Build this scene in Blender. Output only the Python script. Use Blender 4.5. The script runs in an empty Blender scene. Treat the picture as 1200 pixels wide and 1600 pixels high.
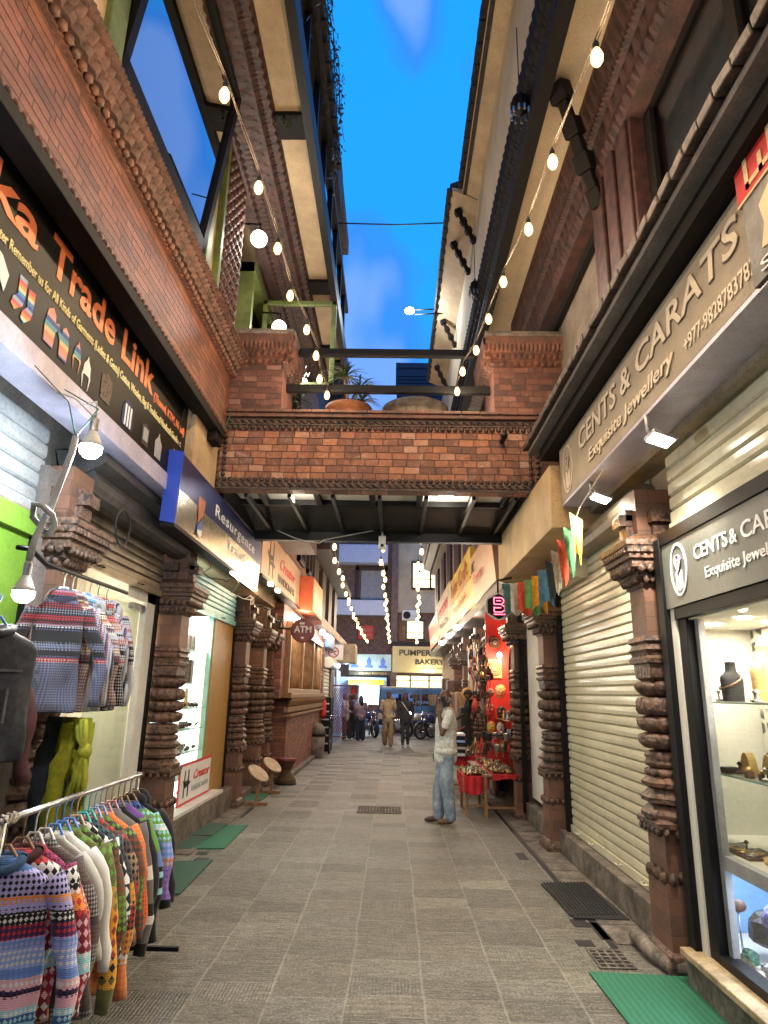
import bpy, math, random
from mathutils import Vector, Matrix, Euler, noise
random.seed(7)
S = bpy.context.scene
C = bpy.context.collection
PI = math.pi
# ------------------------------------------------------------------ camera
cam_d = bpy.data.cameras.new("camera"); cam = bpy.data.objects.new("camera", cam_d); C.objects.link(cam)
PITCH, YAW, ROLL = math.radians(15.349), math.radians(0.9886), math.radians(1.1)
_cp, _sp, _cy, _sy = math.cos(PITCH), math.sin(PITCH), math.cos(YAW), math.sin(YAW)
_r = Vector((_cy, _sy, 0)); _f = Vector((-_sy*_cp, _cy*_cp, _sp)); _u = _r.cross(_f)
_cr, _sr = math.cos(ROLL), math.sin(ROLL)
_R = _r*_cr + _u*_sr; _U = -_r*_sr + _u*_cr
cam.matrix_world = Matrix(((_R.x, _U.x, -_f.x, 0), (_R.y, _U.y, -_f.y, 0), (_R.z, _U.z, -_f.z, 1.65), (0, 0, 0, 1)))
cam_d.sensor_fit = 'VERTICAL'; cam_d.sensor_height = 36; cam_d.lens = 36*1030/1600
cam_d.clip_start = .05; cam_d.clip_end = 500
S.camera = cam
# ------------------------------------------------------------------ world: blue hour sky with soft cloud
W = bpy.data.worlds.new("World"); S.world = W; W.use_nodes = True
wt = W.node_tree; wt.nodes.clear()
_o = wt.nodes.new('ShaderNodeOutputWorld'); _b = wt.nodes.new('ShaderNodeBackground')
_tc = wt.nodes.new('ShaderNodeTexCoord'); _mp = wt.nodes.new('ShaderNodeMapping')
_n = wt.nodes.new('ShaderNodeTexNoise'); _rp = wt.nodes.new('ShaderNodeValToRGB')
_mp.inputs['Scale'].default_value = (1.3, 1.0, .8); _mp.inputs['Location'].default_value = (5.3, 1.1, 2.9)
_n.inputs['Scale'].default_value = 4.2; _n.inputs['Detail'].default_value = 2.6; _n.inputs['Roughness'].default_value = .45
e = _rp.color_ramp.elements
e[0].position = .45; e[0].color = (.0, .34, 1.0, 1)
e[1].position = .57; e[1].color = (.15, .36, 1.0, 1)
_e = _rp.color_ramp.elements.new(.51); _e.color = (.02, .25, .95, 1)
# the physical sky with the sun below the roofs tints the cloud colours
_sk = wt.nodes.new('ShaderNodeTexSky'); _sk.sky_type = 'NISHITA'; _sk.sun_disc = False
_sk.sun_elevation = math.radians(1.0); _sk.sun_rotation = math.radians(250)
_mx = wt.nodes.new('ShaderNodeMixRGB'); _mx.blend_type = 'MIX'; _mx.inputs[0].default_value = .06
wt.links.new(_tc.outputs['Generated'], _mp.inputs[0]); wt.links.new(_mp.outputs[0], _n.inputs[0])
wt.links.new(_n.outputs[0], _rp.inputs[0]); wt.links.new(_rp.outputs[0], _mx.inputs[1]); wt.links.new(_sk.outputs[0], _mx.inputs[2])
wt.links.new(_mx.outputs[0], _b.inputs[0]); wt.links.new(_b.outputs[0], _o.inputs[0])
_b.inputs[1].default_value = .38
S.view_settings.view_transform = 'Standard'; S.view_settings.look = 'None'; S.view_settings.exposure = 1.65; S.view_settings.gamma = 1
S.render.engine = 'CYCLES'
S.cycles.use_denoising = True; S.cycles.max_bounces = 6; S.cycles.diffuse_bounces = 3; S.cycles.glossy_bounces = 3
S.cycles.transmission_bounces = 4; S.cycles.transparent_max_bounces = 12; S.cycles.caustics_reflective = False; S.cycles.caustics_refractive = False
S.cycles.sample_clamp_indirect = 3.0; S.cycles.use_light_tree = True
# ------------------------------------------------------------------ materials
M = {}
def nodes(name):
    m = bpy.data.materials.new(name); m.use_nodes = True; t = m.node_tree; t.nodes.clear()
    o = t.nodes.new('ShaderNodeOutputMaterial'); p = t.nodes.new('ShaderNodeBsdfPrincipled'); t.links.new(p.outputs[0], o.inputs[0])
    M[name] = m
    return m, t, p
def N(t, kind, **kw):
    n = t.nodes.new('ShaderNode'+kind)
    for k, v in kw.items():
        if k in n.inputs: n.inputs[k].default_value = v
        else: setattr(n, k, v)
    return n
def L(t, a, ao, b, bi): t.links.new(a.outputs[ao], b.inputs[bi])
def math_(t, op, a, b=None, clamp=False):
    n = t.nodes.new('ShaderNodeMath'); n.operation = op; n.use_clamp = clamp
    for i, v in enumerate((a, b)):
        if v is None: continue
        if isinstance(v, (int, float)): n.inputs[i].default_value = v
        else: t.links.new(v, n.inputs[i])
    return n.outputs[0]
def mixc(t, fac, a, b, mode='MIX'):
    n = t.nodes.new('ShaderNodeMixRGB'); n.blend_type = mode
    for i, v in enumerate((fac, a, b)):
        if isinstance(v, (int, float)): n.inputs[i].default_value = v
        elif isinstance(v, tuple): n.inputs[i].default_value = (v[0], v[1], v[2], 1)
        else: t.links.new(v, n.inputs[i])
    return n.outputs[0]
def coords(t, mode='geo'):
    if mode == 'geo': return N(t, 'NewGeometry').outputs['Position']
    return N(t, 'TexCoord').outputs['Object']
def pm(name, col, rough=.6, metal=0., var=.25, nscale=6., bump=.15, bscale=40., spec=.5, col2=None, stretch=None, co='geo', coat=0, alpha=1, bdist=.01):
    """plain surface with blotchy variation, fine bump"""
    if name in M: return M[name]
    m, t, p = nodes(name); c = coords(t, co)
    if stretch:
        mp = N(t, 'Mapping'); mp.inputs['Scale'].default_value = stretch; t.links.new(c, mp.inputs[0]); c = mp.outputs[0]
    n1 = N(t, 'TexNoise', Scale=nscale, Detail=6., Roughness=.65); t.links.new(c, n1.inputs['Vector'])
    n2 = N(t, 'TexNoise', Scale=bscale, Detail=5., Roughness=.7); t.links.new(c, n2.inputs['Vector'])
    c2 = col2 or tuple(max(0, x*(1-2.2*var)) for x in col)
    f = math_(t, 'SUBTRACT', n1.outputs[0], .38); f = math_(t, 'MULTIPLY', f, 4.2, True)
    cc = mixc(t, f, c2, col)
    f2 = math_(t, 'MULTIPLY', math_(t, 'SUBTRACT', n2.outputs[0], .47), 7., True); cc = mixc(t, f2, cc, mixc(t, min(.75, var*1.6), cc, (.02, .016, .014)))
    t.links.new(cc, p.inputs['Base Color'])
    p.inputs['Roughness'].default_value = rough; p.inputs['Metallic'].default_value = metal
    p.inputs['Specular IOR Level'].default_value = spec; p.inputs['Coat Weight'].default_value = coat; p.inputs['Alpha'].default_value = alpha
    if bump:
        b = N(t, 'Bump', Strength=bump, Distance=bdist); t.links.new(n2.outputs[0], b.inputs['Height']); t.links.new(b.outputs[0], p.inputs['Normal'])
    return m
def brick(name, axis, c1, c2, mortar, bw=.2, bh=.07, msize=.006, bump=.6, rough=.75, var=.5, wet=None, c3=None, salt=0.):
    """hand laid brick: every brick its own length and tone, chipped arrises, soot and salt patches"""
    m, t, p = nodes(name); g = coords(t); s = N(t, 'SeparateXYZ'); t.links.new(g, s.inputs[0])
    wb = N(t, 'TexNoise', Scale=3.5, Detail=3.); t.links.new(g, wb.inputs['Vector']); wo = math_(t, 'MULTIPLY', math_(t, 'SUBTRACT', wb.outputs[0], .5), .03)
    rz = math_(t, 'DIVIDE', math_(t, 'ADD', s.outputs['Z'], math_(t, 'ADD', wo, 7.)), bh); row = math_(t, 'FLOOR', rz); fz = math_(t, 'FRACT', rz)
    wn = N(t, 'TexWhiteNoise', noise_dimensions='1D'); t.links.new(row, wn.inputs['W'])
    wid = math_(t, 'ADD', math_(t, 'MULTIPLY', wn.outputs['Value'], bw*.25), bw*.86)
    rx = math_(t, 'DIVIDE', math_(t, 'ADD', math_(t, 'ADD', s.outputs[{'x': 'Y', 'y': 'X'}[axis]], 20.), math_(t, 'ADD', math_(t, 'MULTIPLY', wn.outputs['Value'], 5.), wo)), wid); cell = math_(t, 'FLOOR', rx); fx = math_(t, 'FRACT', rx)
    k = N(t, 'CombineXYZ'); t.links.new(row, k.inputs[0]); t.links.new(cell, k.inputs[1]); w2 = N(t, 'TexWhiteNoise', noise_dimensions='2D'); t.links.new(k.outputs[0], w2.inputs['Vector'])
    ex = math_(t, 'MULTIPLY', math_(t, 'MINIMUM', fx, math_(t, 'SUBTRACT', 1., fx)), bw); ez = math_(t, 'MULTIPLY', math_(t, 'MINIMUM', fz, math_(t, 'SUBTRACT', 1., fz)), bh)
    nj = N(t, 'TexNoise', Scale=45., Detail=5., Roughness=.8); t.links.new(g, nj.inputs['Vector'])
    edge = math_(t, 'MINIMUM', ex, ez); jt = math_(t, 'SUBTRACT', 1., math_(t, 'DIVIDE', edge, math_(t, 'ADD', math_(t, 'MULTIPLY', nj.outputs[0], msize*1.6), msize*.25)), True)
    jt = math_(t, 'MULTIPLY', jt, 1.8, True)
    r = N(t, 'ValToRGB'); el = r.color_ramp.elements; dk = tuple(x*.58+.006 for x in c2); pal = c3 or tuple(min(1, x*1.25+.05) for x in c1)
    el[0].color = (*dk, 1); el[1].color = (*pal, 1)
    for ps, c in ((.22, c2), (.45, tuple((a+b)/2 for a, b in zip(c1, c2))), (.7, c1), (.88, tuple(x*1.15 for x in c1))): q = el.new(ps); q.color = (*c, 1)
    t.links.new(w2.outputs['Value'], r.inputs[0])
    n2 = N(t, 'TexNoise', Scale=80., Detail=6., Roughness=.85); t.links.new(g, n2.inputs['Vector']); n1 = N(t, 'TexNoise', Scale=14., Detail=8., Roughness=.8); t.links.new(g, n1.inputs['Vector'])
    c = mixc(t, math_(t, 'MULTIPLY', math_(t, 'SUBTRACT', n2.outputs[0], .5), 8., True), r.outputs[0], mixc(t, .55, r.outputs[0], (.03, .02, .018)))
    c = mixc(t, math_(t, 'MULTIPLY', math_(t, 'SUBTRACT', n1.outputs[0], .53), 8., True), c, mixc(t, .38, c, tuple(min(1, x*1.7+.10) for x in c1))); c = mixc(t, math_(t, 'MULTIPLY', math_(t, 'SUBTRACT', .46, n1.outputs[0]), 8., True), c, mixc(t, .55, c, (.025, .018, .016)))
    n3 = N(t, 'TexNoise', Scale=1.9, Detail=9., Roughness=.72, Distortion=.8); t.links.new(g, n3.inputs['Vector'])
    c = mixc(t, math_(t, 'MULTIPLY', math_(t, 'SUBTRACT', .47, n3.outputs[0]), 6., True), c, mixc(t, .6, c, (.03, .022, .02)))
    if salt: c = mixc(t, math_(t, 'MULTIPLY', math_(t, 'MULTIPLY', math_(t, 'SUBTRACT', n3.outputs[0], .56), 9., True), salt), c, (.50, .38, .30))
    c = mixc(t, math_(t, 'MULTIPLY', jt, .85), c, mortar)
    t.links.new(c, p.inputs['Base Color']); t.links.new(math_(t, 'ADD', math_(t, 'MULTIPLY', n1.outputs[0], .4), rough-.2), p.inputs['Roughness'])
    h = math_(t, 'ADD', math_(t, 'MULTIPLY', jt, -1.), math_(t, 'ADD', math_(t, 'MULTIPLY', n2.outputs[0], .5), math_(t, 'MULTIPLY', w2.outputs['Value'], .5)))
    bp = N(t, 'Bump', Strength=bump, Distance=.012); t.links.new(h, bp.inputs['Height']); t.links.new(bp.outputs[0], p.inputs['Normal'])
    return m
def emit(name, col, strength):
    if name in M: return M[name]
    m = bpy.data.materials.new(name); m.use_nodes = True; t = m.node_tree; t.nodes.clear()
    o = t.nodes.new('ShaderNodeOutputMaterial'); p = t.nodes.new('ShaderNodeEmission'); t.links.new(p.outputs[0], o.inputs[0])
    p.inputs[0].default_value = (*col, 1); p.inputs[1].default_value = strength; M[name] = m
    return m
def glass(name, tint=(1, 1, 1), refl=.12, rough=.02, alpha=.1):
    """thin pane: mostly see-through with a mirror layer on top"""
    m = bpy.data.materials.new(name); m.use_nodes = True; t = m.node_tree; t.nodes.clear()
    o = t.nodes.new('ShaderNodeOutputMaterial'); tr = t.nodes.new('ShaderNodeBsdfTransparent'); gl = t.nodes.new('ShaderNodeBsdfGlossy')
    tr.inputs[0].default_value = (*tint, 1); gl.inputs['Roughness'].default_value = rough
    fr = N(t, 'LayerWeight', Blend=.5); f = math_(t, 'ADD', math_(t, 'MULTIPLY', math_(t, 'POWER', fr.outputs['Facing'], 4.), .7), refl, True)
    mx = t.nodes.new('ShaderNodeMixShader'); t.links.new(f, mx.inputs[0]); t.links.new(tr.outputs[0], mx.inputs[1]); t.links.new(gl.outputs[0], mx.inputs[2])
    t.links.new(mx.outputs[0], o.inputs[0]); M[name] = m
    return m
# ------------------------------------------------------------------ mesh building
WORLD = {}
def wpos(o): return WORLD.get(o.name, Vector((0, 0, 0))) if o else Vector((0, 0, 0))
class MB:
    def __init__(s): s.v = []; s.f = []; s.mi = []; s.cur = 0; s.sm = []; s.smooth = False
    def add(s, vs, fs):
        b = len(s.v); s.v += [tuple(v) for v in vs]
        for f in fs: s.f.append(tuple(b+i for i in f)); s.mi.append(s.cur); s.sm.append(s.smooth)
        return s
    def bb(s, x0, x1, y0, y1, z0, z1):
        x0, x1 = min(x0, x1), max(x0, x1); y0, y1 = min(y0, y1), max(y0, y1); z0, z1 = min(z0, z1), max(z0, z1)
        return s.add([(x0, y0, z0), (x1, y0, z0), (x1, y1, z0), (x0, y1, z0), (x0, y0, z1), (x1, y0, z1), (x1, y1, z1), (x0, y1, z1)],
            [(0, 3, 2, 1), (4, 5, 6, 7), (0, 1, 5, 4), (1, 2, 6, 5), (2, 3, 7, 6), (3, 0, 4, 7)])
    def box(s, c, size, rot=None):
        R = Euler(rot).to_matrix() if rot else Matrix.Identity(3); c = Vector(c)
        h = [Vector((a*size[0]/2, b*size[1]/2, d*size[2]/2)) for d in (-1, 1) for a, b in ((-1, -1), (1, -1), (1, 1), (-1, 1))]
        return s.add([c+R@p for p in h], [(0, 3, 2, 1), (4, 5, 6, 7), (0, 1, 5, 4), (1, 2, 6, 5), (2, 3, 7, 6), (3, 0, 4, 7)])
    def bar(s, p0, p1, w, h, up=(0, 0, 1)):
        p0, p1 = Vector(p0), Vector(p1); d = (p1-p0).normalized(); a = d.cross(Vector(up))
        if a.length < 1e-4: a = d.cross(Vector((1, 0, 0)))
        a.normalize(); b = a.cross(d)
        vs = [p+a*i*w/2+b*j*h/2 for p in (p0, p1) for i, j in ((-1, -1), (1, -1), (1, 1), (-1, 1))]
        return s.add(vs, [(0, 3, 2, 1), (4, 5, 6, 7), (0, 1, 5, 4), (1, 2, 6, 5), (2, 3, 7, 6), (3, 0, 4, 7)])
    def tube(s, pts, r, n=6, cap=True):
        pts = [Vector(p) for p in pts]; k = len(pts); rs = r if isinstance(r, (list, tuple)) else [r]*k; vs = []; a = None
        for i, p in enumerate(pts):
            d = (pts[min(i+1, k-1)]-pts[max(i-1, 0)])
            d = d.normalized() if d.length > 1e-9 else Vector((0, 0, 1))
            if a is None: a = d.orthogonal().normalized()
            else:
                a = a-d*a.dot(d); a = a.normalized() if a.length > 1e-6 else d.orthogonal().normalized()
            b = d.cross(a); vs += [p+(a*math.cos(2*PI*j/n)+b*math.sin(2*PI*j/n))*rs[i] for j in range(n)]
        fs = [(i*n+j, i*n+(j+1) % n, (i+1)*n+(j+1) % n, (i+1)*n+j) for i in range(k-1) for j in range(n)]
        if cap: fs += [tuple(range(n-1, -1, -1)), tuple(range((k-1)*n, k*n))]
        o = s.smooth; s.smooth = True; s.add(vs, fs); s.smooth = o
        return s
    def lathe(s, c, prof, n=16, rf=None, axis='z', cap=True):
        """prof: (r, z) list"""
        vs = []
        for r, z in prof:
            for j in range(n):
                th = 2*PI*j/n; q = r*(rf(th, z) if rf else 1); x, y = q*math.cos(th), q*math.sin(th)
                v = (x, y, z) if axis == 'z' else ((z, x, y) if axis == 'x' else (y, z, x))
                vs.append((c[0]+v[0], c[1]+v[1], c[2]+v[2]))
        k = len(prof)
        fs = [(i*n+j, i*n+(j+1) % n, (i+1)*n+(j+1) % n, (i+1)*n+j) for i in range(k-1) for j in range(n)]
        if cap: fs += [tuple(range(n-1, -1, -1)), tuple(range((k-1)*n, k*n))]
        return s.add(vs, fs)
    def ell(s, c, r, n=10, m=7, rot=None):
        R = Euler(rot).to_matrix() if rot else Matrix.Identity(3); c = Vector(c)
        vs = [c+R@Vector((0, 0, -r[2]))]
        for i in range(1, m):
            ph = -PI/2+PI*i/m
            for j in range(n):
                th = 2*PI*j/n; vs.append(c+R@Vector((r[0]*math.cos(ph)*math.cos(th), r[1]*math.cos(ph)*math.sin(th), r[2]*math.sin(ph))))
        vs.append(c+R@Vector((0, 0, r[2])))
        fs = [(0, 1+(j+1) % n, 1+j) for j in range(n)]
        fs += [(1+i*n+j, 1+i*n+(j+1) % n, 1+(i+1)*n+(j+1) % n, 1+(i+1)*n+j) for i in range(m-2) for j in range(n)]
        t = len(vs)-1; b = 1+(m-2)*n; fs += [(b+j, b+(j+1) % n, t) for j in range(n)]
        o = s.smooth; s.smooth = True; s.add(vs, fs); s.smooth = o
        return s
    def poly(s, pts, depth):
        """convex/concave outline pts (3D, planar) pushed along vector depth"""
        n = len(pts); d = Vector(depth); a = [Vector(p) for p in pts]; b = [p+d for p in a]
        return s.add(a+b, [tuple(range(n-1, -1, -1)), tuple(range(n, 2*n))]+[(i, (i+1) % n, n+(i+1) % n, n+i) for i in range(n)])
    def grid(s, fn, nu, nv, closed=False):
        vs = [fn(i/nu, j/nv) for i in range(nu+1) for j in range(nv+1)]
        return s.add(vs, [(i*(nv+1)+j, (i+1)*(nv+1)+j, (i+1)*(nv+1)+j+1, i*(nv+1)+j+1) for i in range(nu) for j in range(nv)])
    def build(s, name, mat, parent=None, bevel=0, local=False, origin=None, recalc=True):
        me = bpy.data.meshes.new(name)
        if parent is not None: off = Vector((0, 0, 0)) if local else wpos(parent)
        elif origin is not None: off = Vector(origin)
        else:
            xs, ys, zs = zip(*s.v); off = Vector(((min(xs)+max(xs))/2, (min(ys)+max(ys))/2, min(zs)))
        me.from_pydata([(v[0]-off.x, v[1]-off.y, v[2]-off.z) for v in s.v], [], s.f)
        mats = mat if isinstance(mat, (list, tuple)) else [mat]
        for m in mats: me.materials.append(m)
        me.polygons.foreach_set('material_index', s.mi); me.polygons.foreach_set('use_smooth', s.sm)
        if recalc:
            import bmesh
            bm = bmesh.new(); bm.from_mesh(me); bmesh.ops.recalc_face_normals(bm, faces=bm.faces); bm.to_mesh(me); bm.free()
        me.update()
        o = bpy.data.objects.new(name, me); C.objects.link(o)
        if parent is not None: o.parent = parent; WORLD[o.name] = wpos(parent).copy() if not local else Vector((0, 0, 0))
        else: o.location = off; WORLD[o.name] = off.copy()
        if bevel:
            b = o.modifiers.new('bevel', 'BEVEL'); b.width = bevel; b.segments = 2; b.limit_method = 'ANGLE'; b.harden_normals = False
        return o
def each(m, name, mat, parent, bevel=0):
    """a mesh of boxes, one part for each box"""
    r = []
    for i in range(len(m.v)//8):
        q = MB(); q.add(m.v[i*8:i*8+8], [(0, 3, 2, 1), (4, 5, 6, 7), (0, 1, 5, 4), (1, 2, 6, 5), (2, 3, 7, 6), (3, 0, 4, 7)]); r.append(q.build(name, mat, parent, bevel=bevel))
    return r
def tag(o, label, cat, group=None):
    o['label'] = label; o['category'] = cat
    if group: o['group'] = group
    return o
def thing(name, label, cat, loc=(0, 0, 0), group=None, rz=0):
    o = bpy.data.objects.new(name, None); C.objects.link(o); o.location = loc; o.rotation_euler = (0, 0, rz)
    o.empty_display_size = .2; WORLD[o.name] = Vector(loc)
    return tag(o, label, cat, group)
def struct(o): o['kind'] = 'structure'; return o
def dup(root, loc=None, rz=None, label=None, group=None, scale=None):
    def cp(o, par):
        c = o.copy(); C.objects.link(c)
        if par is not None: c.parent = par
        for ch in list(o.children): cp(ch, c)
        return c
    r = cp(root, None)
    if loc is not None: r.location = loc; WORLD[r.name] = Vector(loc)
    if rz is not None: r.rotation_euler = (0, 0, rz)
    if scale is not None: r.scale = scale if isinstance(scale, tuple) else (scale,)*3
    if label: r['label'] = label
    if group: r['group'] = group
    return r
_TS = bpy.data.scenes.new('workbench'); 
def baked(o):
    """mesh of one object with its modifiers, evaluated apart from the big scene"""
    if o.name in C.objects: C.objects.unlink(o)
    par = o.parent; o.parent = None
    _TS.collection.objects.link(o); vl = _TS.view_layers[0]; vl.update(); me = bpy.data.meshes.new_from_object(o.evaluated_get(vl.depsgraph))
    _TS.collection.objects.unlink(o); o.parent = par
    return me
def text(body, mat, parent, loc, h, w=None, face='+x', ext=.003, bold=0., shear=0., align='LEFT', name='lettering', mirror=False, spacing=1., rz=None):
    """flat lettering; h is the cap height and w the overall width; face says which way it looks"""
    cu = bpy.data.curves.new(name, 'FONT'); cu.body = body; cu.extrude = ext; cu.offset = bold; cu.shear = shear; cu.size = 1; cu.align_x = align
    cu.space_character = spacing; cu.resolution_u = 3
    cu.materials.append(mat); o = bpy.data.objects.new(name, cu); C.objects.link(o)
    s = h/.69; C.objects.unlink(o); me = baked(o); bpy.data.objects.remove(o); bpy.data.curves.remove(cu)
    xs = [v.co.x for v in me.vertices]; sx = s if not w else w/max(.01, max(xs)-min(xs))
    if mirror: sx = -sx
    ang = {'+x': PI/2, '-x': -PI/2, '-y': 0, '+y': PI}[face] if rz is None else rz
    o = bpy.data.objects.new(name, me); C.objects.link(o); o.rotation_euler = (PI/2, 0, ang); o.scale = (sx, s, 1)
    if not me.materials: me.materials.append(mat)
    o.parent = parent; o.location = Vector(loc)-wpos(parent); WORLD[o.name] = wpos(parent).copy()
    return o
def many(name, boxes, mat, parent, bevel=0):
    """one part per box"""
    for b_ in boxes: MB().bb(*b_).build(name, mat, parent, bevel=bevel)
def lamp(name, loc, power, col=(1, .78, .52), r=.04, kind='POINT', size=None, rot=None, parent=None, spot=None):
    d = bpy.data.lights.new(name, kind); d.energy = power; d.color = col
    if kind == 'AREA':
        d.shape = 'RECTANGLE'; d.size, d.size_y = size
    else: d.shadow_soft_size = r
    if kind == 'SPOT' and spot: d.spot_size = spot; d.spot_blend = .6
    o = bpy.data.objects.new(name, d); C.objects.link(o); o.location = Vector(loc)-wpos(parent)
    if rot: o.rotation_euler = rot
    if parent is not None: o.parent = parent
    return o
# ------------------------------------------------------------------ shared materials
def tex_mats():
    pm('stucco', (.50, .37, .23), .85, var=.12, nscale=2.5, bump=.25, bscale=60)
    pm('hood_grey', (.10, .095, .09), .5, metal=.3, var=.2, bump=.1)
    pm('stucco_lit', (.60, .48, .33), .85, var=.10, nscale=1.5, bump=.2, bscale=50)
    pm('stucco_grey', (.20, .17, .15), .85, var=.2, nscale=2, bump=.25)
    pm('carved', (.12, .048, .033), .62, var=.3, nscale=9, bump=.7, bscale=70, bdist=.012)
    pm('carved_dark', (.075, .026, .022), .55, var=.35, nscale=9, bump=.7, bscale=60, bdist=.012)
    pm('terracotta', (.18, .068, .042), .55, var=.3, nscale=9, bump=.7, bscale=60, col2=(.07, .035, .028))
    m, t, p = nodes('pillar_carved'); g = coords(t); v = N(t, 'TexVoronoi', Scale=34.); v.feature = 'SMOOTH_F1'; n = N(t, 'TexNoise', Scale=9., Detail=8., Roughness=.7); n2 = N(t, 'TexNoise', Scale=70., Detail=6., Roughness=.75); n3 = N(t, 'TexNoise', Scale=2.3, Detail=6., Roughness=.7)
    for q in (v, n, n2, n3): t.links.new(g, q.inputs['Vector'])
    c = mixc(t, math_(t, 'MULTIPLY', math_(t, 'SUBTRACT', n3.outputs[0], .36), 3.4, True), (.085, .052, .038), (.23, .105, .058))
    c = mixc(t, math_(t, 'MULTIPLY', math_(t, 'SUBTRACT', n.outputs[0], .45), 5., True), mixc(t, .55, c, (.035, .024, .02)), c)
    c = mixc(t, math_(t, 'MULTIPLY', math_(t, 'SUBTRACT', n2.outputs[0], .56), 5., True), c, (.36, .20, .13)); c = mixc(t, math_(t, 'MULTIPLY', math_(t, 'SUBTRACT', v.outputs['Distance'], .42), 4., True), c, (.03, .02, .016))
    t.links.new(c, p.inputs['Base Color']); t.links.new(math_(t, 'ADD', math_(t, 'MULTIPLY', n2.outputs[0], .4), .28), p.inputs['Roughness'])
    bp = N(t, 'Bump', Strength=.9, Distance=.012); t.links.new(math_(t, 'ADD', math_(t, 'MULTIPLY', v.outputs['Distance'], -.9), math_(t, 'MULTIPLY', n2.outputs[0], .35)), bp.inputs['Height']); t.links.new(bp.outputs[0], p.inputs['Normal'])
    pm('black_steel', (.006, .006, .007), .5, var=.1, bump=.05, spec=.2)
    pm('black_wood', (.008, .006, .0055), .7, spec=.2, var=.2, bump=.3, bscale=30, stretch=(6, 1, 6))
    pm('dark_wood', (.07, .035, .025), .55, var=.3, bump=.4, bscale=25, stretch=(8, 1.5, 8))
    pm('wood', (.35, .18, .07), .5, var=.25, bump=.3, bscale=20, stretch=(8, 8, 1))
    pm('gold_wood', (.50, .30, .09), .4, var=.15, bump=.15, bscale=25, stretch=(10, 10, 1))
    pm('stone', (.23, .19, .155), .8, var=.3, nscale=5, bump=.6, bscale=35)
    pm('stone_tan', (.52, .38, .22), .6, var=.2, nscale=7, bump=.3)
    pm('white_paint', (.72, .70, .66), .5, var=.08, nscale=3, bump=.1)
    pm('white_wall', (.75, .72, .64), .7, var=.05, nscale=1, bump=.1)
    pm('grey_paint', (.42, .42, .44), .45, var=.1, bump=.08)
    pm('alu', (.55, .54, .56), .35, metal=.6, var=.12, nscale=4, bump=.06)
    pm('green_paint', (.14, .27, .025), .5, var=.12, nscale=2, bump=.1)
    pm('olive_paint', (.13, .17, .045), .5, var=.2, nscale=3, bump=.15)
    pm('tile_dark', (.035, .022, .02), .7, var=.4, nscale=12, bump=.6, bscale=30)
    pm('tile_brown', (.10, .06, .045), .7, var=.4, nscale=10, bump=.6, bscale=30, col2=(.03, .022, .02))
    pm('black', (.01, .01, .012), .6, var=.1, bump=.1)
    pm('rubber', (.014, .014, .015), .7, var=.2, bump=.4)
    pm('shutter_cream', (.70, .65, .47), .27, metal=.1, var=.07, nscale=1.2, bump=.06, bscale=25, spec=.6)
    pm('shutter_grey', (.40, .42, .42), .38, metal=.4, var=.14, nscale=1.5, bump=.08)
    pm('shutter_brown', (.36, .30, .22), .42, metal=.4, var=.2, nscale=1.5, bump=.1)
    pm('shutter_cyan_lit', (.30, .62, .64), .4, metal=.2, var=.14, bump=.08)  # cyan light falling on this shutter is put into its base colour
    pm('plastic_grey', (.38, .39, .40), .45, var=.08, bump=.05)
    pm('steel', (.5, .5, .5), .3, metal=.9, var=.2, bump=.1)
    pm('cable_white', (.6, .58, .52), .5, var=.1, bump=0)
    pm('cable_green', (.05, .16, .10), .5, var=.1, bump=0)
    pm('leaf', (.05, .10, .02), .5, var=.3, nscale=20, bump=0)
    pm('leaf_dark', (.018, .04, .015), .5, var=.3, nscale=20, bump=0)
    pm('soil', (.06, .045, .03), .9, bump=.5)
    pm('pot', (.42, .16, .07), .7, var=.15, bump=.2)
    pm('grey_board', (.14, .145, .13), .4, var=.12, nscale=2.5, bump=.04)
    pm('skin', (.18, .075, .04), .5, var=.15, nscale=20, bump=.1, co='obj')
    pm('hair', (.012, .01, .01), .6, var=.1, bump=.4, bscale=120, co='obj')
    brick('brick_upper', 'x', (.20, .072, .040), (.145, .052, .032), (.03, .016, .013), c3=(.23, .095, .06), bw=.32, bh=.062, msize=.005, bump=1., rough=.36, salt=.22)
    brick('brick_face_x', 'x', (.30, .105, .06), (.20, .07, .05), (.11, .07, .055), bw=.2, bh=.062, msize=.006, rough=.6)
    brick('brick_warm_x', 'x', (.36, .17, .075), (.28, .12, .05), (.15, .09, .05), bw=.2, bh=.065, msize=.006)
    brick('brick_bridge', 'y', (.31, .125, .065), (.19, .078, .05), (.055, .03, .024), bw=.17, bh=.083, msize=.006, bump=.9, var=.75, c3=(.42, .26, .19), salt=.45)
    brick('brick_pier', 'y', (.15, .055, .036), (.09, .034, .026), (.10, .05, .04), bw=.17, bh=.075, msize=.006, bump=.8, salt=.25)
    brick('brick_bridge_side', 'x', (.22, .08, .05), (.14, .05, .035), (.12, .075, .055), bw=.17, bh=.083)
    # square shaft brickwork follows whichever way the face looks
    m, t, p = nodes('brick_shaft'); g = coords(t); s = N(t, 'SeparateXYZ'); t.links.new(g, s.inputs[0])
    k = N(t, 'CombineXYZ'); t.links.new(math_(t, 'ADD', s.outputs['X'], s.outputs['Y']), k.inputs['X']); L(t, s, 'Z', k, 'Y')
    b = N(t, 'TexBrick', Scale=1.); t.links.new(k.outputs[0], b.inputs['Vector']); b.offset = .5
    for a, v in (('Brick Width', .22), ('Row Height', .105), ('Mortar Size', .003), ('Mortar Smooth', .3)): b.inputs[a].default_value = v
    b.inputs['Color1'].default_value = (.24, .105, .06, 1); b.inputs['Color2'].default_value = (.13, .065, .045, 1); b.inputs['Mortar'].default_value = (.10, .055, .04, 1)
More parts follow.
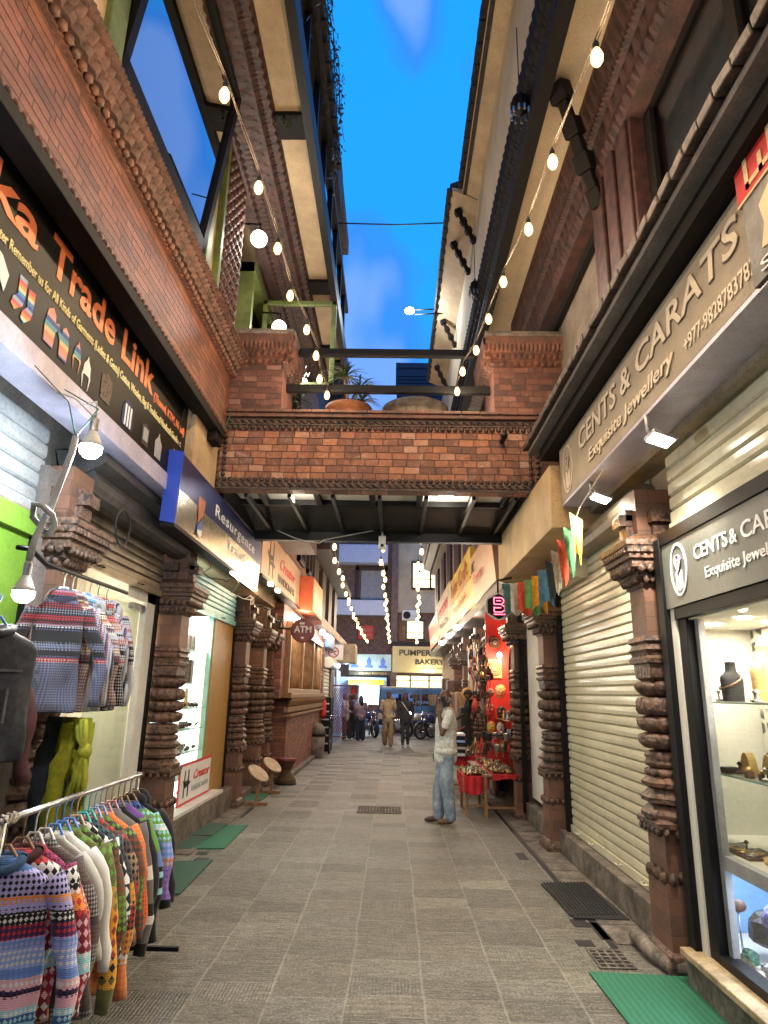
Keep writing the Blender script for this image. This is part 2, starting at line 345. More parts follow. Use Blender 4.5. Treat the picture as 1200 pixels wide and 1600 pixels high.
    n = N(t, 'TexNoise', Scale=4., Detail=8., Roughness=.7); t.links.new(g, n.inputs['Vector']); n2 = N(t, 'TexNoise', Scale=50., Detail=5.); t.links.new(g, n2.inputs['Vector'])
    c = mixc(t, math_(t, 'MULTIPLY', math_(t, 'SUBTRACT', n.outputs[0], .35), 2.6, True), mixc(t, .55, b.outputs['Color'], (.08, .055, .04)), b.outputs['Color'])
    t.links.new(c, p.inputs['Base Color']); p.inputs['Roughness'].default_value = .6
    h = math_(t, 'ADD', math_(t, 'MULTIPLY', b.outputs['Fac'], -1.), math_(t, 'MULTIPLY', n2.outputs[0], .5))
    bp = N(t, 'Bump', Strength=.6, Distance=.01); t.links.new(h, bp.inputs['Height']); t.links.new(bp.outputs[0], p.inputs['Normal'])
    # stone paving: rows run down the alley, cut at uneven lengths, chisel grooves in random directions
    m, t, p = nodes('paving'); g = coords(t); s = N(t, 'SeparateXYZ'); t.links.new(g, s.inputs[0])
    wb = N(t, 'TexNoise', Scale=1.7, Detail=3.); t.links.new(g, wb.inputs['Vector'])
    wob = math_(t, 'MULTIPLY', math_(t, 'SUBTRACT', wb.outputs[0], .5), .045)
    rowp = math_(t, 'DIVIDE', math_(t, 'ADD', math_(t, 'ADD', s.outputs['X'], .23+.435*20), wob), .435)
    row = math_(t, 'FLOOR', rowp); fx = math_(t, 'FRACT', rowp)
    wn = N(t, 'TexWhiteNoise', noise_dimensions='1D'); t.links.new(row, wn.inputs['W'])
    ln = math_(t, 'ADD', math_(t, 'MULTIPLY', wn.outputs['Value'], .05), .255)
    yy = math_(t, 'ADD', math_(t, 'ADD', s.outputs['Y'], math_(t, 'MULTIPLY', wn.outputs['Value'], 7.)), math_(t, 'MULTIPLY', wob, .6))
    yq = math_(t, 'DIVIDE', yy, ln); cell = math_(t, 'FLOOR', yq)
    # shift each cross joint a little
    wj = N(t, 'TexWhiteNoise', noise_dimensions='2D'); kj = N(t, 'CombineXYZ'); t.links.new(row, kj.inputs[0]); t.links.new(cell, kj.inputs[1]); t.links.new(kj.outputs[0], wj.inputs['Vector'])
    fy = math_(t, 'FRACT', yq)
    jx = math_(t, 'MINIMUM', fx, math_(t, 'SUBTRACT', 1., fx)); jy = math_(t, 'MINIMUM', fy, math_(t, 'SUBTRACT', 1., fy))
    ex = math_(t, 'MULTIPLY', jx, .435); ey = math_(t, 'MULTIPLY', jy, ln)
    nj = N(t, 'TexNoise', Scale=14., Detail=6., Roughness=.75); t.links.new(g, nj.inputs['Vector'])
    jw = math_(t, 'MULTIPLY', math_(t, 'POWER', nj.outputs[0], 2.), .045)
    mx = math_(t, 'SUBTRACT', 1., math_(t, 'DIVIDE', ex, jw), True)
    my = math_(t, 'MULTIPLY', math_(t, 'SUBTRACT', 1., math_(t, 'DIVIDE', ey, math_(t, 'MULTIPLY', jw, .6)), True), .9)
    joint = math_(t, 'MAXIMUM', mx, my)
    base = N(t, 'ValToRGB'); er = base.color_ramp.elements
    er[0].color = (.22, .20, .152, 1); er[1].color = (.48, .44, .34, 1); q = base.color_ramp.elements.new(.5); q.color = (.31, .275, .21, 1); q = base.color_ramp.elements.new(.75); q.color = (.27, .26, .225, 1)
    t.links.new(wj.outputs['Value'], base.inputs[0])
    na = N(t, 'TexNoise', Scale=.9, Detail=6., Roughness=.65); t.links.new(g, na.inputs['Vector'])
    nb = N(t, 'TexNoise', Scale=24., Detail=10., Roughness=.9); mp = N(t, 'Mapping'); mp.inputs['Scale'].default_value = (.35, 1.3, 1); t.links.new(g, mp.inputs[0]); t.links.new(mp.outputs[0], nb.inputs['Vector'])
    # chisel waves: along x or along y by cell
    w1 = N(t, 'TexWave', Scale=11., Distortion=5., Detail=3.); w1.inputs['Detail Scale'].default_value = 1.6; w1.bands_direction = 'Y'; t.links.new(g, w1.inputs['Vector'])
    w2 = N(t, 'TexWave', Scale=15., Distortion=3.5, Detail=2.); w2.bands_direction = 'X'; t.links.new(g, w2.inputs['Vector'])
    sel = math_(t, 'GREATER_THAN', wj.outputs['Value'], .72)
    sep = N(t, 'SeparateXYZ'); t.links.new(wj.outputs['Color'], sep.inputs[0])
    amp = math_(t, 'MULTIPLY', math_(t, 'SUBTRACT', sep.outputs[1], .35), 1.5, True)
    wv = math_(t, 'ADD', math_(t, 'MULTIPLY', w1.outputs[1], math_(t, 'SUBTRACT', 1., sel)), math_(t, 'MULTIPLY', w2.outputs[1], sel))
    wv = math_(t, 'MULTIPLY', wv, amp)
    c = mixc(t, math_(t, 'MULTIPLY', math_(t, 'SUBTRACT', na.outputs[0], .38), 2.4, True), mixc(t, .5, base.outputs[0], (.10, .085, .07)), base.outputs[0])
    c = mixc(t, math_(t, 'MULTIPLY', math_(t, 'SUBTRACT', nb.outputs[0], .46), 12., True), mixc(t, .62, c, (.05, .044, .036)), mixc(t, .12, c, (.6, .56, .48)))
    ns = N(t, 'TexNoise', Scale=62., Detail=4., Roughness=.8); t.links.new(g, ns.inputs['Vector']); c = mixc(t, math_(t, 'MULTIPLY', math_(t, 'SUBTRACT', ns.outputs[0], .50), 9., True), c, mixc(t, .6, c, (.04, .035, .028))); c = mixc(t, math_(t, 'MULTIPLY', math_(t, 'SUBTRACT', .46, ns.outputs[0]), 9., True), c, mixc(t, .45, c, (.62, .58, .48)))
    c = mixc(t, math_(t, 'MULTIPLY', wv, .45), c, (.07, .06, .05))
    nk = N(t, 'TexNoise', Scale=2.2, Detail=5.); t.links.new(g, nk.inputs['Vector'])
    c = mixc(t, math_(t, 'MULTIPLY', math_(t, 'MAXIMUM', math_(t, 'MULTIPLY', mx, nk.outputs[0]), 0.), 1.05, True), c, (.46, .43, .36)); c = mixc(t, math_(t, 'MULTIPLY', my, math_(t, 'MULTIPLY', math_(t, 'SUBTRACT', nk.outputs[0], .42), 5., True)), c, (.44, .41, .34)); c = mixc(t, math_(t, 'MULTIPLY', my, math_(t, 'MULTIPLY', math_(t, 'SUBTRACT', .5, nk.outputs[0]), 6., True)), c, (.06, .05, .042))
    dk = N(t, 'TexNoise', Scale=5., Detail=9., Roughness=.8, Distortion=1.5); t.links.new(mp.outputs[0], dk.inputs['Vector'])
    c = mixc(t, math_(t, 'MULTIPLY', math_(t, 'SUBTRACT', dk.outputs[0], .52), 5., True), c, mixc(t, .55, c, (.05, .042, .035))); c = mixc(t, math_(t, 'MULTIPLY', math_(t, 'SUBTRACT', .42, dk.outputs[0]), 5., True), c, mixc(t, .45, c, (.42, .38, .32)))
    t.links.new(c, p.inputs['Base Color'])
    rr = math_(t, 'ADD', math_(t, 'MULTIPLY', nb.outputs[0], .35), .42); t.links.new(rr, p.inputs['Roughness'])
    h = math_(t, 'ADD', math_(t, 'MULTIPLY', wv, -.7), math_(t, 'ADD', math_(t, 'MULTIPLY', nb.outputs[0], .9), math_(t, 'ADD', math_(t, 'MULTIPLY', joint, -.35), math_(t, 'MULTIPLY', wj.outputs['Value'], .4))))
    bp = N(t, 'Bump', Strength=1., Distance=.022); t.links.new(h, bp.inputs['Height']); t.links.new(bp.outputs[0], p.inputs['Normal'])
    glass('glass', (1, 1, 1), .04); glass('window_glass', (.03, .035, .04), .62, .015); glass('dark_glass', (.55, .56, .58), .06, .05)
    glass('frost', (.55, .6, .55), .05, .3)
tex_mats()
pm('asphalt', (.055, .055, .06), .55, var=.25, bump=.4, bscale=60)
m, t, p = nodes('frosted_panel'); p.inputs['Base Color'].default_value = (.70, .73, .64, 1); p.inputs['Roughness'].default_value = .3
tl = t.nodes.new('ShaderNodeBsdfTranslucent'); tl.inputs[0].default_value = (.70, .75, .66, 1); ms = t.nodes.new('ShaderNodeMixShader'); ms.inputs[0].default_value = .5
t.links.new(p.outputs[0], ms.inputs[1]); t.links.new(tl.outputs[0], ms.inputs[2]); t.links.new(ms.outputs[0], [n for n in t.nodes if n.type == 'OUTPUT_MATERIAL'][0].inputs[0])
# ------------------------------------------------------------------ ground
mb = MB(); mb.add([(-60, -40, 0), (60, -40, 0), (60, 27.6, 0), (-60, 27.6, 0)], [(0, 1, 2, 3)])
struct(mb.build('alley_paving', M['paving'], recalc=False))
mb = MB(); mb.add([(-200, 27.6, -.02), (200, 27.6, -.02), (200, 300, -.02), (-200, 300, -.02)], [(0, 1, 2, 3)]); mb.bb(-60, 60, 27.55, 27.6, -.3, 0)
struct(mb.build('road', M['asphalt'], recalc=False))
# ------------------------------------------------------------------ carved pillars
def sq(th, z): return 1/max(abs(math.cos(th)), abs(math.sin(th)))
def octf(th, z):
    a = (th+PI/8) % (PI/4)-PI/8
    return 1/math.cos(a)
def pillar_meshes():
    n = 64
    lo = MB()                                       # base and lower brick shaft
    lo.lathe((0, 0, 0), [(.21, 0), (.21, .05), (.19, .10), (.165, .12)], 4, None); lo.v = [(x*math.cos(PI/4)*1.41-y*math.sin(PI/4)*1.41, x*math.sin(PI/4)*1.41+y*math.cos(PI/4)*1.41, z) for x, y, z in lo.v]
    lo.cur = 1; lo.bb(-.165, .165, -.165, .165, .12, .50); lo.bb(-.15, .15, -.15, .15, .5, .84)
    lo.cur = 0
    for k in range(4):                              # carved frieze tabs
        for j in range(-2, 3):
            a = k*PI/2; c, s_ = math.cos(a), math.sin(a); x, y = .166, j*.062
            lo.ell((x*c-y*s_, x*s_+y*c, .53+.012*(j % 2)), (.03, .03, .04), 8, 5)
    lo.lathe((0, 0, 0), [(.16, .80), (.2, .83), (.2, .86), (.17, .88)], n, sq)
    for k in range(4):
        for j in range(-2, 3):
            a = k*PI/2; c, s_ = math.cos(a), math.sin(a); x, y = .185, j*.075
            lo.ell((x*c-y*s_, x*s_+y*c, .805), (.022, .028, .03), 8, 5)
    mid = MB()                                      # turned and carved rings
    def leaf(k, p=1.5, a=.16): return lambda th, z: octf(th, z)*.5+.5+a*(abs(math.cos(k*th/2))**p-.5)
    mid.lathe((0, 0, 0), [(.17, .86), (.205, .875), (.21, .905), (.155, .965)], n, octf)
    mid.lathe((0, 0, 0), [(.155, .96), (.20, .975), (.205, 1.005), (.15, 1.06)], n, octf)
    mid.lathe((0, 0, 0), [(.15, 1.055), (.19, 1.075), (.195, 1.10), (.15, 1.14)], n, octf)
    mid.smooth = True
    mid.lathe((0, 0, 0), [(.13, 1.13), (.165, 1.14), (.17, 1.16), (.165, 1.18), (.14, 1.19)], n, leaf(16, 1, .1))
    mid.lathe((0, 0, 0), [(.13, 1.19), (.16, 1.20), (.17, 1.225), (.155, 1.245), (.17, 1.265), (.16, 1.29), (.13, 1.30)], n, leaf(24, 1, .07))
    for z0 in (1.31, 1.42):
        mid.lathe((0, 0, 0), [(.12, z0), (.16, z0+.008), (.185, z0+.035), (.195, z0+.08), (.18, z0+.095), (.14, z0+.108)], n, leaf(12, .8, .16))
    mid.lathe((0, 0, 0), [(.13, 1.53), (.175, 1.54), (.19, 1.57), (.19, 1.62), (.175, 1.65), (.13, 1.66)], n, leaf(16, .7, .12))
    mid.lathe((0, 0, 0), [(.12, 1.66), (.15, 1.67), (.18, 1.70), (.20, 1.745), (.18, 1.755), (.13, 1.77)], n, leaf(12, .8, .16))
    mid.smooth = False
    mid.lathe((0, 0, 0), [(.11, 1.76), (.15, 1.79), (.155, 1.88), (.16, 1.89)], n, sq)
    mid.lathe((0, 0, 0), [(.15, 1.88), (.175, 1.89), (.18, 1.92), (.16, 1.94), (.165, 1.96), (.18, 1.98), (.165, 2.0), (.16, 2.02), (.18, 2.04), (.17, 2.07), (.15, 2.08)], n, sq)
    up = MB(); up.cur = 1; up.bb(-.145, .145, -.145, .145, 2.07, 2.5)
    up.cur = 0
    up.lathe((0, 0, 0), [(.15, 2.42), (.165, 2.44), (.165, 2.47), (.20, 2.49), (.20, 2.53), (.25, 2.55), (.25, 2.60), (.275, 2.61), (.275, 2.64), (.29, 2.65), (.29, 2.69), (.30, 2.70), (.30, 2.74), (.19, 2.80)], n, sq)
    for k in range(4):
        a = k*PI/2; c, s_ = math.cos(a), math.sin(a)
        for j in range(-5, 6):
            x, y = .288, j*.048; up.box((x*c-y*s_, x*s_+y*c, 2.667), (.03, .022, .035) if k % 2 == 0 else (.022, .03, .035))
        for j in range(-3, 4):
            x, y = .235, j*.06; up.ell((x*c-y*s_, x*s_+y*c, 2.545), (.034, .026, .034), 8, 5)
            x, y = .185, j*.045; up.ell((x*c-y*s_, x*s_+y*c, 2.475), (.026, .02, .036), 8, 5)
    up.cur = 1; up.bb(-.16, .16, -.16, .16, 2.78, 3.15)
    up.cur = 0
    for sx in (-1, 1):
        for i, (o, z) in enumerate(((.05, 2.84), (.10, 2.93), (.05, 2.97))): up.box((sx*(.16+o/2), 0, z), (o, .16, .085))
    up.box((0, -.2, 2.93), (.16, .09, .09)); up.box((0, -.17, 2.84), (.12, .06, .08))
    return [x.build('tmp', [M['pillar_carved'], M['brick_shaft']], origin=(0, 0, 0)) for x in (lo, mid, up)]
_pm = pillar_meshes(); PMESH = [o.data for o in _pm]
for o in _pm: bpy.data.objects.remove(o)
def pillar(parent, x, y, s=1., zs=1., side=1):
    e_ = bpy.data.objects.new('pillar', None); C.objects.link(e_); e_.parent = parent; e_.location = Vector((x, y, 0))-wpos(parent); e_.scale = (s, s, zs)
    for nm, me in zip(('base', 'shaft', 'capital'), PMESH):
        o = bpy.data.objects.new(nm, me); C.objects.link(o); o.parent = e_
    return e_
def shutter(parent, x, y0, y1, z0, z1, mat, out=-1, pitch=.085, rail=True, name='shutter', depth=.014):
    """ribbed roller shutter; out is the side of the street it faces"""
    mb = MB(); k = max(1, round((z1-z0)/pitch)); p = (z1-z0)/k
    prof = []
    for i in range(k):
        z = z0+i*p
        prof += [(-.004, z), (depth*.9, z+p*.12), (depth, z+p*.45), (depth*.8, z+p*.82), (-.002, z+p*.93), (-.016, z+p*.945), (-.016, z+p*.985)]
    prof.append((0, z1)); n = max(1, int(abs(y1-y0)/.5))
    vs = [(x+out*a+.0015*math.sin(z*30+j*1.7), y0+(y1-y0)*j/n, z) for a, z in prof for j in range(n+1)]
    mb.add(vs, [(i*(n+1)+j, i*(n+1)+j+1, (i+1)*(n+1)+j+1, (i+1)*(n+1)+j) for i in range(len(prof)-1) for j in range(n)])
    o = mb.build(name, M[mat], parent, recalc=False)
    if rail:
        r = MB(); r.bb(x+out*.0, x+out*.035, y0+.01, y1-.01, z0-.07, z0-.002)
        for f in (.3, .7): r.tube([(x+out*.035, y0+(y1-y0)*f-.05, z0-.03), (x+out*.07, y0+(y1-y0)*f-.04, z0-.03), (x+out*.07, y0+(y1-y0)*f+.04, z0-.03), (x+out*.035, y0+(y1-y0)*f+.05, z0-.03)], .008, 5)
        b = r.build('bottom_rail', M[mat], parent); b.parent = o
        b.location = (0, 0, 0)
    return o
def carved_run(mb, prof, y0, y1, step=.02, along='y', sgn=1):
    """prof rows: (out, z, amplitude, pitch): a carved moulding run along the wall"""
    n = int(abs(y1-y0)/step); vs = []
    for o_, z, a, pt in prof:
        for j in range(n+1):
            y = y0+(y1-y0)*j/n; w = (abs(math.sin(PI*y/pt)) if pt > 0 else (1 if (y/-pt) % 1 < .5 else 0)) if a else 0
            q = o_+sgn*a*w
            vs.append((q, y, z) if along == 'y' else (y, q, z))
    mb.add(vs, [(i*(n+1)+j, i*(n+1)+j+1, (i+1)*(n+1)+j+1, (i+1)*(n+1)+j) for i in range(len(prof)-1) for j in range(n)])
def rope(mb, p0, p1, r=.03, pitch=.09, kind='rope'):
    """beads or twisted rope between two points"""
    p0, p1 = Vector(p0), Vector(p1); d = p1-p0; n = max(1, int(d.length/pitch)); ax = max(range(3), key=lambda i: abs(d[i]))
    for i in range(n):
        c = p0+d*((i+.5)/n)
        if kind == 'bead': rr = [r*.9]*3; rr[ax] = pitch*.42; mb.ell(c, rr, 7, 5)
        else:
            rr = [r*.75]*3; rr[ax] = pitch*.62; rot = [0, 0, 0]; rot[(ax+1) % 3 if ax != 0 else 1] = .5; mb.ell(c, rr, 7, 5, rot)
# ================================================================== RIGHT: near building
RN = thing('brick_shophouse', 'near right shophouse with roller shutters, carved pillars and dark window over a tiled ledge', 'building', (2.2, 2, 0))
m = MB(); m.bb(2.05, 6, -7, 4.55, 2.75, 4.2); m.bb(2.05, 6, -7, 1.2, 0, 2.75); m.bb(2.75, 6, 1.2, 5.05, 0, 2.75); m.bb(2.03, 6, 5.05, 6.7, 0, 4.2); m.bb(2.05, 6, 4.55, 5.05, 2.75, 4.2)
m.build('wall', M['stucco'], RN)
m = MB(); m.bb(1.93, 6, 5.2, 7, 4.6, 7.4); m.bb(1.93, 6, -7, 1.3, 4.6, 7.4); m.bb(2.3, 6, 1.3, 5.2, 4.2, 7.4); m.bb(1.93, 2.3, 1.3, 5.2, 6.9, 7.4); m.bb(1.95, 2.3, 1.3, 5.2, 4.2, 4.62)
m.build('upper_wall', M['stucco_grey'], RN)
m = MB(); m.bb(1.87, 2.04, 5.2, 6.7, 0, .23); m.bb(1.87, 2.04, -7, 1.2, 0, .2); m.bb(1.79, 2.3, 0, 4.56, 0, .16)
m.build('plinth', M['stone'], RN, bevel=.008)
m = MB(); m.bb(1.765, 1.95, .6, 4.58, .162, .20); m.build('window_sill', M['stone_tan'], RN, bevel=.006)
pillar(RN, 1.94, 4.88)
m = MB(); m.tube([(1.73, 5.25, .05), (1.72, 4.95, .05), (1.76, 4.72, .04), (1.9, 4.66, .04)], [.055, .05, .05, .035], 8); m.build('kerb_scroll', M['stone'], RN)
# black jamb rails and white pier beside the pillar
many('jamb_rail', [(1.83, 1.9, 4.50, 4.60, .12, 2.72), (1.93, 1.99, 5.12, 5.17, .23, 2.9)], M['black_steel'], RN, .004)
m = MB(); m.bb(1.87, 1.97, 4.42, 4.5, .2, 2.3); m.build('white_pier', M['white_wall'], RN)
# shutters
shutter(RN, 2.0, 5.17, 6.7, .31, 3.2, 'shutter_cream')
s1 = shutter(RN, 1.96, -1, 4.52, 2.83, 3.34, 'shutter_cream', pitch=.1)
shutter(RN, 1.99, -6.5, 1.15, .27, 2.83, 'shutter_cream')
m = MB(); m.bb(1.86, 2.05, -6, 6.1, 3.34, 3.40); m.lathe((1.97, 5.0, 3.16), [(.13, 0), (.13, 1.7)], 14, axis='y'); m.build('shutter_hood', M['shutter_brown'], RN)
m = MB(); m.bb(1.84, 1.95, .8, 4.53, 2.665, 2.75); m.build('lintel_rail', M['black_steel'], RN)
# tiled ledge over the fascia
m = MB(); m.bb(1.49, 1.93, -7, 6.45, 3.985, 4.10); m.build('ledge_beam', M['black_wood'], RN)
m = MB(); m.poly([(1.40, -7, 4.105), (1.93, -7, 4.105), (1.93, -7, 4.2), (1.40, -7, 4.15)], (0, 13.6, 0)); m.build('ledge_board', M['stucco_grey'], RN)
m = MB()
for i in range(int(13.7/.155)):
    y = -7+i*.155; m.box((1.40, y+.075, 4.185+.006*(i % 2)), (.10, .148, .055), (random.uniform(-.05, .05), -.15, random.uniform(-.05, .05)))
    m.box((1.66, y+.075, 4.33), (.56, .15, .03), (0, -.55, 0))
m.build('ledge_tiles', M['tile_brown'], RN, bevel=.008)
# first floor: window, carved jamb, lintel, soffit
W1 = MB(); W1.bb(1.9, 1.98, 1.3, 1.42, 4.6, 6.1); W1.bb(1.9, 1.98, 4.08, 4.2, 4.6, 6.1); W1.bb(1.9, 1.98, 2.9, 3.0, 4.6, 6.1); W1.bb(1.9, 1.98, 1.3, 4.2, 6.02, 6.1); W1.bb(1.9, 1.98, 1.3, 4.2, 4.6, 4.7)
w1 = W1.build('window', M['black_wood'], RN); p_ = MB(); p_.bb(1.935, 1.945, 1.42, 4.08, 4.7, 6.02); q = p_.build('pane', M['dark_glass'], RN); q.parent = w1
m = MB(); m.bb(2.0, 2.02, 1.3, 4.2, 4.6, 6.1); m.build('curtain', M['grey_paint'], RN)
m = MB(); m.bb(1.79, 2.3, 4.2, 5.2, 4.25, 6.1)
for i in range(3): m.bb(1.765-.004*i, 1.79, 4.24+i*.3, 4.46+i*.3, 4.3, 6.1)
m.build('carved_jamb', M['carved_dark'], RN, bevel=.01)
m = MB(); carved_run(m, [(1.90, 6.04, 0, 1), (1.77, 6.06, 0, 1), (1.75, 6.15, .03, .09), (1.74, 6.22, .01, .09), (1.76, 6.3, 0, 1), (1.76, 6.42, .035, .14), (1.76, 6.5, 0, 1), (1.72, 6.53, .02, .05), (1.70, 6.62, 0, 1), (1.72, 6.65, .03, .12), (1.68, 6.8, .03, .12), (1.66, 6.9, 0, 1)], -7, 8.6, .025, sgn=-1)
m.build('carved_lintel', M['carved_dark'], RN, recalc=False)
m = MB(); m.bb(1.30, 1.95, -7, 9.2, 6.905, 6.96); m.build('soffit', M['stucco_lit'], RN)
m = MB(); carved_run(m, [(1.31, 6.72, 0, 1), (1.19, 6.73, 0, 1), (1.18, 6.8, .012, .12), (1.19, 6.95, .0, 1), (1.17, 7.0, .02, .07), (1.17, 7.1, 0, 1), (1.15, 7.15, .02, .12), (1.14, 7.35, .02, .12), (1.15, 7.42, 0, 1)], -7, 15, .03, sgn=-1)
m.bb(1.20, 1.31, -7, 15, 6.73, 6.90)
m.build('edge_beam', M['black_wood'], RN, recalc=False)
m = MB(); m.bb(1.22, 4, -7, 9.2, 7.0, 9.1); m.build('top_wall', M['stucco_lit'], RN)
m = MB(); m.poly([(1.22, -7, 9.06), (.98, -7, 9.2), (.98, -7, 9.26), (1.22, -7, 9.2)], (0, 15.6, 0)); m.build('eave_soffit', M['stucco'], RN)
m = MB()
for i in range(int(15.6/.14)):
    y = -7+i*.14; m.box((.955, y+.07, 9.235+.012*(i % 2)), (.10, .13, .07), (0, -.3, random.uniform(-.08, .08)))
m.poly([(.95, -7, 9.27), (4, -7, 10.6), (4, -7, 10.7), (.95, -7, 9.33)], (0, 15.6, 0)); m.bb(.99, 1.04, -7, 8.6, 9.15, 9.21)
m.build('roof', M['tile_dark'], RN)
m = MB()
def strut(m, p0, p1, w=.1):
    p0, p1 = Vector(p0), Vector(p1); d = p1-p0
    for i in range(7):
        a = p0+d*(i/7); b = p0+d*((i+1)/7); ww = w*(1.0, .7, 1.15, .75, 1.1, .7, 1.25)[i]; m.bar(a, b, ww, ww)
strut(m, (1.78, 4.95, 5.85), (1.38, 4.63, 6.86), .13)
m.build('carved_strut', M['black_wood'], RN, bevel=.012)
m = MB()
for yy in (6.0,): m.bb(1.86, 1.92, 5.2, 8.6, 5.86, 5.97)
m.build('dark_band', M['black_wood'], RN)
# show window interior
m = MB(); m.bb(2.60, 2.64, 1.2, 5.0, .15, 2.3); m.bb(1.98, 2.6, 4.9, 4.94, .15, 2.3); m.bb(1.9, 2.6, 1.2, 4.9, 2.14, 2.18); m.bb(1.9, 2.6, 1.2, 4.9, .15, .19); m.bb(1.98, 2.6, 1.2, 4.9, .72, .77); m.bb(1.975, 1.99, 4.5, 4.9, .15, 2.2)
m.build('display_niche', M['white_wall'], RN)
m, t, p = nodes('fretwork'); g = coords(t); mp = N(t, 'Mapping'); mp.inputs['Scale'].default_value = (1, 11, 11); t.links.new(g, mp.inputs[0])
v = N(t, 'TexVoronoi', Scale=1.); v.feature = 'DISTANCE_TO_EDGE'; v.inputs['Randomness'].default_value = .45; t.links.new(mp.outputs[0], v.inputs['Vector'])
c = mixc(t, math_(t, 'MULTIPLY', math_(t, 'SUBTRACT', v.outputs['Distance'], .12), 20, True), (.62, .60, .52), (.07, .07, .06)); t.links.new(c, p.inputs['Base Color']); t.links.new(math_(t, 'MULTIPLY', math_(t, 'SUBTRACT', v.outputs['Distance'], .12), 20, True), N(t, 'Bump').inputs['Height'])
m = MB(); m.bb(2.575, 2.59, 1.2, 4.85, .78, 2.13); m.build('fretwork_screen', M['fretwork'], RN)
m = MB(); m.bb(1.88, 1.98, 4.30, 4.42, .2, 2.22); m.bb(1.86, 1.98, .8, 4.42, 2.15, 2.225); m.bb(1.88, 1.98, .8, 4.30, .2, .25); wf = m.build('window', M['black_steel'], RN, bevel=.004)
m = MB(); m.bb(1.925, 1.931, .8, 4.30, .25, 2.15); q = m.build('pane', M['glass'], RN); q.parent = wf
m = MB(); m.bb(1.935, 1.975, 4.25, 4.30, .25, 2.15); m.bb(1.935, 1.985, .8, 4.25, .70, .775); q = m.build('inner_frame', M['grey_paint'], RN); q.parent = wf
pm('sky_blue', (.22, .42, .72), .6, var=.05, bump=0)
m = MB(); m.bb(2.58, 2.595, 1.2, 4.88, .19, .72); m.bb(2.0, 2.57, 4.885, 4.895, .19, .72); m.build('niche_backing', M['sky_blue'], RN)
pm('glass_edge', (.25, .42, .36), .1, var=.05, bump=0)
for z in (1.63, 1.20):
    m = MB(); m.bb(2.07, 2.55, 1.3, 4.52, z-.004, z+.004); m.build('glass_shelf', M['frost'], RN)
    m = MB(); m.bb(2.06, 2.07, 1.3, 4.52, z-.005, z+.005).bb(2.06, 2.55, 4.52, 4.53, z-.005, z+.005); m.build('shelf_edge', M['glass_edge'], RN)
emit('downlight', (1, .93, .75), 9)
for x, y in ((2.15, 4.5), (2.15, 4.1), (2.15, 3.5), (2.42, 4.3), (2.4, 2.4)):
    m = MB(); m.lathe((x, y, 2.128), [(.045, 0), (.045, .008)], 16); m.build('downlight', M['downlight'], RN)
lamp('niche_light', (2.3, 3.7, 2.12), 23, (1, .95, .76), kind='AREA', size=(.4, 2.0), rot=(0, 0, 0), parent=RN)
lamp('niche_light', (2.2, 3.9, .70), 7, (.75, .86, 1), kind='AREA', size=(.3, 1.6), rot=(0, 0, 0), parent=RN)
# ================================================================== RIGHT: middle building
RM = thing('brick_shophouse', 'middle right shophouse past the bridge with closed cream shutter and open souvenir shop', 'building', (2.2, 12, 0))
m = MB(); m.bb(2.05, 6, 6.7, 9.6, 0, 4.2); m.bb(2.6, 6, 9.6, 28, 0, 4.2); m.bb(2.05, 2.6, 20, 28, 0, 4.2)
m.build('wall', M['stucco'], RM)
m = MB(); m.bb(1.87, 2.04, 6.7, 10, 0, .23); m.build('plinth', M['stone'], RM, bevel=.008)
shutter(RM, 2.0, 6.702, 7.86, .31, 3.2, 'shutter_cream', rail=True)
m = MB(); m.lathe((1.93, 6.72, 2.98), [(.15, 0), (.15, 1.2)], 16, axis='y'); m.build('shutter_roll', M['shutter_cream'], RM)
for y in (8.15, 10.1, 12.2, 14.6, 17.2, 19.8): pillar(RM, 1.93, y, 1, .97)
many('jamb_rail', [(1.93, 1.99, 7.86, 7.92, .23, 3.0), (1.84, 1.90, 9.86, 9.92, .1, 3.0), (1.84, 1.9, 11.95, 12.0, .1, 3.)], M['black_steel'], RM)
m = MB(); m.bb(1.96, 2.05, 8.35, 9.85, .3, 3.05); m.build('white_panel', M['white_paint'], RM)
pm('tan_beam', (.50, .34, .17), .7, var=.12, nscale=2, bump=.15)
m = MB(); m.bb(1.50, 2.05, 6.12, 9.35, 3.2, 3.83); m.build('tan_beam', M['tan_beam'], RM, bevel=.01)
pm('red_wall', (.62, .035, .02), .6, var=.12, nscale=3, bump=.1)
m = MB(); m.bb(1.60, 2.3, 11.60, 11.64, .4, 3.1); m.bb(2.0, 2.05, 10.3, 11.6, .4, 3.1); m.build('red_panel', M['red_wall'], RM)
m = MB(); m.bb(2.3, 2.6, 12.0, 20, 0, 3.3); m.build('shop_interior', M['stucco_lit'], RM)
m = MB(); m.bb(1.55, 2.2, 9.4, 28, 3.12, 3.3); m.build('shop_canopy', M['dark_wood'], RM)
m = MB(); m.bb(1.75, 6, 9.4, 28, 3.9, 6.6)
m.build('upper_wall', M['stucco'], RM)
m = MB()
for yy in (10.2, 12.4, 14.6, 17, 19.5, 22, 25):
    m.bb(1.68, 1.75, yy, yy+1.3, 4.5, 6.3)
each(m, 'carved_window', M['carved_dark'], RM, .02)
m = MB(); carved_run(m, [(1.76, 6.55, 0, 1), (1.6, 6.58, .03, .12), (1.55, 6.7, .02, .12), (1.3, 6.8, .03, .15), (1.28, 7.0, 0, 1)], 9.3, 28, .04, sgn=-1); m.build('carved_cornice', M['carved_dark'], RM, recalc=False)
m = MB(); m.bb(1.22, 4, 9.2, 28, 7.0, 9.3); m.build('top_wall', M['stucco_lit'], RM)
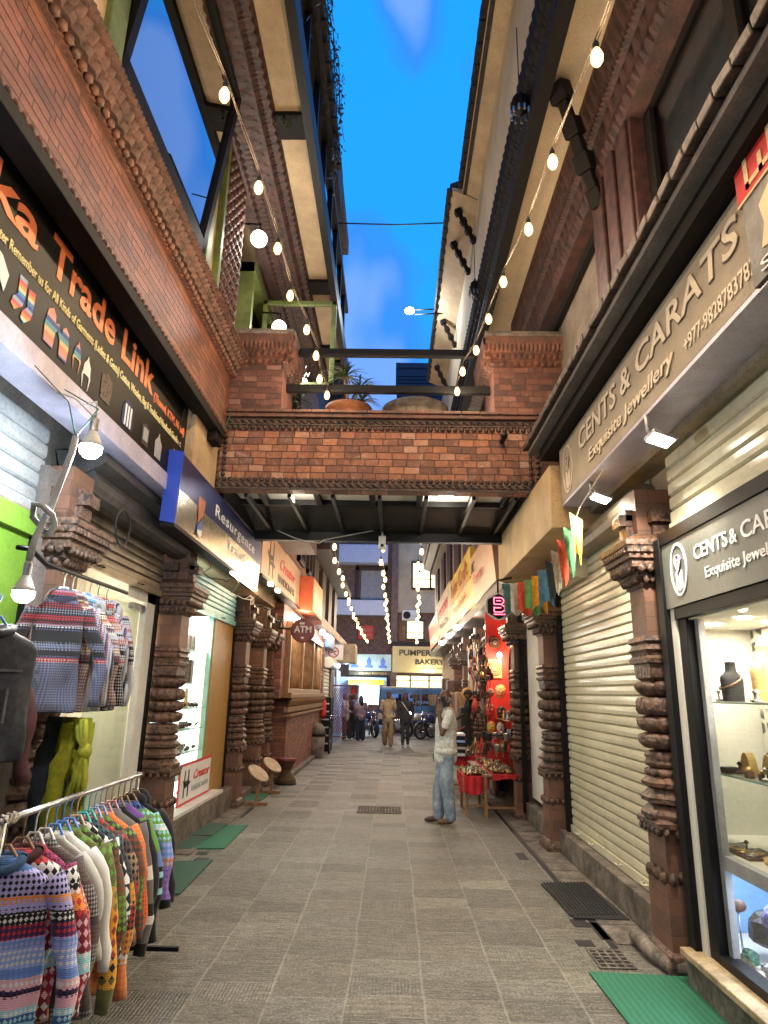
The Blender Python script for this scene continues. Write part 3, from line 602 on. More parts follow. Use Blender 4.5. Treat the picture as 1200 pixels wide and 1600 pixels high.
m = MB(); m.poly([(1.22, 8.62, 9.06), (.82, 8.62, 9.25), (.82, 8.62, 9.3), (1.22, 8.62, 9.25)], (0, 6.6, 0)); m.build('eave_soffit', M['stucco'], RM)
m = MB()
for i in range(46):
    y = 8.62+i*.143; m.box((.80, y+.07, 9.27+.012*(i % 2)), (.10, .13, .07), (0, -.3, random.uniform(-.08, .08)))
m.poly([(.79, 8.62, 9.3), (4, 8.62, 10.7), (4, 8.62, 10.8), (.79, 8.62, 9.37)], (0, 6.6, 0)); m.build('roof', M['tile_dark'], RM)
for y in (8.95, 9.75, 12.2, 14.2):
    m = MB(); strut(m, (1.2, y, 8.55), (.93, y, 9.16), .09); m.build('carved_strut', M['black_wood'], RM, bevel=.01)
for y in (10.6, 11.4, 12.3):
    m = MB(); strut(m, (1.55, y, 5.1), (1.05, y, 6.1), .10); m.build('carved_strut', M['black_wood'], RM, bevel=.01)
# ================================================================== LEFT: near building
LN = thing('brick_shophouse', 'near left brick shophouse with big blue reflecting window and green painted shop front', 'building', (-2.4, 2, 0))
m = MB(); m.bb(-6, -2.62, -7, 7.6, 3.1, 4.45); m.bb(-6, -3.6, -7, 7.6, 0, 3.1); m.bb(-3.6, -2.35, 4.2, 4.45, 0, 3.1); m.build('wall', M['stucco_grey'], LN)
m = MB(); m.bb(-6, -1.95, -7, 7.0, 4.43, 5.45); m.build('brick_wall', M['brick_upper'], LN)
m = MB(); m.bb(-6, -2.02, 6.14, 7.0, 3.3, 4.40); m.build('tan_pier', M['stucco'], LN)
m = MB(); m.bb(-6, -2.05, -7, 7.0, 5.72, 7.0) if False else m.bb(-6, -2.35, -7, 7.0, 5.45, 9)
m.bb(-2.35, -1.98, -7, -.5, 5.72, 7); m.build('upper_wall', M['stucco_grey'], LN)
m = MB(); carved_run(m, [(-1.95, 5.17, 0, 1), (-1.93, 5.18, .02, .06), (-1.92, 5.22, .0, 1), (-1.90, 5.26, 0, 1)], -7, 7.06, .02)
rope(m, (-1.905, -2, 5.22), (-1.905, 7.05, 5.22), .038, .082, 'bead'); m.build('bead_moulding', M['terracotta'], LN, recalc=False)
m = MB(); carved_run(m, [(-1.93, 5.25, 0, 1), (-1.88, 5.26, .02, .11), (-1.87, 5.30, .035, .11), (-1.86, 5.33, .015, .055), (-1.84, 5.335, 0, 1), (-1.84, 5.35, .025, .08), (-1.82, 5.38, .025, .08), (-1.82, 5.385, 0, 1), (-1.80, 5.39, .012, .045), (-1.80, 5.41, .012, .045), (-1.78, 5.415, 0, 1), (-1.77, 5.425, .02, .045), (-1.77, 5.45, 0, 1), (-2.1, 5.47, 0, 1)], -2, 7.08, .0125)
m.build('carved_cornice', M['carved'], LN, recalc=False)
m = MB(); rope(m, (-1.93, -2, 4.455), (-1.93, 6.95, 4.455), .03, .075, 'rope'); m.bb(-1.95, -1.935, -7, 6.95, 4.42, 4.47); m.build('rope_moulding', M['terracotta'], LN)
m = MB(); m.bb(-2.32, -1.93, -7, 6.78, 4.40, 4.425); m.bb(-2.06, -1.90, -7, 6.78, 4.33, 4.42); m.bb(-2.04, -1.92, 6.55, 6.78, 4.22, 4.33); m.build('ledge_beam', M['black_wood'], LN, bevel=.006)
# the big window
m = MB()
for a, b in ((3.44, 3.52), (5.36, 5.44)): m.bb(-1.98, -1.90, a, b, 5.48, 7.55)
m.bb(-1.98, -1.90, 3.44, 5.44, 7.48, 7.55); m.bb(-1.98, -1.90, 3.44, 5.44, 5.48, 5.80)
m.v = [(x+(z-5.48)*.12, y, z) for x, y, z in m.v]; w_ = m.build('window', M['black_steel'], LN)
m = MB(); m.bb(-1.945, -1.938, 3.52, 5.36, 5.50, 7.40); m.v = [(x+(z-5.48)*.12, y, z) for x, y, z in m.v]; q = m.build('pane', M['window_glass'], LN); q.parent = w_
m = MB(); m.bb(-2.0, -1.86, 3.2, 3.42, 5.48, 7.55); m.bb(-2.0, -1.86, 5.46, 5.62, 5.48, 7.55); m.bb(-2.0, -1.86, 5.88, 5.96, 5.48, 7.55); [setattr(q, 'parent', w_) for q in each(m, 'green_frame', M['olive_paint'], LN, .01)]
m = MB(); m.bb(-2.0, -1.90, 2.6, 3.2, 5.48, 7.55); m.bb(-2.0, -1.93, 5.62, 5.88, 5.48, 7.55); each(m, 'plank_panel', M['stucco'], LN)
m = MB(); m.bb(-2.35, -1.88, 5.96, 6.75, 5.46, 7.6)
for i in range(14):
    for j in range(6): m.ell((-1.87, 6.05+j*.12, 5.6+i*.14), (.03, .045, .045), 6, 4)
m.build('carved_jamb', M['carved'], LN, recalc=False)
m = MB(); carved_run(m, [(-1.98, 7.54, 0, 1), (-1.86, 7.55, .02, .12), (-1.84, 7.60, .03, .12), (-1.80, 7.61, 0, 1), (-1.76, 7.64, .03, .08), (-1.72, 7.66, 0, 1), (-1.66, 7.70, .04, .16), (-1.60, 7.72, .02, .08), (-1.55, 7.73, 0, 1), (-1.52, 7.79, .03, .06), (-1.45, 7.81, .03, .12), (-1.40, 7.9, 0, 1)], -7, 12.2, .025)
m.build('carved_eave', M['carved_dark'], LN, recalc=False)
m = MB(); m.bb(-2.4, -1.08, -7, 12.2, 7.9, 7.96); m.build('soffit', M['stucco'], LN)
many('soffit_beam', [(-1.45, -1.1, y, y+.34, 7.84, 7.895) for y in (.5, 3.1, 5.9, 9.0, 11.6)], M['black_wood'], LN)
m = MB(); m.bb(-1.1, -1.0, -7, 12.2, 7.84, 8.15); m.bb(-1.12, -1.04, -7, 12.2, 8.15, 8.3); m.build('edge_beam', M['black_steel'], LN)
m = MB(); m.bb(-1.12, -1.10, -7, 12.2, 8.3, 9.3); m.build('balustrade_glass', M['window_glass'], LN)
m = MB()
for i in range(20): m.bb(-1.12, -1.06, -6.5+i*.95, -6.44+i*.95, 8.3, 9.35)
m.bb(-1.14, -1.04, -7, 12.2, 9.3, 9.4); m.bb(-4, -1.2, -7, 12.2, 7.97, 12); m.build('balcony_frame', M['black_steel'], LN)
m = MB(); m.bb(-4, -.93, 4, 8.45, 9.45, 9.65); m.bb(-1.04, -.98, 4, 8.45, 9.35, 9.45)
for i in range(16): m.bb(-1.1, -.90, 4.1+i*.28, 4.2+i*.28, 9.42, 9.47)
m.bb(-4, -1.0, 4, 9.6, 9.65, 10.4)
m.bb(-4, -1.02, 9.5, 11.5, 10.2, 10.5)
m.build('roof_terrace', M['tile_dark'], LN)
# street level
pillar(LN, -2.42, 4.52, 1.02, 1.0); pillar(LN, -2.42, 7.25, 1.0, 1.0)
m = MB(); m.bb(-2.6, -2.28, -7, 7.4, 0, .10); m.bb(-2.62, -2.3, 4.8, 7.0, .1, .16); m.build('plinth', M['stone'], LN, bevel=.008)
m = MB(); m.bb(-3.6, -2.42, 3.98, 4.2, 0, 2.74); m.bb(-2.45, -2.40, 3.4, 3.62, 0, 2.74); m.bb(-2.45, -2.40, 3.8, 4.2, 0, 2.74); m.bb(-2.5, -2.36, -3, 4.2, 2.6, 2.74); m.bb(-3.62, -3.58, -3, 4.2, 0, 3.); each(m, 'green_panel', M['green_paint'], LN)
m = MB(); m.bb(-2.47, -2.41, 3.62, 3.8, 0, 2.6); m.build('wood_post', M['wood'], LN)
shutter(LN, -2.42, -5, 4.25, 2.83, 3.38, 'shutter_grey', out=1, pitch=.1)
m = MB(); m.bb(-2.46, -2.37, -5, 4.2, 2.745, 2.76); m.build('shutter_track', M['shutter_brown'], LN)
shutter(LN, -2.5, 4.75, 7.0, 2.66, 3.12, 'shutter_brown', out=1, pitch=.075)
m = MB(); m.poly([(-2.5, 4.7, 3.12), (-2.2, 4.7, 3.3), (-2.2, 4.7, 3.37), (-2.6, 4.7, 3.4)], (0, 2.5, 0)); m.lathe((-2.38, 4.72, 3.15), [(.13, 0), (.13, 2.4)], 14, axis='y'); m.build('shutter_hood', M['hood_grey'], LN)
many('jamb_rail', [(-2.56, -2.5, 6.95, 7.03, .1, 2.95), (-2.56, -2.36, 4.19, 4.27, .1, 2.75)], M['black_steel'], LN)
m = MB(); m.bb(-2.58, -2.52, 6.72, 6.95, .16, 2.6); m.bb(-2.58, -2.52, 6.2, 6.95, 2.5, 2.6); m.build('white_frame', M['white_paint'], LN)
gd = MB(); gd.bb(-2.60, -2.59, 5.75, 6.72, .17, 2.45); gdo = gd.build('glass_door', M['frosted_panel'], LN)
m = MB(); m.bb(-2.57, -2.562, 4.8, 6.7, .17, 2.5); m.build('glass_pane', M['glass'], LN)
m = MB(); m.bb(-2.57, -2.52, 5.72, 5.78, 1.2, 1.32); m.build('handle', M['steel'], LN); MB().bb(-2.58, -2.53, 6.4, 6.72, 2.40, 2.46).build('hinge', M['steel'], LN)
m = MB(); m.bb(-3.5, -3.45, 4.5, 7.4, 0, 3); m.bb(-3.5, -2.6, 7.3, 7.4, 0, 3); m.bb(-3.5, -2.6, 4.5, 7.4, 2.95, 3.0); m.build('shop_interior', M['white_wall'], LN)
pm('sofa_grey', (.12, .125, .135), .7, var=.1, bump=.2)
m = MB(); m.bb(-3.2, -2.7, 4.9, 6.2, .16, .75); m.bb(-3.4, -3.2, 4.9, 6.2, .16, 1.1); m.build('counter', M['sofa_grey'], LN, bevel=.03)
emit('chandelier', (1, .75, .4), 5)
m = MB()
for i in range(22):
    a = random.uniform(0, 6.28); r = random.uniform(.02, .17); m.ell((-3.0+r*math.cos(a), 5.6+r*math.sin(a), 2.4+random.uniform(-.12, .1)), (.014, .014, .02), 6, 4)
m.build('chandelier', M['chandelier'], LN)
lamp('shop_light', (-3.1, 6.0, 2.0), 30, (1, .86, .66), r=.12, parent=LN)
# ================================================================== BRIDGE
pm('sparkle', (.03, .028, .025), .25, var=.5, nscale=90, bump=.8, bscale=160)
BR = thing('brick_footbridge', 'carved brick footbridge crossing the alley between the two rows of shophouses', 'bridge', (-.2, 8, 3.8))
X0, X1, ZB, ZT = -2.06, 1.65, 3.83, 4.72
m = MB(); m.bb(X0-.2, X1+.2, 7.06, 7.22, ZB, ZT-.03); m.build('brick_parapet', M['brick_bridge'], BR)
m = MB(); m.bb(X0-.2, X1+.2, 9.0, 9.15, ZB, ZT-.03); m.build('rear_parapet', M['brick_bridge'], BR)
m = MB(); m.bb(X0-.25, X1+.25, 6.98, 7.26, ZT-.035, ZT+.01)
for i in range(19): m.box((X0-.1+i*.215, 7.1, ZT+.028), (.208, .3, .035), (0, random.uniform(-.01, .01), 0))
m.build('coping', M['terracotta'], BR, bevel=.006)
m = MB()
for z, kind, r, pt in ((ZT-.07, 'rope', .033, .085), (ZT-.145, 'bead', .034, .07), (ZB+.115, 'bead', .030, .07), (ZB+.045, 'rope', .033, .085)):
    rope(m, (X0+.02, 7.045, z), (X1-.02, 7.045, z), r, pt, kind)
for x in (X0+.03, X1-.13): rope(m, (x, 7.045, ZB+.1), (x, 7.045, ZT-.1), .03, .075, 'rope')
for x in (X0+.11, X1-.05): rope(m, (x, 7.045, ZB+.14), (x, 7.045, ZT-.16), .03, .065, 'bead')
m.bb(X0, X1, 7.03, 7.06, ZT-.06, ZT-.04); m.bb(X0, X1, 7.03, 7.06, ZB, ZB+.02); m.bb(X0, X1, 7.035, 7.06, ZT-.115, ZT-.1); m.bb(X0, X1, 7.035, 7.06, ZB+.07, ZB+.085)
m.build('rope_moulding', M['tile_brown'], BR)
m = MB(); m.poly([(1.65, 7.03, 3.83), (1.83, 7.03, 3.83), (1.83, 7.03, 4.3), (1.72, 7.03, 4.42), (1.65, 7.03, 4.45)], (0, .2, 0)); m.build('corner_tab', M['brick_pier'], BR)
m = MB(); m.poly([(-2.06, 7.03, 3.83), (-2.2, 7.03, 3.83), (-2.2, 7.03, 4.25), (-2.12, 7.03, 4.35), (-2.06, 7.03, 4.45)], (0, .2, 0)); m.build('corner_tab', M['brick_pier'], BR)
# piers with carved caps
for a, b, nm in ((-2.15, -1.34, 0), (1.13, 2.2, 1)):
    m = MB(); m.bb(a, b, 7.04, 7.75, ZT+.045, 5.42); pe = m.build('pier', M['brick_pier'], BR)
    m = MB(); o0 = 7.04
    carved_run(m, [(o0, 5.36, 0, 1), (o0-.03, 5.38, .03, .08), (o0-.04, 5.44, .0, .08), (o0-.06, 5.46, .035, .07), (o0-.07, 5.52, .01, 1), (o0-.09, 5.54, .025, .05), (o0-.10, 5.60, .02, .05), (o0-.12, 5.62, 0, 1), (o0-.13, 5.70, 0, 1), (7.4, 5.72, 0, 1)], a-.1, b+.12, .012, along='x', sgn=-1)
    xi = b if nm == 0 else a; sg = 1 if nm == 0 else -1
    carved_run(m, [(xi, 5.36, 0, 1), (xi+sg*.03, 5.38, .03, .08), (xi+sg*.04, 5.44, .0, .08), (xi+sg*.06, 5.46, .035, .07), (xi+sg*.07, 5.52, .01, 1), (xi+sg*.09, 5.54, .025, .05), (xi+sg*.10, 5.60, .02, .05), (xi+sg*.12, 5.62, 0, 1), (xi+sg*.13, 5.70, 0, 1), (xi-sg*.3, 5.72, 0, 1)], 6.95, 7.85, .012, sgn=sg)
    q = m.build('carved_cap', M['terracotta'], BR, recalc=False); q.parent = pe
    m = MB(); 
    for i in range(2): m.bb(a-.1, b+.14-.03*i, 6.9+.03*i, 7.9, 5.705+i*.042, 5.742+i*.042)
    q = m.build('cap_tiles', M['stone'], BR, bevel=.004); q.parent = pe
# deck and glazed underside
m = MB(); m.bb(X0, X1, 7.22, 8.05, 4.0, 4.08); m.build('ceiling_panel', M['white_paint'], BR)
m = MB(); m.poly([(X0, 8.05, 4.0), (X0, 9.02, 3.82), (X0, 9.02, 3.86), (X0, 8.05, 4.04)], (X1-X0, 0, 0)); m.build('tinted_glass_panel', M['sparkle'], BR)
m = MB(); m.bb(X0-.1, X1+.1, 9.02, 9.14, 3.70, 3.83); m.bb(X0-.1, X1, 8.02, 8.10, 3.93, 4.0); m.bb(X0-.1, X0+.1, 7.22, 9.02, 3.76, 4.05); m.bb(X1-.12, X1+.1, 7.22, 9.02, 3.76, 4.05)
for x in (-1.62, -.95, -.28, .3, .95, 1.35): m.bb(x-.035, x+.035, 7.22, 8.03, 3.92, 4.0)
for i, x in enumerate((-1.72, -1.22, -.72, -.18, .36, .9, 1.38)): m.bb(x-.022, x+.022, 7.25, 9.03, 3.80, 3.86)
m.build('steel_frame', M['black_steel'], BR, bevel=.004)
m = MB(); m.bb(-1.6, .95, 7.28, 7.36, 5.64, 5.73); m.bb(-1.6, 1.2, 7.28, 7.36, 5.15, 5.24); m.build('pergola_beam', M['black_steel'], BR, bevel=.006)
m = MB(); m.tube([(1.2, 7.02, 4.42), (1.2, 6.9, 4.42)], .03, 8); m.ell((1.2, 6.86, 4.43), (.04, .06, .045)); m.build('drain_pipe', M['black_steel'], BR)
emit('tube_white', (1, .90, .72), 14)
for x0, x1, y in ((-1.42, -1.22, 7.45), (-1.16, -.97, 7.45)):
    m = MB(); m.bb(x0, x1, y-.02, y+.02, 3.93, 3.96); o = m.build('strip_lamp', M['tube_white'])
    tag(o, 'glowing strip lamp under the footbridge, '+('left' if x0 < -1.3 else 'right')+' one of the pair', 'strip lamp', 'strip lamps under the footbridge')
lamp('strip_light', (-1.2, 7.5, 3.84), 14, (1, .88, .68), r=.05)
m = MB(); m.lathe((.62, 7.7, 3.955), [(.09, 0), (.09, .04)], 16); tag(m.build('ceiling_lamp', M['tube_white']), 'small round ceiling lamp under the right half of the footbridge', 'ceiling lamp')
lamp('ceiling_light', (.62, 7.7, 3.84), 8, (1, .9, .72), r=.08)
t_ = thing('security_camera', 'small white sensor box hanging at the middle of the bridge underside', 'sensor', (-.17, 8.9, 3.5))
m = MB(); m.bb(-.22, -.12, 8.88, 8.97, 3.56, 3.75); m.build('housing', M['white_paint'], t_, bevel=.015)
m = MB(); m.tube([(-.17, 8.92, 3.75), (-.17, 8.92, 3.9)], .012, 6); m.build('bracket', M['white_paint'], t_)
m = MB(); m.ell((-.17, 8.875, 3.61), (.022, .015, .022)); m.build('lens', M['black'], t_)
# ================================================================== LEFT: middle building
LM = thing('brick_shophouse', 'middle left brick shophouse with lit display case and long carved lattice window', 'building', (-2.4, 12, 0))
m = MB(); m.bb(-6, -3.2, 7.6, 20, 0, 3.2); m.bb(-6, -2.3, 7.6, 20, 3.2, 4.4); m.build('wall', M['stucco'], LM)
m = MB(); m.bb(-6, -2.2, 7.02, 11.8, 4.43, 6.98); m.bb(-6, -2.2, 11.8, 17.5, 4.1, 8.8); m.build('brick_wall', M['brick_warm_x'], LM)
m = MB(); m.bb(-6, -2.05, 13.4, 20, .0, 1.52); m.bb(-6, -2.12, 12.8, 20, 1.52, 3.3); m.build('brick_base', M['brick_face_x'], LM)
for y in (10.45, 11.9, 12.75): pillar(LM, -2.40, y, .98, .98)
m = MB(); m.bb(-2.7, -2.3, 7.45, 10.3, 0, .3); m.bb(-2.62, -2.3, 10.6, 12.6, 0, .12); m.bb(-2.35, -1.95, 13.3, 20, 0, .09); m.build('plinth', M['stone'], LM, bevel=.01)
m = MB(); m.bb(-2.56, -2.30, 7.55, 9.7, .30, .335); m.build('white_sill', M['white_paint'], LM)
shutter(LM, -2.45, 7.45, 10.2, 2.66, 3.08, 'shutter_cyan_lit', out=1, pitch=.075)
m = MB(); m.bb(-2.55, -2.45, 9.15, 10.2, .3, 2.6); m.build('gold_panel', M['gold_wood'], LM)
m = MB(); m.bb(-2.5, -2.43, 10.2, 10.26, .1, 3.1); m.bb(-2.5, -2.43, 12.15, 12.2, .1, 3.1); each(m, 'jamb_rail', M['black_steel'], LM)
m = MB(); m.bb(-2.56, -2.5, 10.75, 11.6, .3, 3.0); m.build('white_door', M['white_paint'], LM)
m = MB(); m.bb(-2.56, -2.5, 12.2, 12.5, .1, 3.0); m.build('tan_panel', M['stucco_lit'], LM)
emit('case_back', (.88, 1, .92), 1.3)
m = MB(); m.bb(-2.95, -2.92, 7.5, 9.15, .34, 2.62); m.bb(-2.95, -2.55, 9.12, 9.15, .34, 2.62); m.bb(-2.95, -2.5, 7.5, 9.15, .3, .34); cs = m.build('display_case', M['case_back'], LM)
pm('mint', (.38, .62, .52), .4, var=.05, bump=0)
m = MB(); m.bb(-2.52, -2.47, 7.5, 7.56, .34, 2.62); m.bb(-2.52, -2.47, 9.1, 9.15, .34, 2.62); [setattr(q, 'parent', cs) for q in each(m, 'case_frame', M['mint'], LM)]
SHZ = (.62, .9, 1.17, 1.42, 1.72, 2.12)
m = MB()
for z in SHZ: m.bb(-2.92, -2.5, 7.56, 9.1, z-.006, z+.006)
[setattr(q, 'parent', cs) for q in each(m, 'shelf', M['mint'], LM)]
lamp('case_light', (-2.72, 8.3, 2.58), 18, (.9, 1, .95), kind='AREA', size=(.3, 1.3), parent=LM)
# carved lattice window
m = MB(); m.bb(-2.12, -2.02, 13.2, 19.2, 1.62, 1.70); m.bb(-2.12, -1.92, 13.0, 19.4, 1.52, 1.62); m.bb(-2.12, -1.98, 13.2, 19.2, 2.86, 3.0)
for y in (13.25, 15.2, 17.2, 19.1): m.bb(-2.12, -2.02, y, y+.14, 1.7, 2.86)
wl = m.build('lattice_window', M['wood'], LM, bevel=.01)
m = MB()
for i in range(48): m.tube([(-2.08, 13.42+i*.12, 1.7+k*.145) for k in range(9)], [.014 if k % 2 else .026 for k in range(9)], 5)
for k in range(1, 8): m.bb(-2.1, -2.085, 13.3, 19.2, 1.7+k*.145-.006, 1.7+k*.145+.006)
q = m.build('lattice', M['wood'], LM); q.parent = wl
m = MB(); carved_run(m, [(-2.05, 1.36, 0, 1), (-1.98, 1.38, .02, .2), (-1.95, 1.46, .05, .22), (-1.90, 1.52, 0, 1)], 13.0, 19.5, .03); m.bb(-2.05, -1.93, 13.0, 19.5, 1.18, 1.22); m.bb(-2.05, -1.97, 13.0, 19.5, 1.26, 1.36); q = m.build('carved_sill', M['wood'], LM, recalc=False); q.parent = wl
# upper storeys
m = MB(); m.bb(-2.22, -2.12, 11.8, 17.5, 4.05, 4.35); m.bb(-2.2, -1.9, 11.8, 17.6, 5.6, 5.8); m.bb(-2.2, -1.9, 11.8, 17.6, 7.4, 7.6); m.build('string_course', M['terracotta'], LM)
for y0, y1, z0, z1 in ((12.6, 13.6, 4.5, 5.5), (14.6, 15.6, 4.5, 5.5), (16.2, 17, 4.5, 5.5), (12.4, 13.4, 6.0, 7.2), (14.2, 15.2, 6, 7.2), (15.8, 16.8, 6, 7.2)):
    m = MB(); m.bb(-2.2, -2.12, y0, y0+.12, z0, z1); m.bb(-2.2, -2.12, y1-.12, y1, z0, z1); m.bb(-2.2, -2.12, y0, y1, z0, z0+.12); m.bb(-2.2, -2.12, y0, y1, z1-.12, z1); w = m.build('window', M['dark_wood'], LM, bevel=.01)
    m = MB(); m.bb(-2.19, -2.17, y0+.12, y1-.12, z0+.12, z1-.12); q = m.build('pane', M['window_glass'], LM); q.parent = w
m = MB()
carved_run(m, [(-2.2, 6.7, 0, 1), (-2.0, 6.75, .03, .12), (-1.9, 6.95, .03, .12), (-1.85, 7.0, 0, 1)], 8.8, 12, .03)
m.build('carved_cornice', M['carved_dark'], LM, recalc=False)
# green casement frames opening over the bridge
GW = MB(); y = 8.6
for x in (-2.0, -.98): GW.bb(x, x+.07, y, y+.07, 5.85, 7.25)
GW.bb(-2.0, -.91, y, y+.07, 7.18, 7.25); GW.bb(-2.0, -.91, y, y+.07, 5.85, 5.93)
gw = GW.build('green_window', M['olive_paint'], LM, bevel=.008)
m = MB(); m.bb(-1.93, -.98, y+.03, y+.036, 5.93, 7.18); q = m.build('pane', M['window_glass'], LM); q.parent = gw
text('WOOD FI', M['white_paint'], gw, (-1.25, y-.01, 6.0), .07, .42, face='-y', mirror=True); text('We may', M['white_paint'], gw, (-1.3, y-.01, 6.13), .045, .25, face='-y', mirror=True)
m = MB(); m.bb(-2.2, -2.0, 7.9, 8.0, 5.8, 7.4); m.bb(-2.2, -1.98, 7.9, 9.6, 7.25, 7.4); m.bb(-1.6, -1.5, 9.3, 9.4, 4.1, 5.6); each(m, 'olive_post', M['olive_paint'], LM)
m = MB()
for i in range(3): m.bb(-2.2, -1.45, 9.4, 12.0, 4.1+i*.0, 4.3) if i == 0 else m.bb(-1.75+.1*i, -1.70+.1*i, 9.5, 12, 4.3, 7)
m.build('downpipes', M['carved'], LM)
# ================================================================== LEFT: far building
LF = thing('corner_shop_building', 'far left building with light blue shop front at the alley mouth', 'building', (-2.3, 24, 0))
m = MB(); m.bb(-6, -2.35, 20, 27.4, 0, 10.5); m.bb(-2.35, -2.05, 20, 20.3, 0, 3.3); m.bb(-6, -1.9, 17.6, 27.4, 3.35, 3.6); m.build('wall', M['brick_face_x'], LF)
pm('pale_blue', (.30, .48, .85), .5, var=.06, bump=0); pm('brown_wall', (.20, .12, .10), .7, var=.2)
m = MB(); m.bb(-2.35, -2.05, 22.5, 23.6, 0, 2.5); m.build('shopfront_wall', M['brown_wall'], LF)
m = MB(); m.bb(-2.0, -1.96, 23.7, 25.5, .8, 2.4); m.build('blue_door', M['pale_blue'], LF)
m = MB(); m.bb(-2.05, -1.95, 23.65, 26.5, 0, .8); m.build('blue_panel', M['pale_blue'], LF)
shutter(LF, -2.1, 20.4, 22.6, 1.1, 2.5, 'shutter_brown', out=1, pitch=.12)
m = MB(); m.lathe((-1.95, 20.4, 2.52), [(.17, 0), (.17, 2.6)], 14, axis='y'); m.build('shutter_roll', M['shutter_cream'], LF)
m = MB()
for z in (5.4, 8.2): m.bb(-2.35, -1.75, 17.6, 27, z, z+.2)
for y_ in (18, 20.2, 22.4, 24.6):
    for z in (3.9, 6.2): m.bb(-2.36, -2.2, y_, y_+1.1, z, z+1.4)
each(m, 'carved_window', M['dark_wood'], LF, .02)
# ================================================================== ACROSS THE ROAD
FA = thing('apartment_building', 'dark apartment building across the road with pale blue balcony bands and curtained window', 'building', (-3, 38, 0))
m = MB(); m.bb(-12, -.1, 36.3, 48, 0, 11); m.build('wall', M['brown_wall'], FA)
pm('balcony_white', (.50, .52, .62), .6, var=.05, bump=0)
for z0, z1 in ((8.5, 9.5), (5.65, 6.45)):
    m = MB(); m.bb(-12, -.35, 35.4, 35.5, z0, z1); m.bb(-12, -.35, 35.5, 36.3, z0, z0+.12); m.build('balcony', M['balcony_white'], FA)
m = MB()
for i in range(24): m.lathe((-1.8+i*.055, 36.25, 6.5), [(.03, 0), (.03, 1.7)], 6)
m.build('curtain', M['grey_paint'], FA)
m = MB(); m.bb(-2.1, -1.95, 36.1, 36.25, 6.3, 8.5); m.bb(-.5, -.35, 36.1, 36.25, 6.3, 8.5); m.bb(-2.1, -.35, 36.1, 36.25, 8.2, 8.4); m.build('window_frame', M['dark_wood'], FA)
m = MB(); m.bb(-.12, .22, 35.3, 36.3, 0, 12); m.build('brown_column', M['brown_wall'], FA)
FB = thing('apartment_building', 'cream apartment building across the road with warmly lit windows', 'building', (3, 38, 0))
m = MB(); m.bb(.22, 12, 36.0, 48, 5.9, 11.2); m.build('wall', M['stucco_lit'], FB); m = MB(); m.bb(.22, 12, 36.3, 48, 0, 5.9); m.build('lower_wall', M['brown_wall'], FB)
emit('lit_room', (1, .78, .42), 1.0)
for x0, x1, z0, z1 in ((1.05, 2.0, 7.25, 8.6), (2.06, 2.9, 7.25, 8.6), (.75, 1.6, 4.5, 5.4)):
    m = MB(); m.bb(x0-.1, x1+.1, 35.86, 36.01, z0-.12, z0); m.bb(x0-.1, x1+.1, 35.86, 36.01, z1, z1+.1); m.bb(x0-.1, x0, 35.86, 36.01, z0, z1); m.bb(x1, x1+.06, 35.86, 36.01, z0, z1); m.bb(x0, x1, 35.9, 35.95, z0+(z1-z0)*.33, z0+(z1-z0)*.33+.03)
    w = m.build('window', M['dark_wood'], FB); m = MB(); m.bb(x0, x1, 35.97, 35.99, z0, z1); q = m.build('pane', M['lit_room'], FB); q.parent = w
for x0, x1 in ((.2, .9), (.98, 1.9), (1.98, 3.0)):
    m = MB(); m.bb(x0-.05, x0, 36.1, 36.2, 1.5, 2.6); m.bb(x1, x1+.05, 36.1, 36.2, 1.5, 2.6); m.bb(x0, x1, 36.1, 36.2, 2.55, 2.62); m.bb(x0, x1, 36.1, 36.2, 2.3, 2.34); w = m.build('window', M['black'], FB)
    m = MB(); m.bb(x0, x1, 36.22, 36.24, 1.5, 2.55); q = m.build('pane', M['lit_room'], FB); q.parent = w
m = MB(); m.bb(-.1, 3.5, 34.9, 35.9, 4.0, 4.25); m.build('canopy', M['tile_dark'], FB)
ac = thing('air_conditioner', 'white outdoor air conditioning unit on the wall above the bakery sign', 'air conditioner', (.9, 35.9, 5.4))
m = MB(); m.bb(.45, 1.4, 35.6, 35.98, 5.42, 5.98); m.build('casing', M['white_paint'], ac, bevel=.02); m = MB(); m.lathe((.72, 35.59, 5.7), [(.2, -.01), (.2, .01)], 20, axis='y'); m.build('fan_grille', M['black_steel'], ac)
# tall dark block behind, and a long black roof, both seen above the bridge
pm('night_wall', (.05, .045, .06), .7, var=.2); pm('slate', (.02, .022, .03), .5, var=.2)
o = thing('tower_block', 'dark flat-topped block rising far behind the bridge planters', 'building', (2, 57, 0))
m = MB(); m.bb(0, 4.2, 55, 60, 0, 30.5); m.bb(-.1, 4.3, 54.9, 60.1, 30.5, 31.0); m.bb(.4, 1.7, 54.9, 55, 27, 27.8); m.build('wall', M['night_wall'], o)
m = MB()
for i in range(12): m.bb(0, 4.2, 54.95, 55.0, 26+i*.33, 26.04+i*.33)
m.build('railing', M['black_steel'], o)
o = thing('black_roofed_building', 'building with a steep black metal roof behind the left shophouses', 'building', (-3, 20, 0))
m = MB(); m.poly([(-2.05, 13.2, 9.7), (-6, 13.2, 9.7), (-6, 13.2, 13.5)], (0, 14, 0)); m.poly([(-1.55, 13, 10.1), (-1.45, 13, 10.1), (-5, 13, 14.0), (-5.1, 13, 13.9)], (0, 14, 0)); m.build('roof', M['slate'], o)
m = MB(); m.bb(-6, -2.0, 13.2, 27, 8.8, 9.9)
for i in range(12): m.bb(-2.1, -1.5, 13.4+i*1.1, 13.5+i*1.1, 9.9, 10.0)
m.build('wall', M['night_wall'], o)
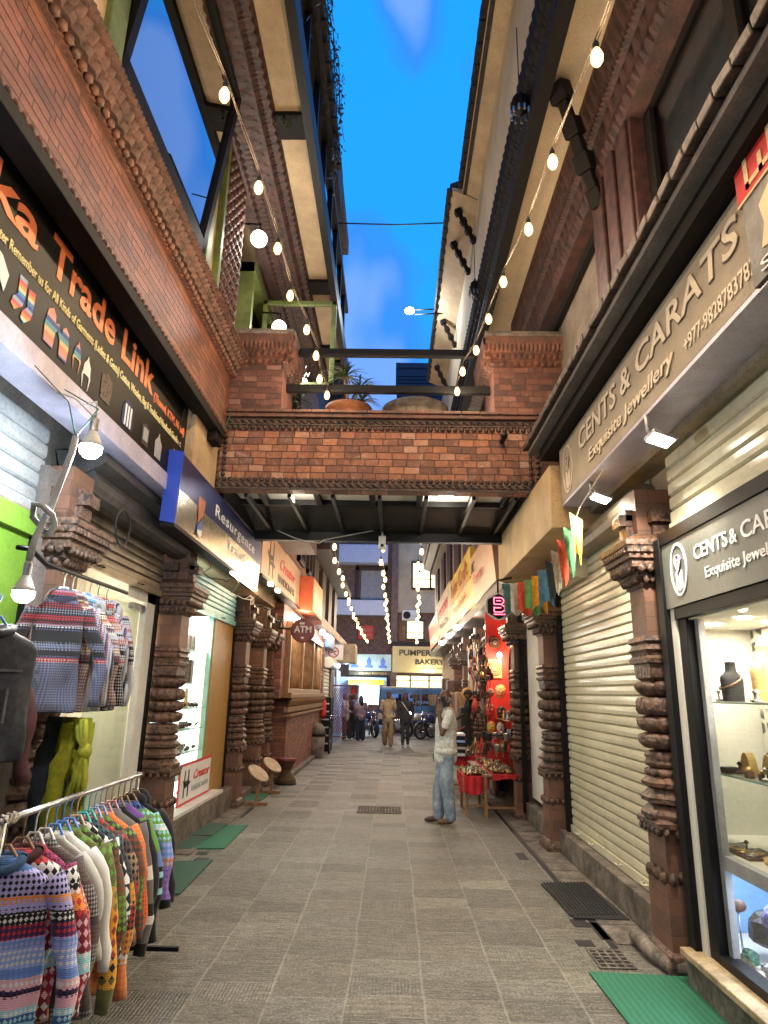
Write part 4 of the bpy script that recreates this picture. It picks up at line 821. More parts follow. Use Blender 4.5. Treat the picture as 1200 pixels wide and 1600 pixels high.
# ================================================================== SIGNS
pm('sign_black', (.010, .009, .008), .42, var=.25, nscale=2, bump=.03, bscale=60, spec=.12); pm('sign_orange', (.85, .22, .075), .5, var=.05, bump=0); pm('sign_cream', (.75, .66, .32), .5, var=.05, bump=0)
pm('sign_white', (.8, .8, .8), .5, var=.04, bump=0); pm('sign_tan', (.38, .31, .23), .75, var=.08, nscale=3, bump=.5, bscale=120); pm('sign_tan_letter', (.66, .55, .42), .6, var=.05, bump=0); pm('sign_tan_edge', (.14, .09, .06), .6, var=.05, bump=0)
pm('lilac_alu', (.55, .52, .66), .4, metal=.2, var=.1, bump=.1, bscale=60)
pm('red_ink', (.62, .03, .03), .5, var=.05, bump=0); pm('dark_ink', (.02, .018, .016), .5, var=.05, bump=0); pm('blue_ink', (.05, .12, .45), .5, var=.05, bump=0)
pm('peach', (.48, .30, .19), .5, var=.05, bump=.03); pm('sign_yellow', (.60, .42, .06), .5, var=.1, nscale=2, bump=.02); pm('sign_dirty', (.60, .48, .34), .6, var=.15, nscale=3, bump=.05); pm('sign_red_orange', (.52, .09, .03), .5, var=.1, bump=.02)
pm('lime', (.50, .68, .06), .5, var=.05, bump=0); pm('maroon', (.19, .02, .02), .4, var=.1, bump=0)
def stripes(name, cols, scale, axis='Z', wob=.004, co='geo', rough=.8):
    if name in M: return M[name]
    m, t, p = nodes(name); g = coords(t, co); n = N(t, 'TexNoise', Scale=20.); t.links.new(g, n.inputs['Vector'])
    s = N(t, 'SeparateXYZ'); t.links.new(g, s.inputs[0])
    v = math_(t, 'FRACT', math_(t, 'MULTIPLY', math_(t, 'ADD', s.outputs[axis], math_(t, 'MULTIPLY', n.outputs[0], wob)), scale))
    r = N(t, 'ValToRGB'); r.color_ramp.interpolation = 'CONSTANT'; el = r.color_ramp.elements
    el[0].color = (*cols[0], 1); el[1].position = 1/len(cols); el[1].color = (*cols[1], 1)
    for i in range(2, len(cols)): q = el.new(i/len(cols)); q.color = (*cols[i], 1)
    t.links.new(v, r.inputs[0]); t.links.new(r.outputs[0], p.inputs['Base Color']); p.inputs['Roughness'].default_value = rough
    return m
stripes('rainbow', [(.10, .12, .5), (.1, .35, .6), (.75, .7, .5), (.8, .35, .12), (.7, .15, .2), (.35, .5, .55)], 7.)
stripes('rainbow2', [(.75, .35, .25), (.78, .6, .35), (.15, .4, .5), (.1, .15, .4), (.7, .4, .4)], 6.)
# --- the big black board, left
TS = thing('shop_sign', 'long black shop board with orange Trade Link lettering and pictures of woollens', 'sign', (-2.2, 2, 3.5))
MB().bb(-2.32, -2.10, -2.5, 6.12, 3.56, 4.39).build('board', M['sign_black'], TS); 
MB().bb(-2.32, -2.09, -2.5, 6.13, 3.40, 3.555).build('metal_edge', M['lilac_alu'], TS, bevel=.004)
X_ = -2.098
text('ika', M['sign_orange'], TS, (X_, 2.62, 4.08), .24, .62, bold=.02); text('Trade', M['sign_orange'], TS, (X_, 3.40, 4.08), .24, .95, bold=.022); text('Link', M['sign_orange'], TS, (X_, 4.47, 4.08), .24, .68, bold=.022)
text('(Thamel, KTM, Nepal)', M['sign_orange'], TS, (X_, 5.2, 4.06), .07, .85, bold=.01)
text('xporter Remember us for All Kinds of Garments (Ladies & Gents) Cotton, Woolen, Bag & Traditional Handicraft Goods etc.', M['sign_cream'], TS, (X_, 2.8, 3.92), .062, 3.2, bold=.012)
def flat(parent, pts, mat, name='picture', x=X_, out=1, th=.003, c=(0, 0), s=1.):
    m = MB(); m.poly([(x, c[0]+p[0]*s, c[1]+p[1]*s) for p in pts], (out*th, 0, 0)); return m.build(name, mat, parent)
sock = [(-.05, .12), (.03, .13), (.03, 0), (.02, -.05), (-.05, -.11), (-.09, -.09), (-.08, -.04), (-.04, 0)]
flat(TS, sock, M['rainbow'], c=(3.2, 3.74), s=.95); flat(TS, [(p[0]*.9+.1, p[1]-.03) for p in sock], M['rainbow'], c=(3.2, 3.74), s=.95)
mitt = [(-.06, -.12), (.05, -.12), (.06, 0), (.10, .04), (.09, .08), (.05, .06), (.04, .11), (0, .14), (-.05, .11), (-.07, 0)]
flat(TS, mitt, M['rainbow2'], c=(3.52, 3.74), s=.95); flat(TS, [(.18-p[0]*.9, p[1]*.9-.02) for p in mitt], M['rainbow2'], c=(3.52, 3.74), s=.95)
hat = [(-.05, 0), (-.045, .05), (-.01, .09), (0, .12), (.01, .09), (.045, .05), (.05, 0), (.06, -.03), (.04, -.12), (.045, -.03), (.03, -.02), (-.03, -.02), (-.045, -.03), (-.04, -.12), (-.06, -.03)]
flat(TS, hat, M['rainbow2'], c=(3.87, 3.74), s=.9); flat(TS, hat, M['sign_white'], c=(4.02, 3.70), s=1.0)
pm('check', (.3, .2, .14), .7, var=.6, nscale=40, bump=0); pm('navy', (.02, .03, .10), .7, var=.2, bump=0)
bag = [(-.08, -.10), (.08, -.10), (.09, .08), (.03, .10), (0, .12), (-.03, .10), (-.09, .08)]
flat(TS, bag, M['check'], c=(4.33, 3.73)); flat(TS, [(-.10, -.10), (.10, -.10), (.11, .02), (.07, .10), (.02, .12), (-.02, .12), (-.07, .10), (-.11, .02)], M['navy'], c=(4.74, 3.70))
for k in (-.05, .0, .05): flat(TS, [(k-.012, -.09), (k+.012, -.09), (k+.012, .08), (k-.012, .08)], M['sign_white'], c=(4.74, 3.70), x=X_+.003)
flat(TS, bag, M['dark_ink'], c=(5.12, 3.69), s=.9); flat(TS, [(-.05, -.05), (.05, -.05), (.05, .06), (-.05, .06)], M['plastic_grey'], c=(5.12, 3.69), x=X_+.003)
flat(TS, [(-.07, -.10), (.07, -.10), (.08, .04), (.02, .09), (0, .13), (-.02, .09), (-.08, .04)], M['plastic_grey'], c=(5.43, 3.70)); flat(TS, [(-.07, -.10), (.07, -.10), (.08, .04), (.03, .09), (0, .14), (-.03, .09), (-.08, .04)], M['rainbow2'], c=(5.83, 3.70))
flat(TS, [(-.02, -.02), (.07, .02), (.14, -.05), (.16, .06), (.08, .13), (-.02, .15)], M['sign_white'], c=(2.9, 3.72))
# --- brushed metal travel sign
RS = thing('shop_sign', 'brushed metal Resurgence travel sign with blue end hung below the brick corner', 'sign', (-2.05, 7.6, 3.1))
m, t, p = nodes('brushed'); g = coords(t); mp = N(t, 'Mapping'); mp.inputs['Scale'].default_value = (1, 60, 1.5); t.links.new(g, mp.inputs[0]); n = N(t, 'TexNoise', Scale=4., Detail=4.); t.links.new(mp.outputs[0], n.inputs['Vector'])
p.inputs['Base Color'].default_value = (.62, .56, .50, 1); p.inputs['Metallic'].default_value = .92; t.links.new(math_(t, 'ADD', math_(t, 'MULTIPLY', n.outputs[0], .12), .2), p.inputs['Roughness'])
b = N(t, 'Bump', Strength=.12, Distance=.004); t.links.new(n.outputs[0], b.inputs['Height']); t.links.new(b.outputs[0], p.inputs['Normal'])
pm('brushed_sky_reflection', (.07, .09, .30), .3, metal=.75, var=.25, nscale=1.5, bump=.1)  # blue sky mirrored in the metal, painted in as a colour
pm('royal_blue', (.02, .06, .42), .4, var=.06, bump=0)
MB().poly([(-2.0, 5.74, 3.10), (-1.97, 5.74, 3.76), (-2.09, 5.74, 3.78), (-2.10, 5.74, 3.12)], (0, 3.84, 0)).build('board', M['brushed'], RS); MB().poly([(-1.982, 5.745, 3.43), (-1.967, 5.745, 3.755), (-1.972, 5.745, 3.757), (-1.99, 5.745, 3.43)], (0, 3.83, 0)).build('blue_panel', M['brushed_sky_reflection'], RS)  # the upper blue sheet is added to stand for the sky's reflection
MB().poly([(-1.985, 5.715, 3.09), (-1.96, 5.715, 3.77), (-2.10, 5.715, 3.79), (-2.12, 5.715, 3.11)], (0, .022, 0)).build('end_panel', M['royal_blue'], RS)
MB().bb(-2.12, -1.99, 5.74, 9.6, 3.065, 3.10).build('bottom_edge', M['black_steel'], RS)
text('Resurgence', M['sign_white'], RS, (-1.975, 6.95, 3.50), .13, 2.1, bold=.0, spacing=1.15); text('Travel', M['sign_white'], RS, (-1.985, 7.6, 3.28), .11, 1.0, spacing=1.1)
pm('rust', (.55, .16, .05), .4, var=.15, bump=0)
flat(RS, [(0, -.10), (.16, .02), (.20, .18), (.14, .30), (-.02, .36), (-.06, .2)], M['rust'], name='logo', x=-1.98, c=(6.4, 3.37)); flat(RS, [(0, -.12), (.15, -.02), (.16, -.16), (.08, -.2), (0, -.18)], M['blue_ink'], name='logo', x=-1.985, c=(6.4, 3.36)); flat(RS, [(0, -.20), (.08, -.22), (.14, -.2), (.15, -.14), (0, -.16)], M['sign_white'], name='logo', x=-1.98, c=(6.4, 3.36))
MB().tube([(-2.02, 5.75, 3.78), (-2.03, 5.72, 4.0), (-2.0, 5.72, 4.2)], .006, 5).build('hanging_wire', M['black_steel'], RS)
MB().bb(-2.02, -1.96, 8.0, 9.4, 3.03, 3.06).build('light_tube', emit('tube_dim', (1, .9, .7), 3), RS)
# --- handicraft sign
CS = thing('shop_sign', 'peach Creator handicrafts sign with red script and black initials', 'sign', (-2.05, 12, 3.3))
MB().bb(-2.12, -2.0, 9.75, 13.9, 3.35, 4.12).build('board', M['peach'], CS); MB().bb(-2.13, -1.98, 9.75, 13.9, 3.31, 3.35).build('bottom_edge', M['black_steel'], CS)
text('Creator', M['red_ink'], CS, (-1.995, 11.3, 3.72), .2, 1.8, bold=.01, shear=.4); text('HANDICRAFTS', M['dark_ink'], CS, (-1.995, 11.2, 3.47), .13, 1.9, bold=.01)
for pts in ([(0, 0), (.08, 0), (.08, .6), (0, .6)], [(.3, 0), (.38, 0), (.38, .6), (.3, .6)], [(0, .26), (.38, .3), (.38, .38), (0, .34)], [(-.15, .35), (.1, .2), (.5, .2), (.5, .25), (.12, .26), (-.1, .42)]): flat(CS, pts, M['dark_ink'], name='logo', x=-1.998, c=(10.35, 3.42))
for y in (10.3, 11.0): 
    o = MB().bb(-1.99, -1.93, y, y+.14, 3.26, 3.31).build('sign_lamp', emit('warm_small', (1, .82, .55), 12), None); tag(o, 'small glowing lamp under the peach handicrafts sign, '+('nearer' if y < 10.5 else 'farther')+' of two', 'lamp', 'lamps under the handicrafts sign')
lamp('sign_light', (-1.8, 10.8, 3.1), 3, (1, .75, .45), r=.08)
# --- small handicraft plate in the display case
PS = thing('shop_sign', 'white Creator handicrafts plate with red border leaning low in the lit case', 'sign', (-2.44, 8.9, .34))
MB().bb(-2.45, -2.435, 8.1, 9.45, .34, .80).build('border', M['red_ink'], PS); MB().bb(-2.436, -2.43, 8.13, 9.42, .37, .77).build('plate', M['sign_white'], PS)
text('Creator', M['red_ink'], PS, (-2.428, 8.62, .59), .10, .72, shear=.4, bold=.01); text('HANDICRAFTS', M['plastic_grey'], PS, (-2.428, 8.60, .46), .055, .72, bold=.01)
for pts in ([(0, 0), (.04, 0), (.05, .3), (.02, .3)], [(.16, 0), (.2, 0), (.2, .3), (.16, .3)], [(0, .13), (.2, .15), (.2, .19), (0, .17)], [(-.04, .2), (.06, .1), (.26, .14), (.26, .17), (.08, .14)]): flat(PS, pts, M['dark_ink'], name='logo', x=-2.43, c=(8.26, .42))
# --- orange and lime light box
OS = thing('light_box_sign', 'projecting box sign with red orange side and orange over lime front', 'sign', (-1.9, 15, 3.3))
pm('fluor_orange', (.9, .30, .12), .5, var=.1, bump=0)
MB().poly([(-2.1, 13.95, 3.32), (-1.72, 13.95, 3.28), (-1.72, 13.95, 4.02), (-2.1, 13.95, 4.06)], (0, 1.9, 0)).build('box', M['sign_red_orange'], OS, bevel=.01)
MB().bb(-1.718, -1.71, 14.0, 15.8, 3.60, 4.0).build('upper_front', M['fluor_orange'], OS); MB().bb(-1.718, -1.71, 14.0, 15.8, 3.30, 3.6).build('lower_front', M['lime'], OS)
# --- ATM disc
AT = thing('atm_sign', 'round maroon ATM sign sticking out from the left wall', 'sign', (-1.75, 12.7, 2.55))
MB().lathe((-1.72, 12.7, 2.77), [(.215, -.04), (.23, -.03), (.23, .03), (.215, .04)], 32, axis='y').build('disc', M['maroon'], AT)
text('ATM', M['sign_white'], AT, (-1.88, 12.655, 2.73), .12, .33, face='-y', bold=.02); MB().bb(-1.78, -1.69, 12.655, 12.66, 2.88, 2.92).build('card_icon', M['sign_white'], AT); MB().ell((-1.72, 12.66, 2.63), (.03, .004, .02)).build('hand_icon', M['sign_white'], AT)
MB().tube([(-1.95, 12.7, 2.8), (-2.3, 12.72, 2.82)], .015, 6).build('bracket', M['black_steel'], AT)
# --- far left signs
NS = thing('no_smoking_sign', 'white panel with red crossed circle above the far left shop', 'sign', (-1.95, 21.9, 2.7))
MB().bb(-2.25, -1.62, 21.9, 22.0, 2.66, 3.14).build('panel', M['sign_white'], NS)
m = MB()
for i in range(24):
    a, b_ = 2*PI*i/24, 2*PI*(i+1)/24; m.bar((-1.93+.16*math.cos(a), 21.885, 2.9+.16*math.sin(a)), (-1.93+.16*math.cos(b_), 21.885, 2.9+.16*math.sin(b_)), .035, .01, up=(0, 1, 0))
m.build('red_circle', M['red_ink'], NS); MB().bar((-2.04, 21.88, 3.01), (-1.82, 21.88, 2.79), .03, .01, up=(0, 1, 0)).build('slash', M['red_ink'], NS); MB().bar((-2.03, 21.895, 2.89), (-1.84, 21.895, 2.93), .03, .01, up=(0, 1, 0)).build('cigarette', M['dark_ink'], NS)
o = thing('light_box_sign', 'small cream box sign beside the crossed circle panel', 'sign', (-1.5, 23, 2.6)); MB().bb(-1.85, -1.28, 22.9, 24.2, 2.62, 3.25).build('box', M['sign_dirty'], o, bevel=.02)
o = thing('light_box_sign', 'pale blue lit awning box over the far left shop front', 'sign', (-2, 20.5, 3.1)); MB().bb(-2.3, -1.9, 20.2, 21.8, 2.95, 3.4).build('box', M['pale_blue'], o, bevel=.02)
# --- across the road
o = thing('shop_sign', 'small dark pink sign plate on the brown building across the road', 'sign', (-1.5, 36, 4.4)); MB().bb(-1.9, -1.08, 36.1, 36.2, 4.42, 5.15).build('plate', M['red_ink'], o); text('Hair', M['peach'], o, (-1.8, 36.08, 4.85), .16, .6, face='-y', shear=.3); text('SALON', M['peach'], o, (-1.8, 36.08, 4.6), .08, .6, face='-y')
pm('sign_greyblue', (.28, .38, .45), .5, var=.1, nscale=2)
BS = thing('shop_sign', 'grey blue sign board with three seated figures drawn in dark blue', 'sign', (-1, 34, 2.6)); MB().bb(-2.2, -.08, 34.0, 34.1, 2.72, 3.52).build('board', M['sign_greyblue'], BS)
for x in (-1.9, -1.2, -.5):
    m = MB(); y = 33.98; m.poly([(x-.2, y, 2.85), (x+.2, y, 2.85), (x+.2, y, 2.95), (x+.08, y, 3.0), (x+.12, y, 3.2), (x, y, 3.4), (x-.12, y, 3.2), (x-.08, y, 3.0), (x-.2, y, 2.95)], (0, .01, 0)); m.build('figure', M['blue_ink'], BS)
MB().bb(-2.2, -.08, 34.0, 34.12, 2.5, 2.68).build('lower_board', M['dark_ink'], BS); text('THE ANY BOUTIQUE', M['peach'], BS, (-1.7, 33.98, 2.55), .08, 1.4, face='-y')
pm('sign_olive', (.38, .31, .16), .6, var=.06, nscale=1)
PU = thing('shop_sign', 'big olive tan Pumpernickel bakery board across the road', 'sign', (1.5, 34, 2.6)); MB().bb(-.02, 3.6, 34.0, 34.1, 2.66, 3.95).build('board', M['sign_olive'], PU)
text('PUMPERNICKEL', M['dark_ink'], PU, (.3, 33.985, 3.5), .27, 3.1, face='-y', bold=.03); text('BAKERY', M['dark_ink'], PU, (1.12, 33.985, 3.07), .24, 1.45, face='-y', bold=.03); text('Restaurant & Garden', M['dark_ink'], PU, (1.5, 33.985, 2.85), .07, 1.0, face='-y')
AW = thing('awning', 'pleated lime and yellow awning over the lit shop across the road', 'awning', (-1.3, 33.8, 2.1)); m = MB(); m.grid(lambda u, v: (-2.2+u*1.8, 33.5+.5*v-.05*abs(math.sin(u*60)), 2.02+.26*v), 90, 2)
stripes('awning_cloth', [(.35, .65, .05), (.6, .75, .08), (.8, .6, .05), (.75, .5, .05)], .55, 'X', 0); m.build('cloth', M['awning_cloth'], AW, recalc=False)
PO = thing('lit_poster', 'glowing white poster box standing beside the blue minibus', 'poster', (-1.1, 33.8, .9)); MB().bb(-1.6, -.68, 33.7, 33.8, 1.08, 1.98).build('panel', emit('poster_white', (.9, 1, .92), 1.8), PO); MB().bb(-1.66, -.62, 33.8, 33.9, 1.0, 2.05).build('frame', M['pale_blue'], PO)
text('Red Spices', M['lime'], PO, (-1.5, 33.68, 1.14), .08, .7, face='-y')
SB = thing('tiny_shop', 'blue and tan shop front with red door across the road', 'shop front', (-2, 34.5, 0)); MB().bb(-3.4, -.3, 34.2, 34.4, 0, 2.4).build('wall', M['pale_blue'], SB); MB().bb(-2.05, -1.78, 34.1, 34.2, .9, 1.95).build('red_door', M['red_ink'], SB); MB().bb(-2.2, -2.08, 34.05, 34.2, .5, 2.0).build('door_frame', M['peach'], SB); MB().bb(-1.75, -1.66, 34.05, 34.2, .5, 2.0).build('door_frame', M['peach'], SB)
lamp('shop_light', (-1.6, 33.2, 2.4), 60, (.9, 1, .85), r=.2); lamp('shop_light', (1.8, 33.6, 2.5), 60, (1, .85, .5), r=.2); lamp('street_light', (0, 30, 5), 160, (1, .82, .6), r=.3)
# --- RIGHT signs
FS = thing('shop_sign', 'long tan stucco Cents & Carats fascia sign high on the right', 'sign', (1.7, 2, 3.4))
MB().bb(1.60, 1.9, -4, 6.1, 3.42, 3.97).build('board', M['sign_tan'], FS, bevel=.006); MB().bb(1.60, 1.86, -4, 6.08, 3.395, 3.42).build('metal_edge', M['lilac_alu'], FS)
def rtext(body, par, y, z, h, w, mat, back=None, x=1.596, **k):
    if back: text(body, back, par, (x+.001, y+.006, z-.003), h, w, face='-x', **{**k, 'bold': .018})
    text(body, mat, par, (x-(.004 if back else 0), y, z), h, w, face='-x', **{**k, 'bold': .012})
for w_, y, wd in (('CENTS', 5.42, .98), ('&', 4.33, .2), ('CARATS', 4.03, 1.35)): rtext(w_, FS, y, 3.71, .17, wd, M['sign_tan_letter'], M['sign_tan_edge'], shear=.1)
rtext('Exquisite Jewellery', FS, 5.16, 3.52, .10, 1.7, M['sign_tan_letter'], M['sign_tan_edge'], shear=.15); rtext('+977-9828783782', FS, 3.32, 3.50, .085, .75, M['sign_tan_letter'])
def oval(par, c, ry, rz, x, mat, gem, th=.02):
    m = MB()
    for i in range(36):
        a, b_ = 2*PI*i/36, 2*PI*(i+1)/36; m.bar((x, c[0]+ry*math.cos(a), c[1]+rz*math.sin(a)), (x, c[0]+ry*math.cos(b_), c[1]+rz*math.sin(b_)), th, .006, up=(1, 0, 0))
    m.build('logo_ring', mat, par)
    m = MB(); s = rz
    for q in (-1, 1): m.poly([(x-.003, c[0]+q*.05*s, c[1]-.85*s), (x-.003, c[0]+q*.28*s, c[1]-.75*s), (x-.003, c[0]+q*.28*s, c[1]-.05*s), (x-.003, c[0]+q*.05*s, c[1]-.2*s)], (.006, 0, 0))
    m.build('logo_stem', mat, par)
    m = MB(); k = [(0, -.15), (.3, .35), (.18, .55), (-.18, .55), (-.3, .35)]; m.poly([(x-.003, c[0]+a*s, c[1]+b*s) for a, b in k], (.006, 0, 0)); m.build('logo_gem', gem, par)
    m = MB()
    for a, b in ((k[0], k[1]), (k[1], k[2]), (k[2], k[3]), (k[3], k[4]), (k[4], k[0]), (k[1], k[4]), (k[0], k[2]), (k[0], k[3])): m.bar((x-.005, c[0]+a[0]*s, c[1]+a[1]*s), (x-.005, c[0]+b[0]*s, c[1]+b[1]*s), .006, .004, up=(1, 0, 0))
    m.build('logo_lines', mat, par)
oval(FS, (5.82, 3.69), .16, .22, 1.597, M['sign_tan_letter'], M['sign_tan_edge'])
RP = thing('poster', 'red topped poster hung on the right fascia at the picture edge', 'poster', (1.54, 2.1, 3.3))
MB().bb(1.545, 1.57, 1.5, 2.55, 3.80, 4.16).build('red_half', M['red_ink'], RP); MB().bb(1.545, 1.57, 1.5, 2.52, 3.37, 3.80).build('photo_half', pm('photo_grey', (.10, .09, .10), .5, var=.5, nscale=9, bump=0), RP)
pm('sand', (.78, .52, .28), .6, var=.05, bump=0)
for a in ((2.47, 2.44, 3.84, 4.02), (2.47, 2.2, 3.84, 3.865), (2.36, 2.33, 3.84, 3.93), (2.28, 2.25, 3.84, 4.1), (2.34, 2.0, 4.08, 4.105), (2.25, 1.9, 3.96, 3.985), (2.55, 1.5, 3.795, 3.808)): MB().bb(1.54, 1.546, a[0], a[1], a[2], a[3]).build('strokes', M['sand'], RP)
MB().poly([(1.541, 2.42, 3.5), (1.541, 2.30, 3.47), (1.541, 2.2, 3.55), (1.541, 2.15, 3.7), (1.541, 2.28, 3.76), (1.541, 2.40, 3.70), (1.541, 2.38, 3.6)], (.005, 0, 0)).build('pale_figure', M['sand'], RP); text('Sagar', M['sign_white'], RP, (1.54, 2.45, 3.395), .055, .42, face='-x')
WS = thing('shop_sign', 'dark grey board with white Cents & Carats lettering above the show window', 'sign', (1.87, 3, 2.2))
MB().bb(1.85, 1.93, .6, 4.55, 2.23, 2.66).build('board', M['grey_board'], WS)
rtext('CENTS', WS, 4.02, 2.475, .085, .42, M['sign_white'], x=1.848); rtext('&', WS, 3.57, 2.475, .08, .08, M['sign_white'], x=1.848); rtext('CARATS', WS, 3.45, 2.475, .09, .62, M['sign_white'], x=1.848); rtext('Exquisite Jewellery', WS, 3.90, 2.345, .062, .86, M['sign_white'], x=1.848)
oval(WS, (4.25, 2.46), .115, .165, 1.846, M['sign_white'], pm('violet', (.25, .12, .45), .5, bump=0), .016)
# hexagonal B sign
HB = thing('hexagon_sign', 'black hexagonal sign with glowing pink letter B', 'sign', (1.36, 8.6, 2.6))
MB().lathe((1.36, 8.6, 2.76), [(.165, -.03), (.165, .03)], 6, axis='y').build('plate', M['sign_black'], HB); MB().lathe((1.36, 8.6, 2.76), [(.175, -.02), (.175, .02)], 24, axis='y').build('rim', M['plastic_grey'], HB)
m = MB(); P = emit('pink_glow', (1, .10, .16), 2.2); y = 8.562
for a, b in (((-.06, .10), (.04, .10)), ((.04, .10), (.065, .075)), ((.065, .075), (.065, .04)), ((.065, .04), (.03, .015)), ((-.06, .015), (.03, .015)), ((.03, .015), (.075, -.015)), ((.075, -.015), (.075, -.06)), ((.075, -.06), (.04, -.085)), ((.04, -.085), (-.06, -.085)), ((-.06, .10), (-.06, .015)), ((-.03, .06), (.03, .06)), ((-.06, -.085), (-.06, -.02)), ((-.06, -.03), (.03, -.03)), ((-.065, -.115), (.08, -.115))): m.bar((1.36+a[0], y, 2.77+a[1]), (1.36+b[0], y, 2.77+b[1]), .012, .006, up=(0, 1, 0))
m.build('letter', P, HB); MB().tube([(1.36, 8.6, 2.93), (1.36, 8.6, 3.1), (1.55, 8.65, 3.15)], .015, 6).build('bracket', M['black_steel'], HB)
# fascia signs of the right shops
def rsign(lab, y0, y1, z0, z1, mat, xb=1.52, xt=1.44):
    s = thing('shop_sign', lab, 'sign', (xb, y0, z0), 'fascia signs of the right hand shops'); MB().poly([(xb, y0, z0), (xt, y0, z1), (xt+.1, y0, z1), (xb+.1, y0, z0)], (0, y1-y0, 0)).build('board', M[mat], s, bevel=.006); return s
s = rsign('pinkish white fascia sign with small red script nearest the bridge', 9.75, 12.35, 3.3, 4.12, 'peach'); text('Creator', M['red_ink'], s, (1.45, 12.1, 3.6), .14, 1.3, face='-x', shear=.4); text('HC', M['dark_ink'], s, (1.44, 12.2, 3.8), .2, .4, face='-x')
s = rsign('bright yellow fascia sign reading Lake Craft with lamps along it', 12.4, 17.0, 3.32, 4.4, 'sign_yellow'); text('Lake Craft', M['rust'], s, (1.44, 16.6, 3.95), .32, 3.6, face='-x', bold=.01); MB().bb(1.46, 1.49, 12.6, 16.8, 3.82, 3.85).build('rule', M['rust'], s); text('All kinds of Handicrafts', M['rust'], s, (1.46, 16.5, 3.55), .14, 3.2, face='-x')
s = rsign('dirty tan fascia sign with small dark writing beyond the yellow one', 17.05, 21.8, 3.34, 4.5, 'sign_dirty'); text('HANDICRAFT HOUSE', M['red_ink'], s, (1.45, 21.4, 3.95), .26, 3.6, face='-x'); text('Wholesale & Retail', M['dark_ink'], s, (1.46, 21, 3.6), .16, 3., face='-x')
s = rsign('orange fascia sign farthest down the right side', 21.9, 27.2, 3.36, 4.3, 'sign_red_orange')
# ================================================================== LAMPS
pm('cable_tan', (.10, .07, .045), .6, var=.1, bump=0)
emit('bulb_glow', (1, .58, .16), 3.2); emit('bulb_white', (.85, .93, 1), 14); emit('bulb_warm_white', (1, .93, .78), 8); emit('bulb_far', (1, .62, .22), 3.4)
def bulb(parent, p, s=1., light=0, mat='bulb_glow', col=(1, .74, .46), drop=.12):
    x, y, z = p
    b = MB(); b.smooth = True; b.lathe((x, y, z-drop), [(.002, -.055*s), (.018*s, -.048*s), (.028*s, -.03*s), (.032*s, -.008*s), (.03*s, .012*s), (.02*s, .038*s), (.014*s, .05*s)], 12); o = b.build('bulb', M[mat], parent)
    if s > .9:
        c_ = MB(); c_.lathe((x, y, z-drop), [(.014, .045), (.017, .05), (.017, .085), (.010, .095)], 8); c_.tube([(x, y, z-drop+.09), (x+.008, y, z-.04), (x, y, z)], .004, 5); q = c_.build('socket', M['black'], parent); q.parent = o
    if light: lamp('bulb_light', (x, y, z-drop-.075*s), light, col, r=.03, parent=parent)
def string_light(label, pts, bulbs, back=None, light=6, sc=1., n_l=1, mat='bulb_glow'):
    s = thing('string_light', label, 'string lights', pts[0], 'strings of warm bulbs over the alley')
    m = MB(); full = []
    for a, b in zip(pts, pts[1:]):
        a, b = Vector(a), Vector(b); k = 6
        for i in range(k): f = i/k; p = a.lerp(b, f); p.z -= .05*math.sin(PI*f)*(b-a).length*.35; full.append(p)
    full.append(Vector(pts[-1])); m.tube(full, .004, 5); m.tube([p+Vector((.012, 0, .012*math.sin(i))) for i, p in enumerate(full)], .003, 4); m.build('cable', M['cable_tan'], s)
    for i, p in enumerate(bulbs): bulb(s, p, sc, (light if i < len(bulbs)-4 or sc > 1 else light*.45) if i % n_l == 0 else 0, mat)
    return s
LB = [(-1.08, 3.2, 5.16), (-1.03, 4.0, 5.19), (-1.02, 4.75, 5.24), (-1.01, 5.4, 5.22), (-.93, 6.0, 5.22), (-.89, 6.5, 5.2), (-.89, 6.9, 5.12), (-.83, 7.2, 5.06)]
RB = [(.98, 2.6, 4.75), (.98, 3.5, 4.96), (.99, 4.3, 5.09), (.93, 5.1, 5.18), (.90, 5.8, 5.24), (.85, 6.4, 5.23), (.75, 6.85, 5.21), (.72, 7.2, 5.13)]
def up_(l, d=.12): return [(x, y, z+d) for x, y, z in l]
pl = [(-1.25, -6, 5.2)]+[(-1.2, -4.5+i*1.1, 5.25) for i in range(7)]+up_(LB)+[(-.8, 7.32, 5.2)]; string_light('string of warm bulbs on the left running up to the footbridge pergola', pl, [(-1.2, -4.5+i*1.1, 5.25) for i in range(7)]+up_(LB), light=10)  # the evenly spaced bulbs behind the camera are unseen, added as fill light
pl = [(1.05, -6, 4.8)]+[(1.05, -4.6+i*1.1, 4.9) for i in range(6)]+up_(RB)+[(.7, 7.32, 5.2)]; string_light('string of warm bulbs on the right running up to the footbridge pergola', pl, [(1.05, -4.6+i*1.1, 4.9) for i in range(6)]+up_(RB), light=13)  # likewise, the unseen bulbs at the camera's back are added for fill
for lab, a, b, sg in (('leftmost', (-1.0, 9.3, 4.12), (-1.13, 31, 3.98), .10), ('middle', (-.22, 9.3, 4.1), (-.15, 31, 3.98), .0), ('rightmost', (.38, 9.3, 4.06), (1.1, 31, 3.98), .0)):
    P_ = []
    for i in range(24):
        f = i/23; y = a[1]+.6+f*20.5; g_ = (y-a[1])/(b[1]-a[1]); P_.append((a[0]+(b[0]-a[0])*g_+.03*math.sin(i*2.1)-sg*math.sin(PI*g_), y, a[2]+(b[2]-a[2])*g_-.12*math.sin(PI*g_)+.03*math.sin(i*1.7)))
    string_light(lab+' of the three strings of warm bulbs strung beyond the footbridge', [a]+P_+[b], P_, light=9, sc=1.08, n_l=3, mat='bulb_far')
